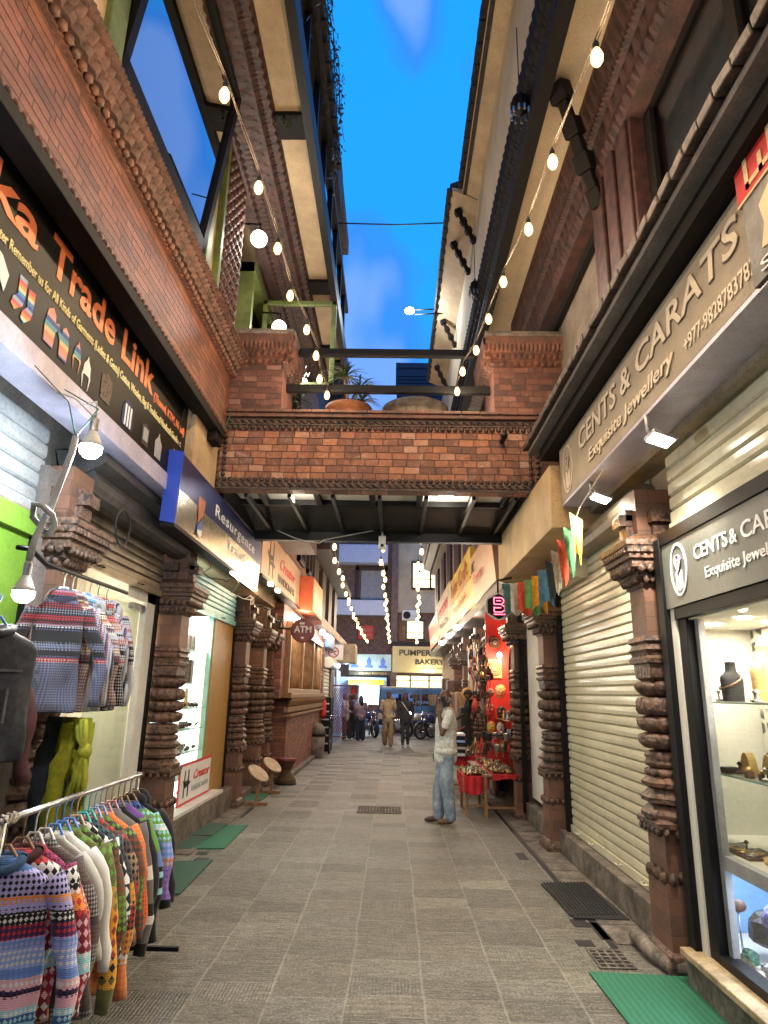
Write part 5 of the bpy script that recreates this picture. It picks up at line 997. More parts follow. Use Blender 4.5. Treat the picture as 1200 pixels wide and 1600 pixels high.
# globe lamps, cool bulbs and floodlights on the left
for (x, y, z), r, lab in (((-1.72, 6.9, 7.0), .10, 'round white globe lamp on the carved left window pier'), ((-1.68, 8.3, 6.62), .10, 'round white globe lamp above the left brick pier'), ((-1.5, 8.3, 6.08), .10, 'dimmer round lamp behind the left brick pier of the footbridge')):
    o = thing('globe_lamp', lab, 'globe lamp', (x, y, z)); MB().ell((x, y, z), (r, r, r), 16, 10).build('globe', M['bulb_warm_white'], o); MB().tube([(x, y, z+r*.9), (x, y+.05, z+.25), (x-.3, y+.1, z+.3)], .012, 6).build('arm', M['black_steel'], o)
    lamp('globe_light', (x+.08, y-.1, z-.16), 9, (1, .92, .8), r=.08, parent=o)
def led(loc, s, lab, pw, mat='bulb_white', col=(.75, .88, 1)):
    x, y, z = loc; o = thing('led_bulb', lab, 'light bulb', (x, y, z))
    b = MB(); b.smooth = True; b.lathe(loc, [(.002, -.06*s), (.03*s, -.052*s), (.05*s, -.028*s), (.052*s, 0)], 20); b.build('diffuser', M[mat], o)
    b = MB(); b.smooth = True; b.lathe(loc, [(.052*s, 0), (.045*s, .02*s), (.03*s, .055*s), (.022*s, .07*s), (.018*s, .08*s)], 20); b.build('heat_sink', M['white_paint'], o)
    b = MB(); b.lathe(loc, [(.02*s, .078*s), (.02*s, .14*s), (.01*s, .16*s)], 12); b.build('cap', M['steel'], o)
    lamp('led_light', (x+.02, y, z-.085*s), pw, col, r=.04, parent=o); return o
led((-1.8, 3.63, 3.02), 1.25, 'bright cool white bulb hanging below the black board', 34); led((-1.9, 3.35, 2.12), 1.05, 'lit bulb hanging in front of the green painted frame', 6, 'bulb_warm_white', (1, .9, .72))
o = tag(MB().tube([(-1.9, 3.35, 2.28), (-1.89, 3.36, 2.4), (-1.87, 3.38, 2.52), (-1.86, 3.40, 2.56), (-1.84, 3.40, 2.66), (-1.80, 3.42, 2.9), (-1.79, 3.42, 3.0)], .018, 8).tube([(-1.87, 3.40, 2.45), (-1.93, 3.37, 2.52), (-1.91, 3.33, 2.58), (-1.86, 3.32, 2.57), (-1.82, 3.36, 2.53), (-1.82, 3.40, 2.48), (-1.85, 3.42, 2.45), (-1.88, 3.43, 2.44)], .017, 8).build('conduit', M['plastic_grey'], None), 'knotted grey conduit pipe carrying the lower bulb on the left', 'pipe')
o = tag(MB().tube([(-1.79, 3.42, 3.0), (-1.85, 3.4, 3.2), (-2.05, 3.35, 3.4)], .004, 4).tube([(-1.79, 3.42, 3.0), (-1.7, 3.45, 3.18), (-2.05, 3.7, 3.42)], .004, 4).build('wire', M['cable_green'], None), 'green wire looped from the board down to the grey conduit', 'wire')
o = tag(MB().tube([(-1.8, 3.45, 3.2), (-1.75, 3.52, 3.26), (-1.78, 3.6, 3.22), (-1.8, 3.63, 3.16)], .005, 4).tube([(-1.8, 3.63, 3.2), (-1.95, 3.66, 3.34), (-2.09, 3.7, 3.4)], .005, 4).build('wire', M['cable_white'], None), 'white wire holding the bright bulb under the black board', 'wire')
def flood(loc, lab, pw, aim):
    x, y, z = loc; o = thing('floodlight', lab, 'floodlight', loc)
    MB().box((x+.06, y, z), (.16, .16, .025), (0, .35, 0)).build('housing', M['alu'], o, bevel=.006); MB().box((x+.055, y, z-.016), (.13, .13, .008), (0, .35, 0)).build('lens', emit('flood_face', (1, .97, .85), 16), o); MB().tube([(x+.02, y, z+.01), (x-.02, y, z+.06), (x-.02, y, z+.16)], .012, 6).build('bracket', M['alu'], o)
    lamp('flood_beam', (x+.03, y, z-.05), pw, (1, .92, .74), r=.06, kind='SPOT', rot=aim, spot=2.4, parent=o)
flood((1.62, 3.93, 3.24), 'square floodlight under the tan fascia shining on the near shutter', 75, (.25, .35, 0)); flood((1.66, 5.3, 3.26), 'square floodlight under the far end of the tan fascia', 60, (-.2, .2, 0))
o = thing('street_floodlight', 'lit street floodlight on an arm reaching out from the right roof', 'floodlight', (.24, 12, 9.2)); MB().ell((.24, 12, 9.25), (.10, .08, .07)).build('head', M['bulb_white'], o); MB().tube([(.34, 12, 9.27), (.9, 12, 9.3)], .015, 6).tube([(.34, 12.06, 9.2), (.9, 12, 9.2)], .015, 6).build('arm', M['black_steel'], o)
lamp('street_light', (.24, 11.9, 9.1), 45, (.9, .95, 1), r=.1, parent=o)
# hanging metal lanterns under the right eave
for (x, y, z), lab in (((1.1, 4.9, 6.95), 'hanging black metal lantern under the near right eave'), ((1.1, 8.28, 7.3), 'hanging black metal lantern under the farther right eave')):
    o = thing('hanging_lantern', lab, 'lantern', (x, y, z)); m = MB(); m.smooth = True; m.lathe((x, y, z), [(.005, -.16), (.03, -.14), (.06, -.10), (.09, -.07), (.05, -.05), (.09, -.02), (.05, 0), (.07, .04), (.02, .09), (.01, .13)], 12); m.build('body', M['black_steel'], o)
    MB().tube([(x, y, z+.1), (x, y, z+.9)], .006, 4).build('chain', M['black_steel'], o); m = MB()
    for i in range(10): m.lathe((x+.085*math.cos(i*.628), y+.085*math.sin(i*.628), z-.115), [(.012, -.04), (.008, .02)], 5)
    m.build('bells', M['steel'], o)
# wires over the street
tag(MB().tube([(-1.28, 10, 9.75), (0, 10, 9.72), (1.01, 10, 9.78)], .012, 4).build('overhead_wire', M['black'], None), 'thin black wire stretched straight across the open sky', 'wire')
tag(MB().tube([(-1.9, 6.98, 4.73), (-1.98, 6.96, 4.4), (-2.1, 6.9, 4.0), (-2.06, 6.3, 3.8)], .006, 4).build('wire', M['cable_green'], None), 'green wire sagging over the left end of the footbridge', 'wire')
pts = [Vector((-1.4+i*.12, 8.98+.02*math.sin(i*1.7), 3.72-.10*math.sin(PI*i/11))) for i in range(12)]
tag(MB().tube([(-1.7, 9.0, 3.85)]+pts[:4]+[(-1.0, 9, 3.7), (-.18, 8.95, 3.86), (.5, 8.8, 3.88), (1.1, 8.5, 3.98), (1.3, 8.0, 4.02)], .008, 5).build('wire', M['cable_white'], None), 'loose white cable draped along the steel frame under the footbridge', 'wire')
tag(MB().lathe((0, 0, 0), [(.1, 0), (.1, .01)], 3).tube([Vector((-2.2+.14*math.cos(a), 5.1+.03*math.sin(a*5), 2.95+.14*math.sin(a))) for a in [i*.35 for i in range(60)]], .008, 5).build('cable_coil', M['black'], None), 'black coil of cable hanging beside the near left pillar', 'cable coil') if False else tag(MB().tube([Vector((-2.2, 5.15+(.14+.01*math.sin(a*3))*math.cos(a), 2.9+(.15+.01*math.sin(a*2.3))*math.sin(a))) for a in [i*.35 for i in range(70)]], .008, 5).build('cable_coil', M['black'], None), 'black coil of cable hanging beside the near left pillar', 'cable coil')
R = random.Random(3)
for i, lab in enumerate(('nearest', 'second', 'third', 'fourth', 'farthest')):
    y = 6.9+i*1.5; pts = [(-2.12+.10*math.sin(q*1.1+i), y+q*.16, 3.03-.09*math.sin(PI*q/10)*(1+.5*(i % 2))+.02*math.sin(q*2.)) for q in range(11)]
    tag(MB().tube(pts, .006, 5).build('wire', M[('black', 'cable_white', 'black', 'cable_green', 'black')[i]]), lab+' of five loose wires sagging below the left hand signs', 'wire', 'loose wires below the left signs')
# lights of the right hand stalls
for i, (y, lab) in enumerate(((15.2, 'nearest'), (17.5, 'middle'), (20, 'farthest'))):
    o = tag(MB().ell((1.45, y, 3.12), (.09, .09, .06), 12, 8).build('spot_lamp', M['bulb_white'], None), lab+' of three white lamps under the right hand signs', 'lamp', 'white lamps under the right hand signs'); lamp('spot_light', (1.42, y, 2.98), 12, (1, .95, .85), r=.08)
lamp('stall_light', (1.80, 11.3, 2.22), 11, (1, .72, .45), r=.06); lamp('stall_light', (1.5, 12.9, 2.9), 16, (1, .85, .65), r=.1)
o = tag(MB().ell((1.80, 11.4, 2.30), (.045, .045, .05), 12, 8).build('light_bulb', M['bulb_warm_white'], None), 'glowing bulb in front of the red stall wall', 'light bulb')
o = tag(MB().bb(-2.0, -1.95, 12.9, 14.6, 3.08, 3.12).build('tube_lamp', M['tube_white'], None), 'white tube lamp glowing above the lattice window', 'tube lamp'); lamp('tube_light', (-1.85, 13.8, 3.0), 15, (1, .85, .6), r=.1)
for i, y in enumerate((17.4, 18.6, 19.8)): tag(MB().ell((-1.85, y, 3.15), (.07, .07, .07), 10, 7).build('light_bulb', M['bulb_white'], None), ('nearest', 'middle', 'farthest')[i]+' of three bright lamps beyond the ATM sign', 'light bulb', 'bright lamps beyond the ATM sign')
lamp('bulb_light', (-1.7, 18.6, 2.95), 16, (.9, .95, 1), r=.1); lamp('blue_shop_light', (-1.7, 24.6, 2.6), 18, (.7, .82, 1), r=.1)
# ================================================================== CLOTHES
def knit(name, bands, alt=None, k=34., rough=.9, axis='Z', span=.85, mot='diamond', bump=.35, kn=150.):
    """bands of colour down the garment with a second colour worked in as small motifs"""
    if name in M: return M[name]
    m, t, p = nodes(name); g = coords(t, 'obj'); s = N(t, 'SeparateXYZ'); t.links.new(g, s.inputs[0])
    n = N(t, 'TexNoise', Scale=9.); t.links.new(g, n.inputs['Vector'])
    v = math_(t, 'DIVIDE', math_(t, 'MULTIPLY', s.outputs[axis], -1.), span); v = math_(t, 'ADD', v, math_(t, 'MULTIPLY', math_(t, 'SUBTRACT', n.outputs[0], .5), .02))
    if axis != 'Z' or len(bands) < 4: v = math_(t, 'FRACT', math_(t, 'ADD', v, 5.))
    def ramp(bs):
        r = N(t, 'ValToRGB'); r.color_ramp.interpolation = 'CONSTANT'; el = r.color_ramp.elements
        el[0].position = bs[0][0]; el[0].color = (*bs[0][1], 1); el[1].position = bs[1][0]; el[1].color = (*bs[1][1], 1)
        for a, c in bs[2:30]: q = el.new(a); q.color = (*c, 1)
        t.links.new(v, r.inputs[0]); return r.outputs[0]
    c = ramp(bands)
    xs = math_(t, 'ADD', s.outputs['X'], s.outputs['Y'])
    fx = math_(t, 'ABSOLUTE', math_(t, 'SUBTRACT', math_(t, 'FRACT', math_(t, 'MULTIPLY', xs, k)), .5)); fz = math_(t, 'ABSOLUTE', math_(t, 'SUBTRACT', math_(t, 'FRACT', math_(t, 'MULTIPLY', s.outputs['Z'], k)), .5))
    msk = math_(t, 'LESS_THAN', math_(t, 'ADD', fx, fz), .42) if mot == 'diamond' else math_(t, 'LESS_THAN', math_(t, 'FRACT', math_(t, 'MULTIPLY', xs, k)), .35)
    if alt: c = mixc(t, msk, c, ramp(alt))
    fuzz = N(t, 'TexNoise', Scale=kn, Detail=3.); t.links.new(g, fuzz.inputs['Vector']); c = mixc(t, math_(t, 'MULTIPLY', fuzz.outputs[0], .35), c, mixc(t, .5, c, (.02, .02, .02)))
    w = N(t, 'TexWave', Scale=46., Distortion=2.); w.bands_direction = 'Z'; t.links.new(g, w.inputs['Vector'])
    t.links.new(c, p.inputs['Base Color']); p.inputs['Roughness'].default_value = rough; p.inputs['Sheen Weight'].default_value = .2; p.inputs['Specular IOR Level'].default_value = .2
    b = N(t, 'Bump', Strength=bump, Distance=.004); t.links.new(math_(t, 'ADD', w.outputs[1], fuzz.outputs[0]), b.inputs['Height']); t.links.new(b.outputs[0], p.inputs['Normal'])
    return m
def rb(cols, n=None, seed=0, lo=.02, hi=.06):
    """random widths of the given colours"""
    R = random.Random(seed); out = []; z = 0.
    while z < 1 and len(out) < 28: out.append((z, cols[len(out) % len(cols)] if n is None else R.choice(cols))); z += R.uniform(lo, hi)
    return out
BLK = (.012, .012, .015); WHT = (.72, .70, .66); LIL = (.42, .38, .68); SKY = (.16, .30, .62); DBL = (.05, .13, .32); PNK = (.72, .40, .46); AQ = (.30, .62, .66); PUR = (.055, .02, .09); ORA = (.80, .28, .06); MAR = (.20, .02, .03); RED = (.5, .04, .04); GRY = (.22, .22, .22); OLV = (.12, .13, .04); GRN = (.14, .30, .05)
knit('fair_isle', [(0, DBL), (.20, LIL), (.31, ORA), (.34, LIL), (.38, BLK), (.43, PUR), (.49, SKY), (.53, (.3, .42, .8)), (.62, (.14, .24, .6)), (.66, PNK), (.70, BLK), (.72, PNK), (.77, AQ), (.80, DBL), (.83, AQ), (.87, PUR), (.93, SKY), (.96, PUR)],
     [(0, DBL), (.22, BLK), (.31, LIL), (.36, BLK), (.39, WHT), (.43, RED), (.49, LIL), (.54, WHT), (.62, SKY), (.66, WHT), (.695, PUR), (.73, PNK), (.77, WHT), (.81, AQ), (.87, WHT), (.92, ORA), (.95, LIL)], k=44.)
knit('fair_isle_red', [(0, MAR), (.2, WHT), (.3, BLK), (.33, ORA), (.42, MAR), (.6, AQ), (.68, (.35, .03, .05)), (.8, MAR), (.9, (.45, .12, .05))], [(0, RED), (.21, BLK), (.3, WHT), (.35, RED), (.46, PNK), (.6, WHT), (.7, PNK), (.82, WHT), (.9, PNK)], k=26.)
knit('knit_red_fleck', rb([(.45, .03, .05), (.35, .05, .15), (.5, .15, .06), (.28, .03, .16)], lo=.08, hi=.2), rb([(.7, .5, .5), (.15, .02, .05), ORA], lo=.05, hi=.15), k=45.)
knit('knit_grey_black', rb([(.05, .05, .05), (.12, .10, .09), (.08, .05, .05)], lo=.05, hi=.2), rb([(.3, .3, .3), (.1, .05, .05)], lo=.1, hi=.2), k=60.)
knit('cotton_white', [(0, WHT), (.86, (.4, .55, .7)), (.88, WHT), (.93, (.1, .15, .3)), (.95, WHT)], None, kn=60, bump=.15)
knit('cotton_ivory', [(0, (.55, .53, .48)), (.5, (.50, .48, .42)), (.9, (.3, .28, .25)), (.95, (.5, .5, .5))], None, kn=60, bump=.15)
knit('knit_orange_patch', [(0, OLV), (.45, (.5, .30, .05)), (.55, (.75, .30, .03)), (.8, (.7, .33, .04)), (.95, OLV)], [(0, GRN), (.45, (.2, .15, .03)), (.58, (.3, .05, .03)), (.8, BLK), (.9, OLV)], k=20.)
knit('knit_olive', rb([OLV, (.06, .05, .03), (.10, .08, .05)], lo=.1, hi=.2), rb([GRN, (.25, .05, .03)], lo=.1, hi=.3), k=30.)
knit('knit_black_white', [(0, BLK), (.25, WHT), (.28, BLK), (.45, WHT), (.48, BLK), (.62, WHT), (.64, BLK), (.68, WHT), (.70, BLK)], [(0, BLK), (.1, WHT), (.5, WHT), (.72, BLK), (.8, WHT)], k=17.)
knit('knit_orange', [(0, (.75, .16, .03)), (.4, (.70, .14, .03)), (.85, WHT), (.87, (.7, .16, .05)), (.9, WHT), (.92, (.6, .1, .03))], [(0, BLK), (.03, (.7, .25, .1)), (.5, (.5, .08, .02)), (.9, WHT)], k=50.)
knit('knit_grey_stripe', [(0, (.08, .08, .08)), (.08, (.6, .58, .52)), (.14, (.13, .12, .11)), (.50, (.62, .60, .55)), (.58, (.13, .12, .11)), (.72, BLK), (.79, (.6, .58, .55)), (.84, (.13, .12, .11)), (.95, BLK)], None, kn=110)
knit('knit_green_blue', [(0, BLK), (.06, (.06, .08, .30)), (.16, (.14, .05, .25)), (.24, GRN), (.46, (.12, .2, .45)), (.55, BLK), (.58, AQ), (.62, BLK), (.68, AQ), (.72, BLK)], None, kn=110)
knit('knit_purple_mix', [(0, BLK), (.1, (.05, .12, .4)), (.2, GRN), (.3, WHT), (.34, GRN), (.42, (.15, .3, .6)), (.52, (.5, .2, .1)), (.58, (.28, .18, .5)), (.8, BLK)], [(0, BLK), (.2, AQ), (.4, LIL), (.6, (.2, .1, .4)), (.8, BLK)], k=28.)
knit('wool_black', [(0, BLK), (.5, (.02, .018, .02))], None)
knit('wool_brown', rb([(.25, .10, .06), (.10, .05, .04), (.3, .2, .12)], lo=.06, hi=.2), rb([RED, BLK], lo=.1, hi=.3), k=30.)
knit('knit_orange_rust', [(0, (.05, .10, .12)), (.3, (.04, .05, .06)), (.5, (.7, .27, .03)), (.62, (.35, .05, .03)), (.75, (.72, .3, .05)), (.88, WHT), (.93, (.7, .2, .08))], [(0, BLK), (.5, (.3, .2, .05)), (.6, BLK), (.75, (.3, .1, .05)), (.9, ORA)], k=34.)
def woven(name, seed, cols, vert=False):
    R = random.Random(seed); return knit(name, rb(cols, 1, seed, .012, .06), rb([c for q, c in enumerate(cols)], 1, seed+3, .02, .09), k=R.uniform(48, 70), axis='X' if vert else 'Z', span=.22 if vert else .55, bump=.2, kn=220, mot='diamond')
pm('silver_grey', (.13, .13, .15), .7, bump=.1, co='obj'); W_ = (.34, .34, .36); woven('woven_grey', 2, [BLK, W_, BLK, (.12, .13, .18), (.22, .22, .24), BLK, MAR, (.05, .06, .12)]); woven('woven_red', 4, [BLK, W_, (.42, .04, .04), BLK, W_, BLK, (.30, .13, .07)]); woven('woven_blue', 3, [(.05, .15, .35), W_, BLK, (.1, .3, .5), W_]); woven('woven_brown', 4, [(.2, .08, .06), BLK, (.55, .45, .3), (.12, .05, .06), W_, (.45, .2, .08)]); woven('woven_black', 5, [BLK, W_, BLK, (.3, .3, .32), (.4, .05, .06), BLK, W_]); woven('woven_vert', 6, [BLK, W_, (.08, .1, .2), W_, (.25, .05, .08)], True)
pm('denim_dark', (.045, .047, .06), .85, var=.25, nscale=20, bump=.5, bscale=300, co='obj'); pm('denim_blue', (.20, .32, .46), .85, var=.2, nscale=9, bump=.4, bscale=200, co='obj', col2=(.33, .44, .55)); pm('mustard', (.30, .31, .012), .85, var=.15, nscale=8, bump=.3, co='obj'); pm('navy_cloth', (.018, .026, .055), .85, var=.2, bump=.3, co='obj'); pm('maroon_cloth', (.055, .008, .012), .85, var=.2, bump=.3, co='obj')
for i, c in enumerate([(.12, .28, .75), (.35, .45, .8), (.75, .45, .35), (.08, .5, .5), (.5, .25, .3), (.75, .74, .7), (.25, .15, .08)]): pm('hanger_%d' % i, c, .35, var=.05, bump=0)
pm('rib_blue', (.05, .12, .25), .9, var=.2, bump=.8, bscale=160, co='obj')
def fold(v, seed, amp):
    n = noise.noise(Vector((v[0]*9+seed, v[1]*9, v[2]*3))); return n*amp
def garment(kind, label, loc, mat, w=.44, ln=.62, sl=.52, hood=False, hanger=0, group=None, rz=0., th=.024, cat='sweater', collar=None, sleeve=None, seed=0, open_=False, hook=.1, flare=1., slim=1.):
    D = .05; t_ = thing(kind, label, cat, loc, group, rz); WORLD[t_.name] = Vector((0, 0, 0))
    R = random.Random(seed); b = MB(); b.smooth = True; a0 = w/2*(.84 if sl else 1)
    rows = [(-.08, a0*.30, th*.8), (-.10, a0*.36, th), (-.125, a0*.6, th*1.1), (-.15, a0*.82, th*1.2), (-.19, a0*.95, th*1.25), (-.30, a0*.93, th*1.2)]
    z = -.30
    while z > -.08-ln: z -= .05; rows.append((z, a0*(.93+(flare-.93)*(-z-.3)/ln), th*1.15))
    rows += [(z-.012, a0*.93*flare, th*.9), (z-.005, a0*.8*flare, th*.4)]
    nn = 28; vs = []
    for z, a, c_ in rows:
        for j in range(nn):
            q = 2*PI*j/nn; x = a*math.copysign(abs(math.cos(q))**.6, math.cos(q)); y = c_*math.copysign(abs(math.sin(q))**.8, math.sin(q))
            f = min(1, max(0, (-z-.12)*3)); y += (fold((x, y, z), seed*3.1, .06)+fold((x*2.5, y, z*2.5), seed*5.1, .022))*f; x += fold((y, x, z), seed*1.7, .03)*f
            vs.append((x, y, z))
    b.add(vs, [(i*nn+j, i*nn+(j+1) % nn, (i+1)*nn+(j+1) % nn, (i+1)*nn+j) for i in range(len(rows)-1) for j in range(nn)]+[tuple(range(nn))])
    mats = [M[mat]]
    if sl:
        for s_ in (-1, 1):
            pts = []; rr = []
            for i in range(12):
                f = i/11; x = s_*(a0*.86+.10*math.sin(min(1, f*1.9)*PI/2)+.03*f+.012*math.sin(f*9+seed)); y = -.035*f-.012*s_*f+.02*math.sin(f*3+seed)*f; z = -.165-f*sl
                pts.append((x, y, z)); rr.append((.050-.014*f)*(1+.10*math.sin(f*17+seed)+.06*math.sin(f*41+seed*2))*slim)
            bb_ = MB(); bb_.tube(pts, rr, 12); b.smooth = True
            if sleeve: b.cur = 1
            b.add([(v[0], v[1]*.75, v[2]) for v in bb_.v], bb_.f); b.cur = 0
    if sleeve: mats.append(M[sleeve])
    if collar:
        b.cur = len(mats); mats.append(M[collar])
        pr_ = [Vector((a0*.36*math.cos(q), (th+.03)*math.sin(q)-.012*math.sin(q), -.085-.035*max(0, -math.sin(q)))) for q in [2*PI*i/20 for i in range(21)]]; b.tube(pr_, .02, 8, cap=False); b.cur = 0
    if hood:
        b.ell((0, .06, -.12), (.10, .06, .10), 12, 8); b.ell((0, .0, -.09), (.085, .05, .05), 12, 8)
    if open_:
        b.cur = len(mats); mats.append(M['black']); b.box((0, -th*1.25-.01, -.4), (.012, .012, ln*.8)); b.cur = 0
    b.v = [(x, y, z-D) for x, y, z in b.v]; b.build(kind+'_body', mats, t_, local=True)
    h = MB(); h.tube([(0, 0, -.12), (0, 0, -.02), (.012, 0, .012), (0, 0, .025), (-.014, 0, .014), (-.015, 0, .0)], .004, 5); h.tube([(-a0*.85, 0, -.225), (-a0*.4, 0, -.175), (-.02, 0, -.085), (.02, 0, -.085), (a0*.4, 0, -.175), (a0*.85, 0, -.225), (-a0*.85, 0, -.225)], .007, 6)
    h.build('hanger', M['hanger_%d' % hanger], t_, local=True)
    return t_
RK = thing('clothes_rack', 'steel clothes rack loaded with sweaters at the lower left', 'clothes rack', (-1.65, 3.8, 0))
r0, r1 = Vector((-1.57, 2.86, 1.12)), Vector((-1.72, 4.82, 1.08))
MB().tube([r0, r1], .014, 10).build('rail', M['steel'], RK)
MB().tube([(-1.57, 2.9, 1.14), (-1.58, 2.9, .9), (-1.58, 2.9, .06)], .014, 8).build('upright', M['steel'], RK); MB().tube([(-1.72, 4.78, 1.1), (-1.72, 4.78, .06)], .014, 8).build('upright', M['steel'], RK)
for y, x in ((2.9, -1.58), (4.78, -1.7)): MB().bar((x-.3, y, .05), (x+.36, y, .05), .025, .025).build('foot', M['black_steel'], RK)
pm('tape', (.55, .48, .36), .8, var=.4, nscale=30, bump=.6, co='obj')
m = MB()
for i in range(16): a = i*.9; m.tube([(-1.57+.02*math.cos(a), 2.88+i*.006, 1.12+.02*math.sin(a)), (-1.57+.022*math.cos(a+2), 2.89+i*.006, 1.12+.022*math.sin(a+2))], .009, 5)
m.tube([(-1.58, 2.87, 1.13), (-1.57, 2.86, 1.0), (-1.575, 2.87, .95)], .018, 6); m.build('tape_wrap', M['tape'], RK)
def onrail(y): f = (y-r0.y)/(r1.y-r0.y); p = r0.lerp(r1, f); return (p.x, y, p.z-.012)
G = 'sweaters hanging on the rack'
SW = [  # y, kind, label, material, kwargs
 (2.94, 'sweater', 'front sweater in lilac, sky blue and plum fair isle bands with ribbed blue collar', 'fair_isle', dict(w=.50, collar='rib_blue', hanger=6, rz=.25, th=.04)),
 (3.10, 'sweater', 'maroon and orange fair isle sweater directly behind the lilac banded one', 'fair_isle_red', dict(w=.50, collar='maroon_cloth', hanger=6, rz=.12, th=.035)),
 (3.22, 'sweater', 'magenta and red flecked sweater, third on the rack', 'knit_red_fleck', dict(hanger=5, ln=.66)),
 (3.33, 'sweater', 'charcoal flecked sweater between the red flecked and ivory ones', 'knit_grey_black', dict(hanger=5, ln=.74, sl=.60)),
 (3.44, 'shirt', 'plain ivory grey shirt in front of the white one', 'cotton_ivory', dict(hanger=0, ln=.5, sl=.42, th=.015, slim=.7, cat='shirt')),
 (3.53, 'shirt', 'long white embroidered shirt with blue stitched hem', 'cotton_white', dict(hanger=0, ln=.66, sl=.5, th=.02, slim=.75, cat='shirt')),
 (3.62, 'sweater', 'dark sweater with hanging orange and yellow patchwork lower half', 'knit_orange_patch', dict(hanger=0, ln=.80, sl=.70)),
 (3.71, 'sweater', 'teal shouldered olive sweater', 'knit_olive', dict(hanger=2, ln=.7)),
 (3.80, 'sweater', 'black sweater with bold white figures', 'knit_black_white', dict(hanger=3, ln=.6)),
 (3.88, 'sweater', 'long rust and orange patterned cardigan reaching lowest on the rack', 'knit_orange_rust', dict(hanger=3, ln=.82, sl=.74)),
 (3.97, 'sweater', 'dark brown wool sweater in the middle of the rack', 'wool_brown', dict(hanger=1, ln=.68)),
 (4.06, 'sweater', 'dull green sweater just before the bright orange one', 'knit_olive', dict(hanger=1, ln=.66)),
 (4.15, 'sweater', 'bright orange knitted jacket with white striped cuffs', 'knit_orange', dict(hanger=4, ln=.62)),
 (4.26, 'sweater', 'grey wool cardigan with cream and black stripes', 'knit_grey_stripe', dict(hanger=4, ln=.72, sl=.66, th=.045)),
 (4.38, 'sweater', 'black wool sweater between the grey striped and the green ones', 'wool_black', dict(hanger=6, ln=.6)),
 (4.49, 'sweater', 'black, purple, green and aqua striped sweater', 'knit_green_blue', dict(hanger=6, ln=.68, sl=.66, th=.045)),
 (4.62, 'sweater', 'last sweater on the rack in purple, white and green', 'knit_purple_mix', dict(hanger=6, ln=.6, sl=.52, w=.48)),
]
for i, (y, k, lab, mt, kw) in enumerate(SW):
    kw = dict(kw); kw.setdefault('rz', random.uniform(-.12, .12)); garment(k, lab, onrail(y), mt, group=G, seed=i+1, **kw)
o = garment('cardigan', 'black hooded cardigan slumped over the far end of the rack', onrail(4.74), 'wool_black', hanger=6, ln=.55, hood=True, seed=31, cat='cardigan')
# upper rod with woven jackets
UR = thing('clothes_rod', 'black iron rod reaching out from the green frame above the jackets', 'clothes rod', (-2.0, 4.2, 2.2))
MB().tube([(-2.0, 3.40, 2.36), (-1.98, 3.5, 2.37), (-2.0, 3.7, 2.33), (-1.98, 4.85, 2.33)], .014, 8).build('rod', M['black_steel'], UR)
G2 = 'woven jackets on the upper rod'
JK = [(3.95, 'woven_grey', 'grey and black woven hooded jacket nearest on the upper rod', dict(sleeve='woven_grey', rz=.5)), (4.06, 'woven_brown', 'brown banded woven jacket second on the upper rod', dict(sleeve='woven_vert', rz=.35)), (4.17, 'woven_blue', 'blue and red patchwork jacket in the middle of the upper rod', dict(sleeve='woven_brown', rz=.2)), (4.30, 'woven_black', 'black and white banded jacket fourth on the upper rod', dict(sleeve='woven_red', rz=.05)), (4.42, 'woven_red', 'red, black and white striped jacket fifth on the upper rod', dict(sleeve='woven_vert', rz=-.1)), (4.56, 'woven_vert', 'farthest woven jacket on the upper rod, with striped grey sleeves', dict(sleeve='woven_black', rz=-.2))]
for i, (y, mt, lab, kw) in enumerate(JK): garment('woven_jacket', lab, (-2.0, y, 2.315), mt, w=.36, ln=.66, sl=.56, th=.03, hood=True, slim=.9, hanger=5 if i < 4 else 3, group=G2, cat='jacket', seed=40+i, **kw)
dv = garment('denim_vest', 'dark denim vest hanging at the left picture edge', (-1.93, 3.2, 2.06), 'denim_dark', w=.44, ln=.60, sl=0, th=.045, hanger=0, cat='vest', seed=60, rz=.7, open_=False, collar='denim_dark')
m = MB(); [m.box((x, -.062, z), (w_, .006, h_)) for x, z, w_, h_ in ((.09, -.34, .10, .012), (-.09, -.34, .10, .012), (.09, -.50, .012, .16), (-.09, -.5, .012, .16), (0, -.42, .012, .5))]; m.build('stitched_pockets', M['silver_grey'], dv, local=True)
garment('sweater', 'maroon sweater hanging behind the dark denim vest', (-2.12, 3.42, 1.98), 'maroon_cloth', w=.42, ln=.66, sl=.6, hanger=1, cat='sweater', seed=61, rz=.7)
def trousers(lab, x, y, z0, z1, mat, knot=False, seed=0):
    t_ = thing('trousers', lab, 'trousers', (x, y, z0), 'trousers hanging under the jackets'); m = MB(); m.smooth = True
    for s_ in (-1, 1):
        pts = [(x+s_*(.045+.02*f)+.015*math.sin(f*5+seed), y+.03*s_, z0+(z1-z0)*f) for f in [i/9 for i in range(10)]]; m.tube(pts, [.062+.008*math.sin(i*2.3+seed) for i in range(10)], 9)
    m.bb(x-.10, x+.10, y-.04, y+.04, z0-.10, z0+.03); m.v = [(x+(vx-x)*.85+.022*math.sin(vy*60+vz*7+vx*40), y+(vy-y)*.55+.02*math.sin(vx*95+seed), vz) for vx, vy, vz in m.v]; m.build('legs', M[mat], t_)
    if knot: m = MB(); m.ell((x+.10, y-.05, z0-.16), (.045, .03, .05), 10, 7); [m.tube([(x+.02+.03*k, y-.05, z0+.02), (x+.06+.02*k, y-.07, z0-.08), (x+.10, y-.06, z0-.15), (x+.07+.025*k, y-.05, z0-.30), (x+.05+.035*k, y-.05, z0-.46)], [.014, .018, .014, .018, .012], 7) for k in range(3)]; m.build('tied_sleeves', M[mat], t_)
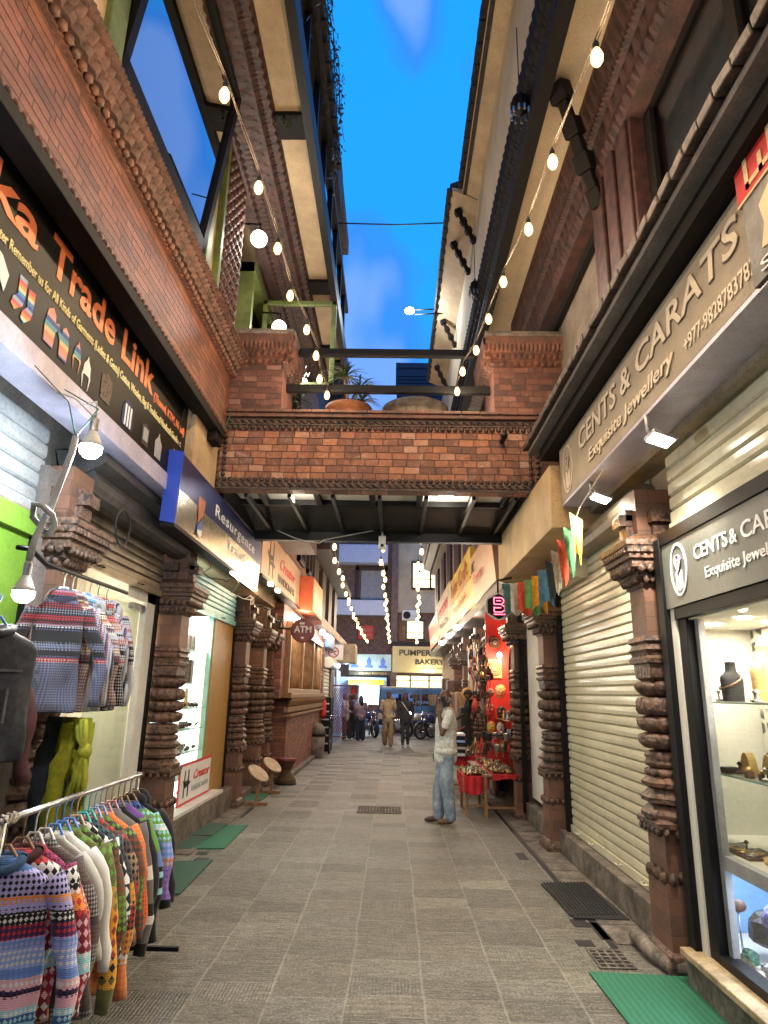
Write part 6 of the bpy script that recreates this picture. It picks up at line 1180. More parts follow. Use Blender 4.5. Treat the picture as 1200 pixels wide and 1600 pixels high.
trousers('mustard yellow trousers with knotted sash below the jackets', -1.93, 4.2, 1.44, .72, 'mustard', True, 1); trousers('dark navy trousers beside the mustard ones', -2.06, 4.28, 1.44, .66, 'navy_cloth', False, 2)
# clothes inside the green shop
for i, (y, z, mt, lab) in enumerate(((3.0, 2.58, 'woven_red', 'orange and red striped shirt hanging high inside the green shop'), (3.2, 2.56, 'woven_blue', 'blue striped shirt hanging high inside the green shop'))): garment('striped_shirt', lab, (-2.5, y, z), mt, w=.36, ln=.5, sl=.4, hanger=5, seed=70+i, cat='shirt', rz=.6, group='shirts inside the green shop')
# ================================================================== FLOOR THINGS
stripes('mat_green', [(.012, .11, .06), (.02, .145, .08)], 26., 'X', .02); stripes('mat_dark', [(.02, .07, .05), (.03, .09, .065)], 26., 'X', .02)
def mat_(lab, pts, mt='mat_green', z=.012, grp='green floor mats'):
    m = MB(); n = len(pts); m.poly([(x, y, .002) for x, y in pts], (0, 0, z)); return tag(m.build('floor_mat', M[mt]), lab, 'floor mat', grp)
mat_('large bright green mat at the lower right corner', [(1.24, 4.70), (1.84, 4.66), (1.80, 3.2), (1.28, 3.3)]); mat_('dark green mat nearest the left plinth, beside the rack', [(-2.3, 7.1), (-1.77, 7.25), (-1.74, 6.1), (-2.3, 6.0)], 'mat_dark')
mat_('bright green mat in front of the lit display case', [(-2.05, 8.97), (-1.80, 9.05), (-1.78, 7.76), (-2.1, 7.72)]); mat_('grey green mat tucked against the display case plinth', [(-2.3, 8.3), (-2.06, 8.3), (-2.12, 7.7), (-2.3, 7.65)], 'mat_dark'); mat_('dark green folded mat beyond the grey green one', [(-2.3, 9.1), (-2.06, 9.05), (-2.06, 8.35), (-2.3, 8.35)], 'mat_dark', .02); mat_('small round green mat at the foot of the white door', [(-2.3+.0, 11.0), (-2.02, 11.0), (-2.0, 11.7), (-2.3, 11.7)])
rm = MB(); rm.poly([(x, y, .002) for x, y in ((1.37, 6.66), (1.80, 6.74), (1.84, 5.70), (1.42, 5.72))], (0, 0, .014))
for i in range(13):
    for j in range(26): rm.box((1.40+.031*i+.004*(i > 5), 5.77+j*.036+.004*i, .020), (.012, .024, .008))
tag(rm.build('rubber_mat', M['rubber']), 'black studded rubber mat in front of the closed cream shutter', 'floor mat')
def grate(lab, x0, x1, y0, y1):
    g_ = thing('drain_grate', lab, 'drain grate', ((x0+x1)/2, y0, 0), 'drain grates in the paving'); MB().bb(x0, x1, y0, y1, .001, .004).build('pit', M['black'], g_)
    m = MB(); n = int((x1-x0)/.045)
    for i in range(n+1): x = x0+(x1-x0)*i/n; m.bb(x-.008, x+.008, y0, y1, .004, .009)
    for i in range(int((y1-y0)/.06)+1): y = y0+i*.06; m.bb(x0, x1, y-.008, y+.008, .005, .010)
    m.build('grille', M['stone'], g_)
grate('long drain grate in the middle of the paving', -.48, .15, 10.15, 10.75); grate('small rusty grate beside the right gutter joint', 1.34, 1.56, 4.78, 5.12)
m = MB()
for x0, x1, y0, y1 in ((1.52, 1.57, 5.1, 12), (1.38, 1.50, 5.55, 5.72), (1.50, 1.72, 5.30, 5.66), (-2.02, -1.9, 7.5, 7.62), (-1.97, -1.83, 7.26, 7.36), (1.30, 1.42, 5.16, 5.28), (1.35, 1.45, 7.6, 7.9), (-2.04, -1.98, 9.6, 10.4)): m.bb(x0, x1, y0, y1, .0005, .003)
struct(m.build('gutter', M['black']))
m = MB(); yy = 5.2
while yy < 12: l = random.uniform(.35, .6); m.bb(1.58, 1.86, yy+.008, yy+l-.008, 0, .006+random.uniform(0, .004)); yy += l
yy = 7.45
while yy < 12.5: l = random.uniform(.35, .6); m.bb(-2.3, -2.06, yy+.008, yy+l-.008, 0, .012); yy += l
struct(m.build('kerb_stones', M['stone'], bevel=.006))
def disc_stand(lab, x, y):
    s = thing('display_stand', lab, 'display stand', (x, y, 0), 'wooden stands with round boards'); MB().bb(x-.02, x+.02, y-.02, y+.02, .04, .42).build('post', M['wood'], s); MB().bb(x-.16, x+.16, y-.03, y+.03, 0, .045).build('foot', M['wood'], s); MB().bb(x-.03, x+.03, y-.12, y+.12, 0, .04).build('foot', M['wood'], s)
    m = MB(); R_ = Euler((.25, .62, 0)).to_matrix()
    m.lathe((0, 0, 0), [(.17, -.012), (.18, 0), (.17, .012)], 28); m.v = [tuple(R_ @ Vector(v)+Vector((x, y, .45))) for v in m.v]; m.build('round_board', M['stone_tan'], s)
disc_stand('nearer of two wooden stands with a tilted round board', -2.0, 10.6); disc_stand('farther of two wooden stands with a tilted round board', -2.0, 11.8)
s = thing('wicker_stool', 'hourglass wicker stool with red rim beside the brick base', 'stool', (-1.94, 13, 0)); pm('wicker', (.16, .09, .04), .8, var=.4, nscale=60, bump=.9, bscale=150); m = MB(); m.lathe((-1.94, 13, 0), [(.19, .03), (.185, .08), (.09, .2), (.085, .25), (.17, .40)], 24); m.build('body', M['wicker'], s); MB().lathe((-1.94, 13, 0), [(.18, .40), (.195, .42), (.19, .45), (.15, .45)], 24).build('seat_rim', M['maroon'], s); MB().lathe((-1.94, 13, 0), [(.20, 0), (.205, .03), (.19, .04)], 24).build('base_rim', M['black'], s)
s = thing('litter_bin', 'round grey litter bin with domed flap lid against the left wall', 'litter bin', (-1.98, 18.1, 0)); m = MB(); m.smooth = True; m.lathe((-1.98, 18.1, 0), [(.21, 0), (.22, .02), (.245, .55)], 24); m.build('body', M['stone'], s); MB().lathe((-1.98, 18.1, 0), [(.26, .54), (.27, .58), (.26, .6)], 24).build('rim', M['black_steel'], s); m = MB(); m.smooth = True; m.lathe((-1.98, 18.1, 0), [(.25, .6), (.23, .74), (.15, .84), (.03, .88)], 24); m.build('lid', M['stone'], s)
s = thing('fire_extinguisher', 'red fire extinguisher hung on the end of the brick base', 'fire extinguisher', (-2.0, 19.6, .95)); m = MB(); m.smooth = True; m.lathe((-1.98, 19.6, 0), [(.01, .95), (.09, .97), (.10, 1.0), (.10, 1.36), (.07, 1.44), (.03, 1.47)], 16); m.build('cylinder', M['red_ink'], s); MB().bb(-2.0, -1.92, 19.56, 19.64, 1.47, 1.53).build('valve', M['black'], s)
s = thing('cabinet', 'tall black slatted cabinet past the litter bin', 'cabinet', (-2, 20.2, 0)); MB().bb(-2.25, -1.78, 20.0, 20.9, 0, 1.5).build('body', M['black_steel'], s, bevel=.01); m = MB(); [m.bb(-2.2, -1.83, 19.98, 20.0, .2+i*.22, .24+i*.22) for i in range(6)]; m.build('slats', M['grey_paint'], s)
s = thing('lattice_gate', 'folded red lattice gate beside the blue shop', 'gate', (-1.65, 21.5, .4)); m = MB()
for i in range(6):
    for j in range(11): m.bar((-1.86+i*.07, 21.5, .4+j*.125), (-1.79+i*.07, 21.5, .525+j*.125), .014, .014); m.bar((-1.79+i*.07, 21.51, .4+j*.125), (-1.86+i*.07, 21.51, .525+j*.125), .014, .014)
m.build('lattice', M['maroon'], s); m = MB(); [m.bb(x-.01, x+.01, 21.48, 21.54, .3, 1.85) for x in (-1.87, -1.43)]; m.bb(-1.87, -1.43, 21.48, 21.54, 1.83, 1.87); m.bb(-1.87, -1.43, 21.48, 21.54, .3, .33); m.build('frame', M['maroon'], s)
# ================================================================== PLANTS
def blades(m, c, n, ln, seed, w=.012, droop=.6):
    R = random.Random(seed)
    for i in range(n):
        a = R.uniform(0, 2*PI); up = R.uniform(.2, 1.2); L_ = ln*R.uniform(.7, 1.1); d = Vector((math.cos(a), math.sin(a), 0)); sd = Vector((-d.y, d.x, 0)); vs = []
        for k in range(7):
            f = k/6; p = Vector(c)+d*(L_*math.cos(up)*f+L_*.15*f*f)+Vector((0, 0, L_*math.sin(up)*f-droop*L_*f*f)); ww = w*(1-f)**.6+.001; vs += [p-sd*ww, p+sd*ww]
        m.add(vs, [(2*k, 2*k+1, 2*k+3, 2*k+2) for k in range(6)])
def leaves(m, c, r, n, seed, s=.03):
    R = random.Random(seed)
    for i in range(n):
        p = Vector(c)+Vector([R.gauss(0, .45)*q for q in r]); a = Vector((R.uniform(-1, 1), R.uniform(-1, 1), R.uniform(-1, .4))).normalized(); b = a.orthogonal().normalized(); k = s*R.uniform(.6, 1.3)
        m.add([p, p+a*k+b*k*.4, p+a*k*2, p+a*k-b*k*.4], [(0, 1, 2, 3)])
P1 = thing('potted_plant', 'spiky dracaena in a wide terracotta pot on the footbridge', 'potted plant', (-.64, 8.1, 4.7)); m = MB(); m.smooth = True; m.lathe((-.64, 8.1, 4.75), [(.2, 0), (.27, .35), (.28, .46), (.31, .47), (.31, .54), (.27, .54)], 28); m.build('pot', M['pot'], P1); MB().lathe((-.64, 8.1, 4.75), [(.26, .5), (.02, .52)], 16).build('soil', M['soil'], P1)
m = MB(); blades(m, (-.70, 8.1, 5.75), 60, .42, 1); blades(m, (-.5, 8.15, 5.6), 50, .38, 2); blades(m, (-.45, 8.0, 5.35), 36, .34, 9); m.build('leaves', M['leaf'], P1, recalc=False); MB().tube([(-.64, 8.1, 5.25), (-.66, 8.1, 5.5), (-.70, 8.1, 5.75)], .02, 6).tube([(-.6, 8.1, 5.25), (-.52, 8.14, 5.6)], .016, 6).build('stem', M['wood'], P1)
P2 = thing('plant_pot', 'very wide dark rimmed pot on the right half of the footbridge', 'pot', (.25, 8.1, 4.7)); m = MB(); m.smooth = True; m.lathe((.25, 8.1, 4.75), [(.3, 0), (.40, .35), (.42, .42), (.44, .43), (.44, .53), (.40, .53)], 30); m.build('pot', M['stone'], P2); MB().lathe((.25, 8.1, 4.75), [(.40, .5), (.02, .50)], 16).build('soil', M['soil'], P2)
P3 = thing('potted_plant', 'white pot with bushy fern beside the left pier of the footbridge', 'potted plant', (-1.55, 8.1, 4.7)); m = MB(); m.smooth = True; m.lathe((-1.55, 8.1, 4.75), [(.12, 0), (.17, .3), (.16, .5), (.12, .56)], 20); m.build('pot', M['white_paint'], P3); m = MB(); blades(m, (-1.5, 8.1, 5.45), 60, .4, 4); leaves(m, (-1.45, 8.2, 5.65), (.3, .3, .3), 160, 5); m.build('leaves', M['leaf'], P3, recalc=False)
P4 = thing('weed_plant', 'small leafy plant growing out of the left soffit edge', 'plant', (-1.38, 6.0, 7.86)); m = MB(); leaves(m, (-1.33, 6.05, 8.0), (.11, .11, .10), 46, 6, .035); leaves(m, (-1.3, 5.95, 7.84), (.12, .1, .05), 30, 7, .035); m.build('leaves', M['leaf'], P4, recalc=False); MB().tube([(-1.42, 6, 7.8), (-1.38, 6, 7.9), (-1.33, 6.05, 8.0)], .006, 5).build('stem', M['wood'], P4)
P5 = thing('hanging_creeper', 'dark creeper trailing off the left roof terrace against the sky', 'creeper', (-1.0, 7, 9.6)); m = MB()
for i in range(26): y = 4.6+i*.15; leaves(m, (-1.02+random.uniform(-.06, .08), y, 10.2-random.uniform(0, .8)), (.10, .12, .5), 60, 20+i, .04)
for i, (y, x) in enumerate(((6.8, -.82), (7.2, -.78), (7.5, -.80), (6.3, -.85), (7.8, -.86))): leaves(m, (x-.06, y, 9.9-.12*i), (.05, .06, .25), 40, 60+i, .03); m.tube([(-1.0, y, 10.5), (x-.1, y, 10.2), (x-.06, y, 9.5)], .008, 4)
m.build('leaves', M['leaf_dark'], P5, recalc=False)
m = MB(); 
for i in range(8): y = 4.8+i*.45; m.tube([(-1.0, y, 10.5), (-.92, y+.05, 10.1), (-.84, y+.1, 9.6)], .006, 4)
m.build('stems', M['wood'], P5)
# ================================================================== GOODS: left display case
pm('leather', (.16, .06, .035), .5, var=.4, nscale=30, bump=.3); pm('trinket', (.22, .12, .06), .35, metal=.4, var=.6, nscale=50, bump=.4, col2=(.02, .015, .012)); pm('silver', (.55, .53, .5), .3, metal=.9, var=.2, bump=.1); pm('brass', (.62, .42, .14), .3, metal=.9, var=.2, bump=.15); pm('velvet', (.012, .012, .014), .8, var=.2, bump=.3); pm('cork', (.62, .38, .14), .7, var=.1, bump=.15)
GB = 'goods in the lit left display case'
for i in range(6): 
    y = 7.95+i*.18; b_ = MB(); b_.poly([(-2.66, y-.06, 2.13), (-2.66, y+.06, 2.13), (-2.66, y+.045, 2.33), (-2.66, y-.045, 2.33)], (.03, 0, 0)); b_.tube([(-2.645, y-.03, 2.33), (-2.645, y, 2.40), (-2.645, y+.03, 2.33)], .005, 4)
    tag(b_.build('handbag', M['leather']), 'small bag in the row on the top shelf of the lit left case', 'bag', GB)
for i in range(3): y = 8.1+i*.3; tag(MB().bb(-2.7, -2.6, y, y+.13, 1.73, 2.02).build('storage_box', M[('leather', 'velvet', 'trinket')[i]], bevel=.01), ('nearest brown', 'black', 'mottled')[i]+' upright box on the second shelf of the lit left case', 'box', GB)
for z, sd in ((1.43, 3), (1.18, 4), (.91, 5), (.63, 6), (.35, 7)):
    R = random.Random(sd); m = MB()
    for i in range(46): m.ell((-2.62+R.uniform(-.12, .08), R.uniform(7.65, 9.02), z+.02+R.uniform(0, .03)), (R.uniform(.015, .04), R.uniform(.015, .045), R.uniform(.01, .03)), 6, 4, (R.random(), R.random(), R.random()))
    tag(m.build('trinkets', M['trinket']), 'heap of small trinkets along one shelf of the lit left case', 'trinkets')['kind'] = 'stuff'
tag(MB().poly([(-2.6, 8.5, 1.73-.3), (-2.6, 8.62, 1.43), (-2.6, 8.56, 1.66)], (.03, 0, 0)).build('wall_plaque', M['cork']), 'tan triangular plaque on the third shelf of the lit left case', 'plaque')
# ================================================================== GOODS: right show window
def lz(c, prof, mat, nm, par=None, n=16, ax='z', sm=True):
    m = MB(); m.smooth = sm; m.lathe(c, prof, n, axis=ax); return m.build(nm, M[mat], par)
def bust_(par, x, y, k, mt):
    q = MB(); q.smooth = True; R_ = Matrix.Rotation(.5, 3, 'Z')
    for zz, a_, b_ in [(0, .05, .035)]: pass
    rows = [(0, .085, .05), (.03, .085, .05), (.09, .09, .05), (.13, .10, .045), (.155, .098, .04), (.175, .06, .035), (.19, .036, .032), (.235, .032, .03), (.245, .038, .035), (.25, .01, .01)]; n = 20; vs = []
    for z_, a_, b_ in rows:
        for j in range(n): v = R_ @ Vector((a_*k*math.cos(2*PI*j/n), b_*k*math.sin(2*PI*j/n), 0)); vs.append((x+v.x, y+v.y, 1.637+z_*k))
    q.add(vs, [(i*n+j, i*n+(j+1) % n, (i+1)*n+(j+1) % n, (i+1)*n+j) for i in range(len(rows)-1) for j in range(n)]); return q.build('torso', M[mt], par)
BU = thing('necklace_bust', 'black velvet bust with a coral necklace on the upper glass shelf', 'display bust', (2.18, 4.40, 1.64)); bust_(BU, 2.18, 4.40, 1.0, 'velvet'); MB().tube([(2.18+.062*math.cos(a)-.03, 4.36+.07*math.sin(a), 1.75+.035*math.cos(a)) for a in [i*.4 for i in range(17)]], .009, 6).build('necklace', M['trinket'], BU)
BU = thing('necklace_bust', 'large tan linen bust beside the black one on the upper glass shelf', 'display bust', (2.40, 4.42, 1.64)); bust_(BU, 2.42, 4.42, 1.45, 'cork'); MB().tube([(2.34, 4.30, 1.9-.006*i) for i in range(12)], .005, 5).build('necklace', M['silver'], BU)
for i, (x, y) in enumerate(((2.14, 4.46), (2.20, 4.36), (2.26, 4.22), (2.30, 4.08))):
    if i == 0: tag(MB().bb(x-.05, x+.05, y-.04, y+.05, 1.206, 1.24).build('ring_box', M['velvet'], bevel=.01), 'flat black ring box at the near end of the middle glass shelf', 'ring box')
    else: 
        m = MB(); m.poly([(x-.02, y+.06*math.cos(a), 1.206+(.13 if a > 0 else .0)*math.sin(a)) for a in [PI*k/12 for k in range(13)]], (.05, 0, 0)); tag(m.build('ring_arch', M['cork']), ('first', 'second', 'third')[i-1]+' tan arch shaped jewellery stand along the middle glass shelf', 'jewellery stand', 'arch stands on the middle shelf')
for i, (x, y) in enumerate(((2.12, 4.20), (2.14, 4.08), (2.16, 3.95))):
    t_ = thing('trinket_box', ('nearest', 'middle', 'farthest')[0 if i == 2 else 2-i]+' brass capped little box in front of the arches', 'trinket box', (x, y, 1.206), 'brass capped boxes'); MB().bb(x-.02, x+.02, y-.02, y+.02, 1.206, 1.24).build('body', M['leather'], t_); MB().ell((x, y, 1.25), (.022, .022, .02), 8, 6).build('lid', M['brass'], t_)
tag(MB().box((2.10, 4.5, .785), (.12, .12, .02), (0, 0, .3)).box((2.11, 4.5, .80), (.10, .10, .012), (0, 0, .35)).build('booklet', M['white_paint']), 'small white booklet lying at the left of the lower ledge', 'booklet')
t_ = thing('bracelet_tray', 'wooden tray of rings and bracelets on the lower ledge', 'tray', (2.12, 4.28, .77)); MB().bb(2.03, 2.24, 4.14, 4.42, .772, .785).build('tray', M['leather'], t_)
for i in range(5): MB().tube([(2.07+.03*(i % 2)*2+.03*math.cos(a), 4.18+i*.045+.03*math.sin(a), .795) for a in [k*.55 for k in range(13)]], .006, 5).build('bracelet', M[('silver', 'cork', 'brass')[i % 3]], t_)
tag(lz((2.28, 4.25, .772), [(.055, 0), (.02, .16), (.002, .2)], 'leather', 'ring_cone', n=12), 'brown ring cone standing on the lower ledge', 'ring cone')
tag(lz((2.14, 4.05, .772), [(.06, 0), (.07, .03), (.05, .03)], 'cork', 'ring_dish', n=16), 'shallow tan dish on the lower ledge', 'dish')
R = random.Random(77)
for i in range(26):
    zz = (1.637, 1.206, .772)[i % 3]; x, y = R.uniform(2.10, 2.45), R.uniform(3.7, 4.45); k = R.choice(['silver', 'brass', 'velvet', 'trinket', 'leather', 'white_paint']); m = MB(); m.smooth = True
    if i % 2: m.lathe((x, y, zz), [(.022, 0), (.024, .012), (.006, .018), (.006, .05), (.016, .06), (.002, .075)], 10); nm, lb = 'ring_stand', 'tiny ring stand'
    else: m.tube([(x+.028*math.cos(a), y+.028*math.sin(a), zz+.008) for a in [q*.52 for q in range(13)]], .006, 6); nm, lb = 'bangle', 'thin bangle'
    tag(m.build(nm, M[k]), lb+' among the small pieces in the jewellery window', nm.split('_')[0], nm.replace('_', ' ')+'s in the jewellery window')
def mineral(lab, c, r, col, name, seed, facets=True):
    R = random.Random(seed); pm(name, col, .25, var=.4, nscale=30, bump=.5, bscale=90); m = MB(); m.smooth = not facets
    m.ell(c, (r, r*.9, r*.75), 9, 6); m.sm = [False]*len(m.f); m.v = [tuple(Vector(c)+(Vector(v)-Vector(c))*R.uniform(.8, 1.2)) for v in m.v]; return tag(m.build('mineral_stone', M[name]), lab, 'mineral', 'minerals in the lower window')
mineral('green mineral lump at the front of the lower window', (2.05, 4.30, .24), .055, (.05, .25, .15), 'green_stone', 1); mineral('black jagged mineral behind the green lump', (2.25, 4.45, .34), .12, (.02, .02, .025), 'black_stone', 2); mineral('violet blue crystal cluster at the right of the lower window', (2.2, 4.2, .46), .10, (.25, .25, .7), 'blue_stone', 3); mineral('white quartz chunk beside the green lump', (2.08, 4.12, .24), .055, (.6, .6, .6), 'white_stone', 4); mineral('dark polished stone in front of the violet cluster', (2.05, 3.95, .25), .07, (.04, .06, .07), 'teal_stone', 5)
t_ = thing('agate_slice', 'brown agate oval on a clear stand in the lower window', 'mineral', (2.07, 4.42, .2)); MB().ell((2.07, 4.42, .47), (.05, .03, .035), 14, 8).build('agate', M['leather'], t_); MB().tube([(2.07, 4.42, .2), (2.07, 4.42, .44)], .006, 6).build('stand', M['silver'], t_)
# ================================================================== prayer flags
PF = thing('prayer_flags', 'string of faded prayer flags sagging under the tan beam on the right', 'prayer flags', (1.5, 7, 2.8))
fp = [(1.50, 5.20, 3.13), (1.51, 5.42, 3.06), (1.5, 5.64, 3.00), (1.5, 5.86, 2.95), (1.5, 6.1, 2.90), (1.5, 6.35, 2.86), (1.5, 6.6, 2.84), (1.49, 6.9, 2.84), (1.47, 7.2, 2.86), (1.45, 7.5, 2.89), (1.42, 7.8, 2.93), (1.39, 8.1, 2.98), (1.36, 8.4, 3.04)]
MB().tube([(1.62, 4.9, 3.36)]+fp+[(1.4, 8.9, 3.15)], .005, 5).build('string', M['cable_white'], PF)
FC = [('flag_yellow', (.80, .36, .02)), ('flag_green', (.05, .20, .08)), ('flag_red', (.66, .08, .03)), ('flag_white', (.55, .50, .42)), ('flag_dark', (.03, .05, .08)), ('flag_blue', (.10, .26, .40)), ('flag_yellow', (.8, .36, .02)), ('flag_lime', (.14, .32, .10)), ('flag_red', (.6, .08, .03)), ('flag_white', (.55, .5, .42)), ('flag_teal', (.08, .22, .22))]
for i, (nm, c) in enumerate(FC):
    pm(nm, c, .85, var=.18, nscale=14, bump=.2, co='obj')
    p = Vector(fp[i]).lerp(Vector(fp[i+1]), .5); ang = .95 if i < 5 else .25; wd = .30 if i < 5 else .17; hh = .36 if i < 5 else .34
    d = Vector((math.cos(ang), math.sin(ang), 0)); m = MB()
    m.grid(lambda u, v: tuple(p+d*((u-.5)*wd*(.45+.55*v if i < 5 else 1))+Vector((.0, .02*math.sin(u*9+i)*(1-v)+.0, -hh*(1-v)*(1-.12*math.sin(u*5+i))))), 10, 8); m.smooth = True; m.build('flag', M[nm], PF, recalc=False)
# ================================================================== souvenir stall on the right
pm('red_cloth', (.62, .02, .025), .85, var=.2, nscale=5, bump=.3)
def table(lab, x0, x1, y0, y1, h, cloth=True):
    t_ = thing('stall_table', lab, 'table', ((x0+x1)/2, y0, 0), 'stall tables'); MB().bb(x0, x1, y0, y1, h-.03, h).build('table_top', M['wood'], t_)
    for x in (x0+.03, x1-.03):
        for y in (y0+.03, y1-.03): MB().bb(x-.02, x+.02, y-.02, y+.02, 0, h-.03).build('leg', M['wood'], t_)
    MB().bb(x0+.03, x1-.03, y0+.02, y0+.04, .12, .15).build('stretcher', M['wood'], t_)
    return t_
table('low wooden stall table draped with red cloth, nearest the camera', 1.05, 1.38, 10.1, 10.9, .52); table('larger stall table against the carved pillars', 1.30, 1.78, 9.95, 12.0, .56); table('farther stall table behind the standing man', 1.0, 1.6, 12.3, 14.0, .6)
def cloth(lab, x0, x1, y0, y1, z, drop, sd):
    m = MB(); n = 16
    m.bb(x0, x1, y0, y1, z, z+.008); m.grid(lambda u, v: (x0+(x1-x0)*u, y0-.012-.012*math.sin(u*22+sd), z+.005-drop*(1+.25*math.sin(u*4+sd))*(1-v)), 24, 5); m.grid(lambda u, v: (x0-.012-.012*math.sin(u*30+sd), y0+(y1-y0)*u, z+.005-drop*(1+.4*math.sin(u*5+sd))*(1-v)), 30, 5); m.smooth = True
    return tag(m.build('table_cloth', M['red_cloth'], recalc=False), lab, 'cloth')
cloth('red cloth hanging off the nearest low stall table', 1.03, 1.40, 10.08, 10.92, .521, .20, 0); cloth('red cloth over the larger stall table by the pillars', 1.42, 1.80, 9.93, 12.02, .561, .06, 2); cloth('red cloth over the farther stall table', .98, 1.62, 12.28, 14.02, .601, .2, 4)
for lab, (x0, x1, y0, y1, z), sd in (('trinkets', (1.06, 1.37, 10.12, 10.9, .53), 1), ('trinkets', (1.44, 1.76, 9.98, 11.9, .57), 2), ('trinkets', (1.0, 1.6, 12.3, 13.9, .61), 3)):
    for j, (mt, pl_) in enumerate((('trinket', 'dark beads and trinkets'), ('brass', 'brass trinkets'), ('silver', 'silver trinkets'))):
        R = random.Random(sd*10+j); m = MB()
        for i in range((190, 90, 50)[j]):
            c = (R.uniform(x0, x1), R.uniform(y0, y1), z+.02+R.uniform(0, .02))
            if R.random() < .4: m.lathe(c, [(.02, -.012), (.026, 0), (.012, R.uniform(.01, .05))], 7)
            else: m.ell(c, (R.uniform(.012, .035), R.uniform(.012, .03), R.uniform(.01, .03)), 6, 4)
        tag(m.build('trinkets', M[mt]), pl_+' spread over the '+('nearest low', 'larger', 'farther')[sd-1]+' stall table', 'trinkets')['kind'] = 'stuff'
# shelves with statues behind
t_ = thing('display_rack', 'stepped wooden rack of carvings against the red stall wall', 'display rack', (1.9, 11.2, .56))
for z in (.85, 1.05, 1.28): MB().bb(1.72, 1.9, 10.3, 12.0, z-.01, z).build('shelf', M['wood'], t_)
many('upright', [(1.88, 1.9, y, y+.03, .56, 1.3) for y in (10.3, 11.15, 11.97)], M['wood'], t_)
R = random.Random(5)
for i in range(27):
    z = (.85, 1.05, 1.28)[i % 3]; y = 10.38+(i//3)*.185; h = R.uniform(.10, .15); k = R.choice(['brass', 'trinket', 'leather', 'silver', 'red_ink', 'velvet', 'cork']); m = MB(); m.smooth = True
    m.lathe((1.8, y, z), [(.035, 0), (.038, .02), (.022, .035), (.032, h*.45), (.016, h*.68), (.022, h*.8), (.018, h*.93), (.003, h)], 10)
    tag(m.build('statuette', M[k]), 'small carved statuette on the stepped rack of the souvenir stall', 'statuette', 'statuettes on the stepped rack')
def mask(lab, x, y, z, s, col, name, hair='black'):
    pm(name, col, .4, var=.15, bump=.05); t_ = thing('carved_mask', lab, 'mask', (x, y, z), 'carved masks on the stall'); m = MB(); m.ell((x, y, z), (s*.78, s*.35, s), 16, 10); m.ell((x, y-s*.36, z-.05*s), (s*.13, s*.18, s*.2), 8, 6); m.build('face', M[name], t_)
    m = MB(); [m.ell((x+q*s*.32, y-s*.31, z+s*.22), (s*.17, s*.07, s*.11), 8, 5) for q in (-1, 1)]; m.build('eyes', M['white_paint'], t_); m = MB(); [m.ell((x+q*s*.32, y-s*.37, z+s*.22), (s*.07, s*.03, s*.07), 6, 4) for q in (-1, 1)]; m.build('pupils', M['black'], t_); MB().ell((x, y-s*.30, z-s*.48), (s*.34, s*.08, s*.12), 8, 5).build('mouth', M['red_ink'], t_)
    m = MB(); [m.ell((x+s*.75*math.sin(a), y, z+s*.95*math.cos(a)), (s*.17, s*.1, s*.2), 7, 5) for a in (-1.1, -.75, -.4, 0, .4, .75, 1.1)]; m.build('crown', M[hair], t_)
mask('red faced carved mask on the left of the stall display', 1.60, 11.25, 1.40, .10, (.6, .05, .03), 'mask_red', 'brass'); mask('yellow carved mask below the red one', 1.58, 11.05, 1.16, .085, (.75, .45, .05), 'mask_yellow', 'mask_red'); mask('white carved mask beside the yellow one', 1.73, 11.05, 1.16, .08, (.7, .68, .6), 'mask_white', 'velvet'); mask('black carved mask above the white one', 1.78, 11.25, 1.38, .09, (.02, .02, .02), 'mask_black', 'trinket'); mask('golden sun faced mask high on the red wall', 1.80, 11.4, 1.70, .11, (.75, .48, .16), 'mask_gold', 'mask_gold'); mask('small dark mask hanging by a thread on the red wall', 1.64, 11.4, 1.68, .065, (.15, .08, .05), 'mask_brown', 'silver')
t_ = thing('mandala_painting', 'square golden mandala painting under the bulb on the red wall', 'painting', (1.74, 11.58, 1.9)); MB().bb(1.62, 1.86, 11.57, 11.595, 1.93, 2.24).build('panel', M['cork'], t_); m = MB()
for r in (.18, .13, .08): m.tube([(1.74+r*.6*math.cos(a), 11.565, 2.09+r*.65*math.sin(a)) for a in [k*.35 for k in range(19)]], .008, 5, cap=False)
m.build('rings', M['leather'], t_)
t_ = thing('round_pendant', 'dark round pendant mask hung above the mandala', 'ornament', (1.74, 11.5, 2.5)); MB().lathe((1.74, 11.5, 2.52), [(.09, -.02), (.11, 0), (.09, .02)], 20, axis='y').build('disc', M['trinket'], t_); MB().lathe((1.74, 11.47, 2.52), [(.03, -.01), (.04, 0), (.02, .01)], 12, axis='y').build('boss', M['silver'], t_)
# hanging leaf shaped wooden drums and long bags
for i, (y, z, h, w, mt) in enumerate(((10.9, 1.95, .42, .06, 'leather'), (10.5, 1.42, .30, .07, 'leather'), (10.3, 1.40, .28, .06, 'wood'), (10.15, 1.35, .30, .05, 'pot'))):
    m = MB(); m.ell((1.90-.03*i, y, z), (w*.8, .03, h), 12, 9); tag(m.build('carved_leaf_panel', M[mt]), ('tall brown', 'dark brown', 'narrow wooden', 'thin reddish')[i]+' leaf shaped panel hanging beside the red stall wall', 'wall hanging', 'leaf shaped hangings')
for i in range(9):
    x, y, z = 1.42+.13*(i % 3), 10.2+.22*(i//3)+.05*(i % 2), 1.0+.0*i-.16*(i % 2); m = MB(); m.smooth = True; m.lathe((x, y, z), [(.03, 0), (.036, .01), (.048, .10), (.05, .11), (.045, .112)], 14); m.tube([(x+.045, y, z+.09), (x+.075, y, z+.07), (x+.04, y, z+.02)], .006, 5)
    tag(m.build('metal_cup', M['silver'] if i % 3 else M['velvet']), 'metal cup hanging in the bunch at the corner of the souvenir stall', 'cup', 'metal cups on the stall')
R = random.Random(9)
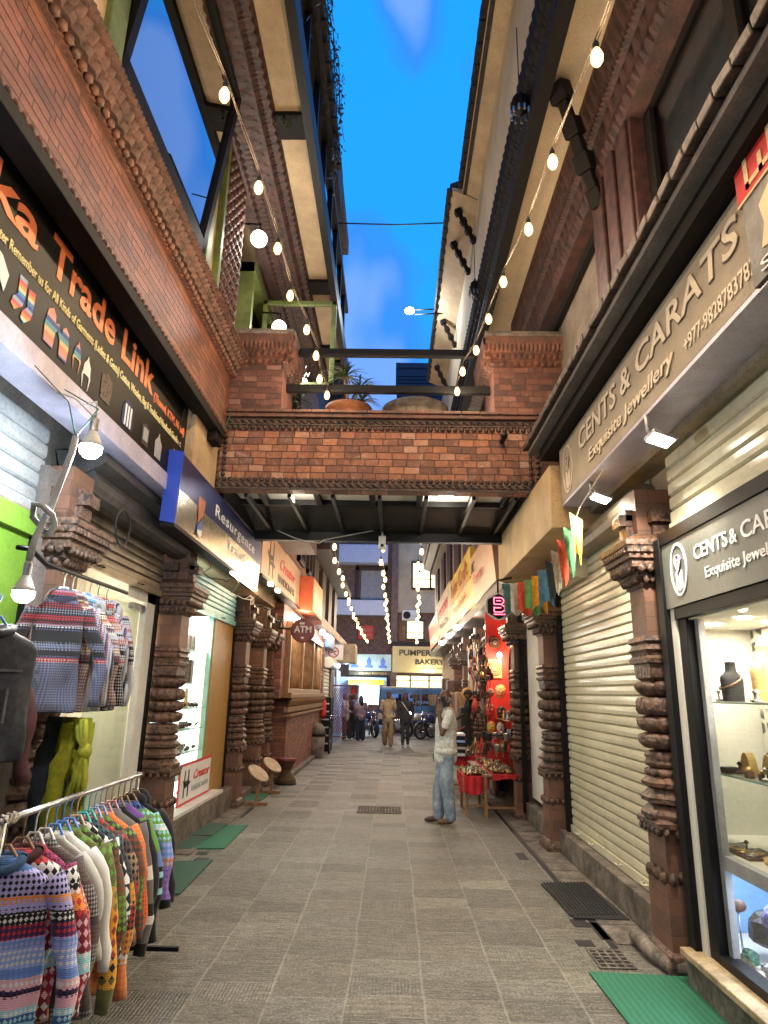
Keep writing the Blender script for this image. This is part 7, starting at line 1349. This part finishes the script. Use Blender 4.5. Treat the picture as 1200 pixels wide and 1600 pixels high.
for i in range(14):
    x, y, z = 1.2+.045*i, 10.35+.03*(i % 3), .98+.06*(i % 2); m = MB(); m.tube([(x, y, z), (x+.02, y, z-.12), (x, y, z-.22), (x-.02, y, z-.12), (x, y, z)], .008, 5); tag(m.build('bead_string', M[R.choice(['velvet', 'trinket', 'red_ink', 'leather', 'brass'])]), 'string of beads hanging above the souvenir table', 'bead string', 'bead strings above the souvenir table')
R = random.Random(21)
for i in range(54):
    x, y, z = R.uniform(1.30, 1.62), R.uniform(10.6, 12.4), R.uniform(1.1, 2.6); k = R.choice(['velvet', 'leather', 'trinket', 'maroon', 'velvet', 'trinket', 'brass']); s_ = R.uniform(.6, 1.3); m = MB(); q = i % 3
    if q == 0: m.ell((x, y, z), (.035*s_, .03*s_, .06*s_), 9, 6); m.tube([(x, y, z+.05*s_), (x, y, z+.2)], .003, 4); nm, lb = 'hanging_gourd', 'small dark gourd ornament'
    elif q == 1: m.lathe((x, y, z), [(.04*s_, -.05), (.045*s_, -.04), (.03*s_, 0), (.012*s_, .04), (.004, .05)], 10); m.tube([(x, y, z+.04), (x, y, z+.2)], .003, 4); nm, lb = 'hanging_bell', 'small bell'
    else: m.tube([(x, y-.02, z+.14), (x+.03*s_, y, z), (x, y, z-.12*s_), (x-.03*s_, y, z), (x, y+.02, z+.14)], .010, 5); nm, lb = 'bead_loop', 'loop of dark beads'
    tag(m.build(nm, M[k]), lb+' hanging in the dense display of the souvenir stall', nm.split('_')[1], nm.replace('_', ' ')+'s in the souvenir stall')
tag(MB().tube([(1.15, 10.4, 1.06), (1.85, 10.3, 1.08)], .01, 6).build('hanging_rod', M['black_steel']), 'thin black rod holding bead strings over the souvenir table', 'rod')
# farther stall goods: thangkas, drums, puppets, stacked cloths
for i, (y, mt, mt2) in enumerate(((12.6, 'flag_white', 'mask_yellow'), (13.1, 'peach', 'royal_blue'), (13.7, 'cork', 'red_ink'), (14.1, 'flag_white', 'mint'))):
    t_ = thing('thangka_scroll', ('nearest', 'second', 'third', 'farthest')[i]+' painted scroll hanging along the farther stall', 'scroll', (1.62, y, 1.7), 'painted scrolls on the farther stall'); MB().bb(1.60, 1.61, y, y+.34, 1.65, 2.65).build('cloth', M[mt], t_); MB().bb(1.595, 1.60, y+.05, y+.29, 1.95, 2.5).build('painting', M[mt2], t_); MB().tube([(1.6, y-.02, 2.65), (1.6, y+.36, 2.65)], .012, 6).build('rod', M['wood'], t_)
for i, (x, y, z) in enumerate(((1.32, 12.0, 1.66), (1.5, 12.1, 1.6))):
    t_ = thing('hand_drum', ('larger', 'smaller')[i]+' round drum with black skin hung at the farther stall', 'drum', (x, y, z), 'hanging drums'); MB().lathe((x, y, z), [(.10-.02*i, -.04), (.11-.02*i, 0), (.10-.02*i, .04)], 20, axis='y').build('shell', M['cork'], t_); MB().lathe((x, y-.045, z), [(.075-.015*i, -.004), (.075-.015*i, .002)], 20, axis='y').build('skin', M['velvet'], t_)
for i, (x, y) in enumerate(((1.42, 11.8), (1.55, 11.85), (1.30, 11.9), (1.62, 11.6))):
    t_ = thing('string_puppet', ('red coated', 'pale coated', 'dark coated', 'maroon coated')[i]+' string puppet hanging in front of the scrolls', 'puppet', (x, y, 1.3), 'string puppets'); mt = ('mask_red', 'flag_white', 'navy_cloth', 'maroon')[i]; m = MB(); m.smooth = True; m.lathe((x, y, 1.35), [(.075, 0), (.05, .14), (.03, .22), (.02, .24)], 12); m.build('coat', M[mt], t_); MB().ell((x, y, 1.64), (.042, .042, .05), 10, 7).build('face', M['skin'], t_); MB().ell((x, y, 1.675), (.05, .05, .045), 10, 6).build('hat', M['velvet'], t_)
for i in range(7): tag(MB().bb(1.0+.0*i, 1.28, 12.1, 12.5, .62+i*.055, .665+i*.055).build('folded_cloth', M[('sign_white', 'velvet', 'flag_white', 'velvet', 'pale_blue', 'velvet', 'sign_white')[i]], bevel=.012), ('bottom', 'second', 'third', 'fourth', 'fifth', 'sixth', 'topmost')[i]+' cloth of the folded stack on the farther stall table', 'folded cloth', 'stack of folded cloths')
for i in range(10):
    R = random.Random(80+i); y = 15+i*.9; m = MB(); m.bb(1.5, 1.72, y, y+.6, .3, R.uniform(1.0, 2.4)); tag(m.build('goods_display', M[R.choice(['leather', 'maroon', 'flag_white', 'wood', 'velvet', 'cork'])], bevel=.03), 'upright display of wares in front of the far right shops', 'display', 'far wares displays')
for i, z in enumerate((.55, .75, 1.0, 1.25)): tag(MB().tube([(1.56-.02*i, 14.4, z), (1.3, 14.3, z-.12), (1.05, 14.4, z)], .03, 6).build('bag', M[('velvet', 'leather', 'maroon', 'velvet')[i]]), ('lowest', 'second', 'third', 'highest')[i]+' shoulder bag hanging behind the standing man', 'bag', 'bags behind the standing man')
# ================================================================== PEOPLE
def lumps(spec, mat, name, parent, vox=.012, smooth=6, fold_=0., seed=0):
    """one continuous surface grown from overlapping tapered limbs"""
    m = MB()
    for s in spec:
        if s[0] == 'e': m.ell(s[1], s[2], 14, 10, s[3] if len(s) > 3 else None)
        elif s[0] == 'b': m.box(s[1], s[2], s[3] if len(s) > 3 else None)
        else:
            pts = [Vector(p) for p in s[1]]; rs = s[2]; fine = []; fr = []
            for i in range(len(pts)-1):
                for k in range(5): f = k/5; fine.append(pts[i].lerp(pts[i+1], f)); fr.append(rs[i]+(rs[i+1]-rs[i])*f)
            fine.append(pts[-1]); fr.append(rs[-1]); m.tube(fine, fr, 12)
            for p, r in zip(pts, rs): m.ell(p, (r, r, r), 12, 8)
    o = m.build(name, M[mat], parent, local=True)
    r = o.modifiers.new('r', 'REMESH'); r.mode = 'VOXEL'; r.voxel_size = vox; r.use_smooth_shade = True
    q = o.modifiers.new('s', 'SMOOTH'); q.iterations = smooth; q.factor = .5
    me = baked(o); C.objects.link(o); o.modifiers.clear(); o.data = me
    if fold_:
        vc = [v.co.copy() for v in me.vertices]; vn = [n.vector.copy() for n in me.vertex_normals]; out = []
        for c, nr in zip(vc, vn):
            n = noise.noise(Vector((c.x*10+seed, c.y*10, c.z*5)))+.5*noise.noise(Vector((c.x*22, c.y*22+seed, c.z*12))); out += list(c+nr*n*fold_)
        me.vertices.foreach_set('co', out)
    me.polygons.foreach_set('use_smooth', [True]*len(me.polygons))
    if not me.materials: me.materials.append(M[mat])
    return o
def hand(at, d, side, curl=.5, s=1.):
    """palm and five curled fingers as limbs: d is the pointing direction, side the thumb side"""
    at = Vector(at); d = Vector(d).normalized(); side = Vector(side); side = (side-d*side.dot(d)).normalized(); nrm = d.cross(side); L_ = []
    for i, ln in enumerate((.072, .080, .074, .058)):
        b = at+d*.075*s+side*(.030-.020*i)*s; m1 = b+d*ln*.5*s; m2 = m1+(d*(1-curl)+nrm*curl)*ln*.5*s; L_.append(('t', [at+side*(.024-.016*i)*s, b, m1, m2], [.014*s, .0105*s, .009*s, .0075*s]))
    L_.append(('t', [at+side*.02*s+d*.01*s, at+side*.045*s+d*.045*s, at+side*.045*s+d*.085*s], [.014*s, .011*s, .009*s])); return L_
def head(z=1.58, x=0, y=0, fwd=.0):
    return [('e', (x, y+.005, z+.03), (.074, .092, .10)), ('e', (x, y-.02, z-.045), (.058, .066, .07)), ('e', (x, y-.062, z-.085), (.028, .026, .026)), ('t', [(x, y-.085, z+.02), (x, y-.106, z-.02)], [.010, .015]), ('e', (x, y-.082, z-.055), (.026, .012, .012)), ('e', (x-.078, y+.01, z), (.012, .022, .032)), ('e', (x+.078, y+.01, z), (.012, .022, .032)), ('e', (x, y-.075, z+.045), (.05, .018, .014)), ('t', [(x, y+.02, z-.20), (x, y+.005, z-.06)], [.060, .055])]
def eyes(par, z=1.58, x=0, y=0):
    m = MB(); [m.ell((x+q*.031, y-.082, z+.018), (.013, .008, .008), 8, 6) for q in (-1, 1)]; m.build('eyes', M['white_paint'], par, local=True); m = MB(); [m.ell((x+q*.031, y-.089, z+.018), (.006, .004, .006), 6, 5) for q in (-1, 1)]; m.build('pupils', M['black'], par, local=True)
    m = MB(); [m.box((x+q*.031, y-.089, z+.042), (.032, .008, .007)) for q in (-1, 1)]; m.build('eyebrows', M['hair'], par, local=True)
def arm(sh, el, wr): return [('t', [sh, el, wr], [.048, .038, .027])]
def person(label, loc, rz, S_, pose, top, bottom, shoe, hair='hair', long_=False, vox=.012, group=None, bald=False, skin='skin'):
    p_ = thing('person', label, 'person', (0, 0, 0), group); WORLD[p_.name] = Vector((0, 0, 0)); g = pose
    body = head()+arm(g['ls'], g['le'], g['lw'])+arm(g['rs'], g['re'], g['rw'])+hand(g['lw'], g['ld'], g.get('lt', (0, -1, 0)), g.get('lc', .5))+hand(g['rw'], g['rd'], g.get('rt', (0, -1, 0)), g.get('rc', .5))
    body += [('t', [(0, 0, .95), (0, .01, 1.2), (0, .01, 1.40)], [.12, .12, .09]), ('t', [(-.16, .01, 1.385), (.16, .01, 1.385)], [.05, .05])]
    for a in 'lr': body += [('t', [g[a+'h'], g[a+'k'], g[a+'a']], [.07, .05, .035])]
    b = lumps(body, skin, 'body', p_, vox*.75, 4); eyes(b)
    q = [('t', [(0, .0, .93), (0, .0, 1.08), (0, .01, 1.25), (0, .01, 1.38)], [.14, .15, .15, .12]), ('e', (-.09, .0, .98), (.10, .12, .12)), ('e', (.09, 0, .98), (.10, .12, .12)), ('t', [(-.17, .01, 1.385), (.17, .01, 1.385)], [.06, .06]), ('e', (-.08, 0, 1.27), (.11, .115, .14)), ('e', (.08, 0, 1.27), (.11, .115, .14)), ('e', (0, .01, 1.43), (.075, .07, .05))]
    if g.get('hem'): q += [('t', [(0, 0, 1.0), (0, 0, g['hem'])], [.15, .165]), ('e', (-.07, 0, g['hem']+.06), (.13, .155, .075)), ('e', (.07, 0, g['hem']+.06), (.13, .155, .075))]
    for a in 'lr':
        s_, e_, w_ = Vector(g[a+'s']), Vector(g[a+'e']), Vector(g[a+'w'])
        q += [('t', [s_, s_.lerp(e_, g.get('slv', .6)) if g.get('slv', .6) <= 1 else e_], [.068, .060])]
        if g.get('slv', .6) > 1: q += [('t', [e_, e_.lerp(w_, .85)], [.056, .042])]
    lumps(q, top, 'shirt', p_, vox, 3, .013, 1)
    q = [('e', (0, 0, .93), (.14, .11, .10))]
    for a in 'lr': q += [('t', [g[a+'h'], g[a+'k'], Vector(g[a+'a'])+Vector((0, 0, .0))], [.088, g.get('knee', .072), g.get('cuff', .062)])]
    lumps(q, bottom, 'trousers', p_, vox, 3, .016, 3)
    for a in 'lr':
        k = Vector(g[a+'a']); f = Vector(g.get('ft', (0, -1, 0))); lumps([('t', [k+Vector((0, 0, -.045)), k+f*.10+Vector((0, 0, -.055)), k+f*.16+Vector((0, 0, -.062))], [.04, .038, .028])], shoe, 'shoe', p_, .012, 3)
    if not bald:
        q = [('e', (0, .02, 1.635), (.082, .092, .085)), ('e', (0, .055, 1.58), (.074, .055, .09))]
        if long_: q += [('t', [(0, .06, 1.6), (0, .085, 1.45), (0, .09, 1.3)], [.08, .085, .06]), ('t', [(.06, .0, 1.62), (.075, .03, 1.45)], [.03, .035]), ('t', [(-.06, .0, 1.62), (-.075, .03, 1.45)], [.03, .035])]
        lumps(q, hair, 'hair', p_, .012, 2, .006, 5)
    else: lumps([('e', (-.072, .02, 1.575), (.014, .055, .04)), ('e', (.072, .02, 1.575), (.014, .055, .04)), ('e', (0, .072, 1.565), (.065, .03, .045))], hair, 'hair', p_, .008, 2, .003, 5)
    p_.location = loc; p_.rotation_euler = (0, 0, rz); p_.scale = (S_,)*3
    return p_
stand = dict(lh=(.09, 0, .90), lk=(.10, -.01, .50), la=(.10, .02, .09), rh=(-.09, 0, .90), rk=(-.10, -.01, .5), ra=(-.11, .0, .09), ls=(.19, .01, 1.39), le=(.23, .03, 1.12), lw=(.23, -.03, .88), ld=(0, -.1, -1), rs=(-.19, .01, 1.39), re=(-.23, .03, 1.12), rw=(-.23, -.03, .88), rd=(0, -.1, -1))
m, t, p = nodes('leaf_print'); g = coords(t, 'obj'); v = N(t, 'TexVoronoi', Scale=55.); t.links.new(g, v.inputs['Vector']); n = N(t, 'TexNoise', Scale=26., Detail=4.); t.links.new(g, n.inputs['Vector'])
f = math_(t, 'MULTIPLY', math_(t, 'SUBTRACT', math_(t, 'ADD', math_(t, 'MULTIPLY', v.outputs['Distance'], .7), n.outputs[0]), .78), 5., True); t.links.new(mixc(t, f, (.66, .65, .60), (.42, .42, .38)), p.inputs['Base Color']); p.inputs['Roughness'].default_value = .85
pm('jeans', (.36, .44, .50), .9, var=.3, nscale=9, bump=.4, bscale=200, co='obj', col2=(.17, .22, .28)); pm('grey_hair', (.35, .33, .30), .8, var=.3, bump=.6, bscale=150, co='obj'); pm('beige_cloth', (.50, .36, .22), .85, var=.15, nscale=8, bump=.3, co='obj'); pm('tan_cloth', (.36, .24, .13), .85, var=.18, nscale=8, bump=.3, co='obj'); pm('charcoal', (.035, .035, .04), .85, var=.2, bump=.3, co='obj'); pm('pale_shirt', (.42, .45, .52), .85, var=.15, nscale=10, bump=.3, co='obj'); pm('blue_shirt', (.13, .19, .34), .85, var=.15, bump=.3, co='obj'); pm('mauve', (.35, .24, .28), .85, var=.2, bump=.3, co='obj'); pm('sandal', (.16, .08, .05), .7, bump=.2, co='obj'); pm('sneaker', (.5, .48, .44), .6, bump=.1, co='obj'); pm('skin_dark', (.115, .048, .028), .42, var=.15, nscale=20, bump=.08, co='obj')
ph = dict(stand); ph.update(lh=(.09, .01, .90), lk=(.10, -.02, .50), la=(.10, .04, .09), rh=(-.08, 0, .9), rk=(-.09, -.06, .5), ra=(-.10, -.09, .09), ls=(.19, .02, 1.38), le=(.235, -.10, 1.14), lw=(.135, -.12, 1.40), ld=(-.15, .25, 1), lt=(-.3, -1, .2), lc=.35, re=(-.22, .0, 1.12), rw=(-.20, -.08, .88), rd=(0, -.1, -1), slv=.62, hem=.84, cuff=.078, knee=.088)
MAN = person('balding man in leaf print shirt and light jeans phoning beside the souvenir stall', (.74, 9.55, 0), -PI/2+.15, 1.0, ph, 'leaf_print', 'jeans', 'sandal', hair='grey_hair', bald=True, vox=.010, skin='skin_dark')
m = MB(); m.box((.115, -.05, 1.545), (.012, .07, .14), (.25, 0, 0)); m.build('phone', M['black'], None, origin=(0, 0, 0)); o = bpy.data.objects['phone']; o.location = MAN.location; o.rotation_euler = MAN.rotation_euler; tag(o, 'black phone held to the ear of the man in jeans', 'phone')
w1 = dict(stand); w1.update(lk=(.10, -.10, .52), la=(.09, -.12, .10), rk=(-.10, .0, .5), ra=(-.10, .16, .12), le=(.25, .05, 1.12), lw=(.27, .0, .88), re=(-.25, .0, 1.12), rw=(-.15, -.14, 1.0), rd=(.5, -.6, -.5), slv=.8, knee=.09, cuff=.082, hem=.86)
A = person('walking man in beige shirt and wide tan trousers in the middle of the alley', (-.12, 22.2, 0), .0, .99, w1, 'beige_cloth', 'tan_cloth', 'sandal', skin='skin_dark')
w2 = dict(stand); w2.update(lk=(.09, -.02, .5), la=(.09, .12, .11), rk=(-.09, -.10, .52), ra=(-.09, -.14, .10), le=(.25, .05, 1.12), lw=(.24, -.06, .88), slv=1.2, hem=.84, cuff=.05, knee=.062)
B = person('walking man in charcoal top with a white sling strap across his chest', (.43, 22.1, 0), .0, .97, w2, 'charcoal', 'charcoal', 'sneaker', long_=True)
m = MB(); m.tube([(-.12, -.10, 1.42), (-.02, -.165, 1.28), (.10, -.15, 1.12), (.16, -.06, 1.02)], .014, 6); q = m.build('sling_strap', M['white_paint'], B, local=True)
GP = 'people standing by the blue shop'
person('man in pale shirt and black trousers facing right by the blue shop', (-1.68, 24.7, 0), PI/2-.3, .93, {**stand, 'slv': 1.2, 'hem': .84, 're': (-.24, -.12, 1.12), 'rw': (-.18, -.3, 1.05), 'rd': (0, -1, 0)}, 'pale_shirt', 'charcoal', 'sneaker', group=GP)
person('woman with long dark hair and wide navy trousers seen from behind', (-1.13, 24.9, 0), PI+.3, .90, {**stand, 'cuff': .10, 'knee': .10, 'hem': .9}, 'mauve', 'navy_cloth', 'sneaker', long_=True, group=GP)
person('man in blue shirt standing behind the pale shirted man', (-1.40, 25.6, 0), PI/2, .93, {**stand, 'slv': 1.2}, 'blue_shirt', 'charcoal', 'sneaker', group=GP)
person('person in dark red top half hidden in the group by the blue shop', (-1.55, 25.3, 0), -2.0, .92, stand, 'maroon_cloth', 'charcoal', 'sneaker', group=GP)
person('dark dressed person standing by the parked motorcycles on the right', (1.72, 25.3, 0), -PI/2, .98, {**stand, 'slv': 1.2, 'hem': .85}, 'charcoal', 'charcoal', 'sneaker')
# ================================================================== VEHICLES
pm('tyre', (.015, .015, .016), .8, var=.2, bump=.3); pm('chrome', (.6, .6, .62), .15, metal=1., var=.1, bump=0); pm('bus_blue', (.02, .16, .42), .35, var=.25, nscale=1.5, bump=.02, col2=(.012, .05, .14)); pm('bus_cream', (.55, .50, .38), .4, var=.1, bump=0); pm('paint_navy', (.02, .04, .14), .25, var=.1, bump=0, coat=.5); pm('paint_white', (.6, .6, .62), .25, var=.05, bump=0, coat=.5)
def wheel(par, c, r, w, ax='x', spokes=0, hub='chrome'):
    m = MB(); m.lathe(c, [(r*.82, -w/2), (r*.97, -w/2), (r, -w/4), (r, w/4), (r*.97, w/2), (r*.82, w/2), (r*.82, -w/2)], 24, axis=ax, cap=False); ty = m.build('wheel', M['tyre'], par)
    m = MB(); c = Vector(c)
    if spokes:
        m.lathe(c, [(r*.80, -w*.2), (r*.83, -w*.2), (r*.83, w*.2), (r*.80, w*.2), (r*.80, -w*.2)], 24, axis=ax, cap=False)
        for i in range(spokes): a = 2*PI*i/spokes; d = Vector((0, math.cos(a), math.sin(a))) if ax == 'x' else Vector((math.cos(a), 0, math.sin(a))); m.tube([c, c+d*r*.82], .004 if r > .25 and w < .06 else .012, 4)
        m.ell(c, (.03, .03, .03), 8, 6)
    else: m.lathe(c, [(.02, -w*.45), (r*.5, -w*.42), (r*.8, -w*.3), (r*.8, w*.3), (r*.5, w*.42), (.02, w*.45)], 20, axis=ax)
    q = m.build('rim', M[hub], par); q.parent = ty
BUS = thing('minibus', 'blue minibus with cream stripe passing along the road at the alley end', 'minibus', (1.2, 31, 0))
MB().poly([(-.60, 30.2, .45), (3.8, 30.2, .45), (3.9, 30.2, 1.1), (3.6, 30.2, 1.86), (-.55, 30.2, 1.86), (-.62, 30.2, 1.0)], (0, 1.7, 0)).build('body', M['bus_blue'], BUS, bevel=.06); MB().bb(-.61, 3.85, 30.17, 30.2, .55, .80).build('stripe', M['bus_cream'], BUS); MB().bb(-.5, 3.6, 30.3, 31.7, 1.86, 1.93).build('roof', M['bus_cream'], BUS, bevel=.03)
many('side_window', [(-.3+i*.8, .4+i*.8, 30.175, 30.19, 1.15, 1.62) for i in range(4)], M['window_glass'], BUS)
for i, w_ in enumerate(('UTSAB', 'JATRA')): text(w_, M['pale_blue'], BUS, (.9+i*1.2, 30.16, 1.22), .12, .7, face='-y')
for x in (.3, 3.0): wheel(BUS, (x, 30.25, .36), .34, .2, 'y')
MB().bb(-.61, 3.8, 30.25, 31.8, .3, .46).build('chassis', M['black'], BUS); MB().ell((-.6, 30.5, .8), (.03, .1, .07)).build('headlight', M['chrome'], BUS)
def motorbike(lab, loc, rz, mat, lit=False):
    b = thing('motorcycle', lab, 'motorcycle', (0, 0, 0), 'parked motorcycles at the alley mouth'); WORLD[b.name] = Vector((0, 0, 0))
    wheel(b, (0, -.62, .30), .30, .10, 'x', 5, 'black_steel'); wheel(b, (0, .62, .30), .30, .12, 'x', 5, 'black_steel')
    MB().ell((0, -.12, .78), (.14, .27, .14), 14, 9).build('fuel_tank', M[mat], b, local=True); MB().ell((0, .30, .80), (.12, .34, .07), 12, 7).ell((0, .62, .88), (.09, .16, .06)).build('seat', M['black'], b, local=True)
    MB().ell((0, -.02, .42), (.13, .2, .16), 10, 7).box((0, .05, .30), (.2, .3, .12)).build('engine', M['steel'], b, local=True); m = MB(); [m.tube([(x, -.62, .30), (x, -.50, .72), (x, -.42, .98)], .022, 8) for x in (-.08, .08)]; m.build('fork', M['chrome'], b, local=True)
    MB().tube([(-.34, -.28, 1.02), (-.2, -.38, 1.0), (.2, -.38, 1.0), (.34, -.28, 1.02)], .014, 6).build('handlebar', M['black_steel'], b, local=True); m = MB(); [m.tube([(s*.26, -.36, 1.0), (s*.30, -.38, 1.18)], .006, 4).ell((s*.31, -.38, 1.2), (.05, .012, .035)) for s in (-1, 1)]; m.build('mirrors', M['black_steel'], b, local=True)
    MB().ell((0, -.52, .90), (.10, .07, .10), 12, 8).build('headlight', M['bulb_white' if lit else 'chrome'], b, local=True); MB().tube([(.14, .0, .25), (.16, .4, .28), (.16, .85, .36)], [.03, .04, .05], 8).build('exhaust', M['chrome'], b, local=True)
    MB().poly([(-.05, -.80, .60), (-.05, -.62, .66), (-.05, -.40, .60), (-.05, -.62, .62)], (.1, 0, 0)).build('mudguard', M[mat], b, local=True); MB().tube([(0, -.35, .9), (0, -.1, .6), (0, .3, .55), (0, .62, .34)], .025, 6).tube([(0, .1, .7), (0, .6, .8)], .025, 6).build('frame', M['black_steel'], b, local=True)
    b.location = loc; b.rotation_euler = (0, 0, rz); return b
motorbike('navy scooter like motorcycle parked beside the woman in navy trousers', (-.95, 27.0, 0), .5, 'paint_navy'); motorbike('white tanked motorcycle with headlight lit behind the walking men', (1.05, 26.6, 0), -.9, 'paint_white', True); motorbike('dark motorcycle half hidden at the right side of the alley mouth', (1.6, 26.4, 0), -1.0, 'paint_navy')
s = thing('bollard_box', 'brown box on legs at the kerb left of the walking men', 'box', (-.78, 28, 0)); MB().bb(-.98, -.58, 27.9, 28.2, .35, 1.2).build('box', M['brown_wall'], s, bevel=.02); many('leg', [(-.94, -.88, 27.95, 28.0, 0, .35), (-.68, -.62, 27.95, 28.0, 0, .35)], M['black_steel'], s)
BC = thing('bicycle', 'black bicycle leaning at the left wall beyond the litter bin', 'bicycle', (-1.72, 20.2, 0)); wheel(BC, (-1.72, 19.3, .33), .33, .04, 'x', 18, 'steel'); wheel(BC, (-1.78, 20.35, .33), .33, .04, 'x', 18, 'steel')
MB().tube([(-1.72, 19.3, .33), (-1.74, 19.5, .85), (-1.76, 19.95, .38), (-1.77, 20.1, .82), (-1.74, 19.5, .80)], .016, 6).tube([(-1.76, 19.95, .38), (-1.78, 20.35, .33), (-1.77, 20.1, .80)], .012, 6).build('frame', M['black_steel'], BC); MB().tube([(-2.0, 19.6, .98), (-1.9, 19.5, 1.0), (-1.6, 19.5, 1.0), (-1.5, 19.6, .98)], .012, 6).tube([(-1.74, 19.5, .85), (-1.74, 19.52, 1.0)], .012, 6).build('handlebar', M['chrome'], BC); MB().ell((-1.77, 20.13, .88), (.07, .13, .04)).build('saddle', M['black'], BC)
bpy.data.scenes.remove(_TS)
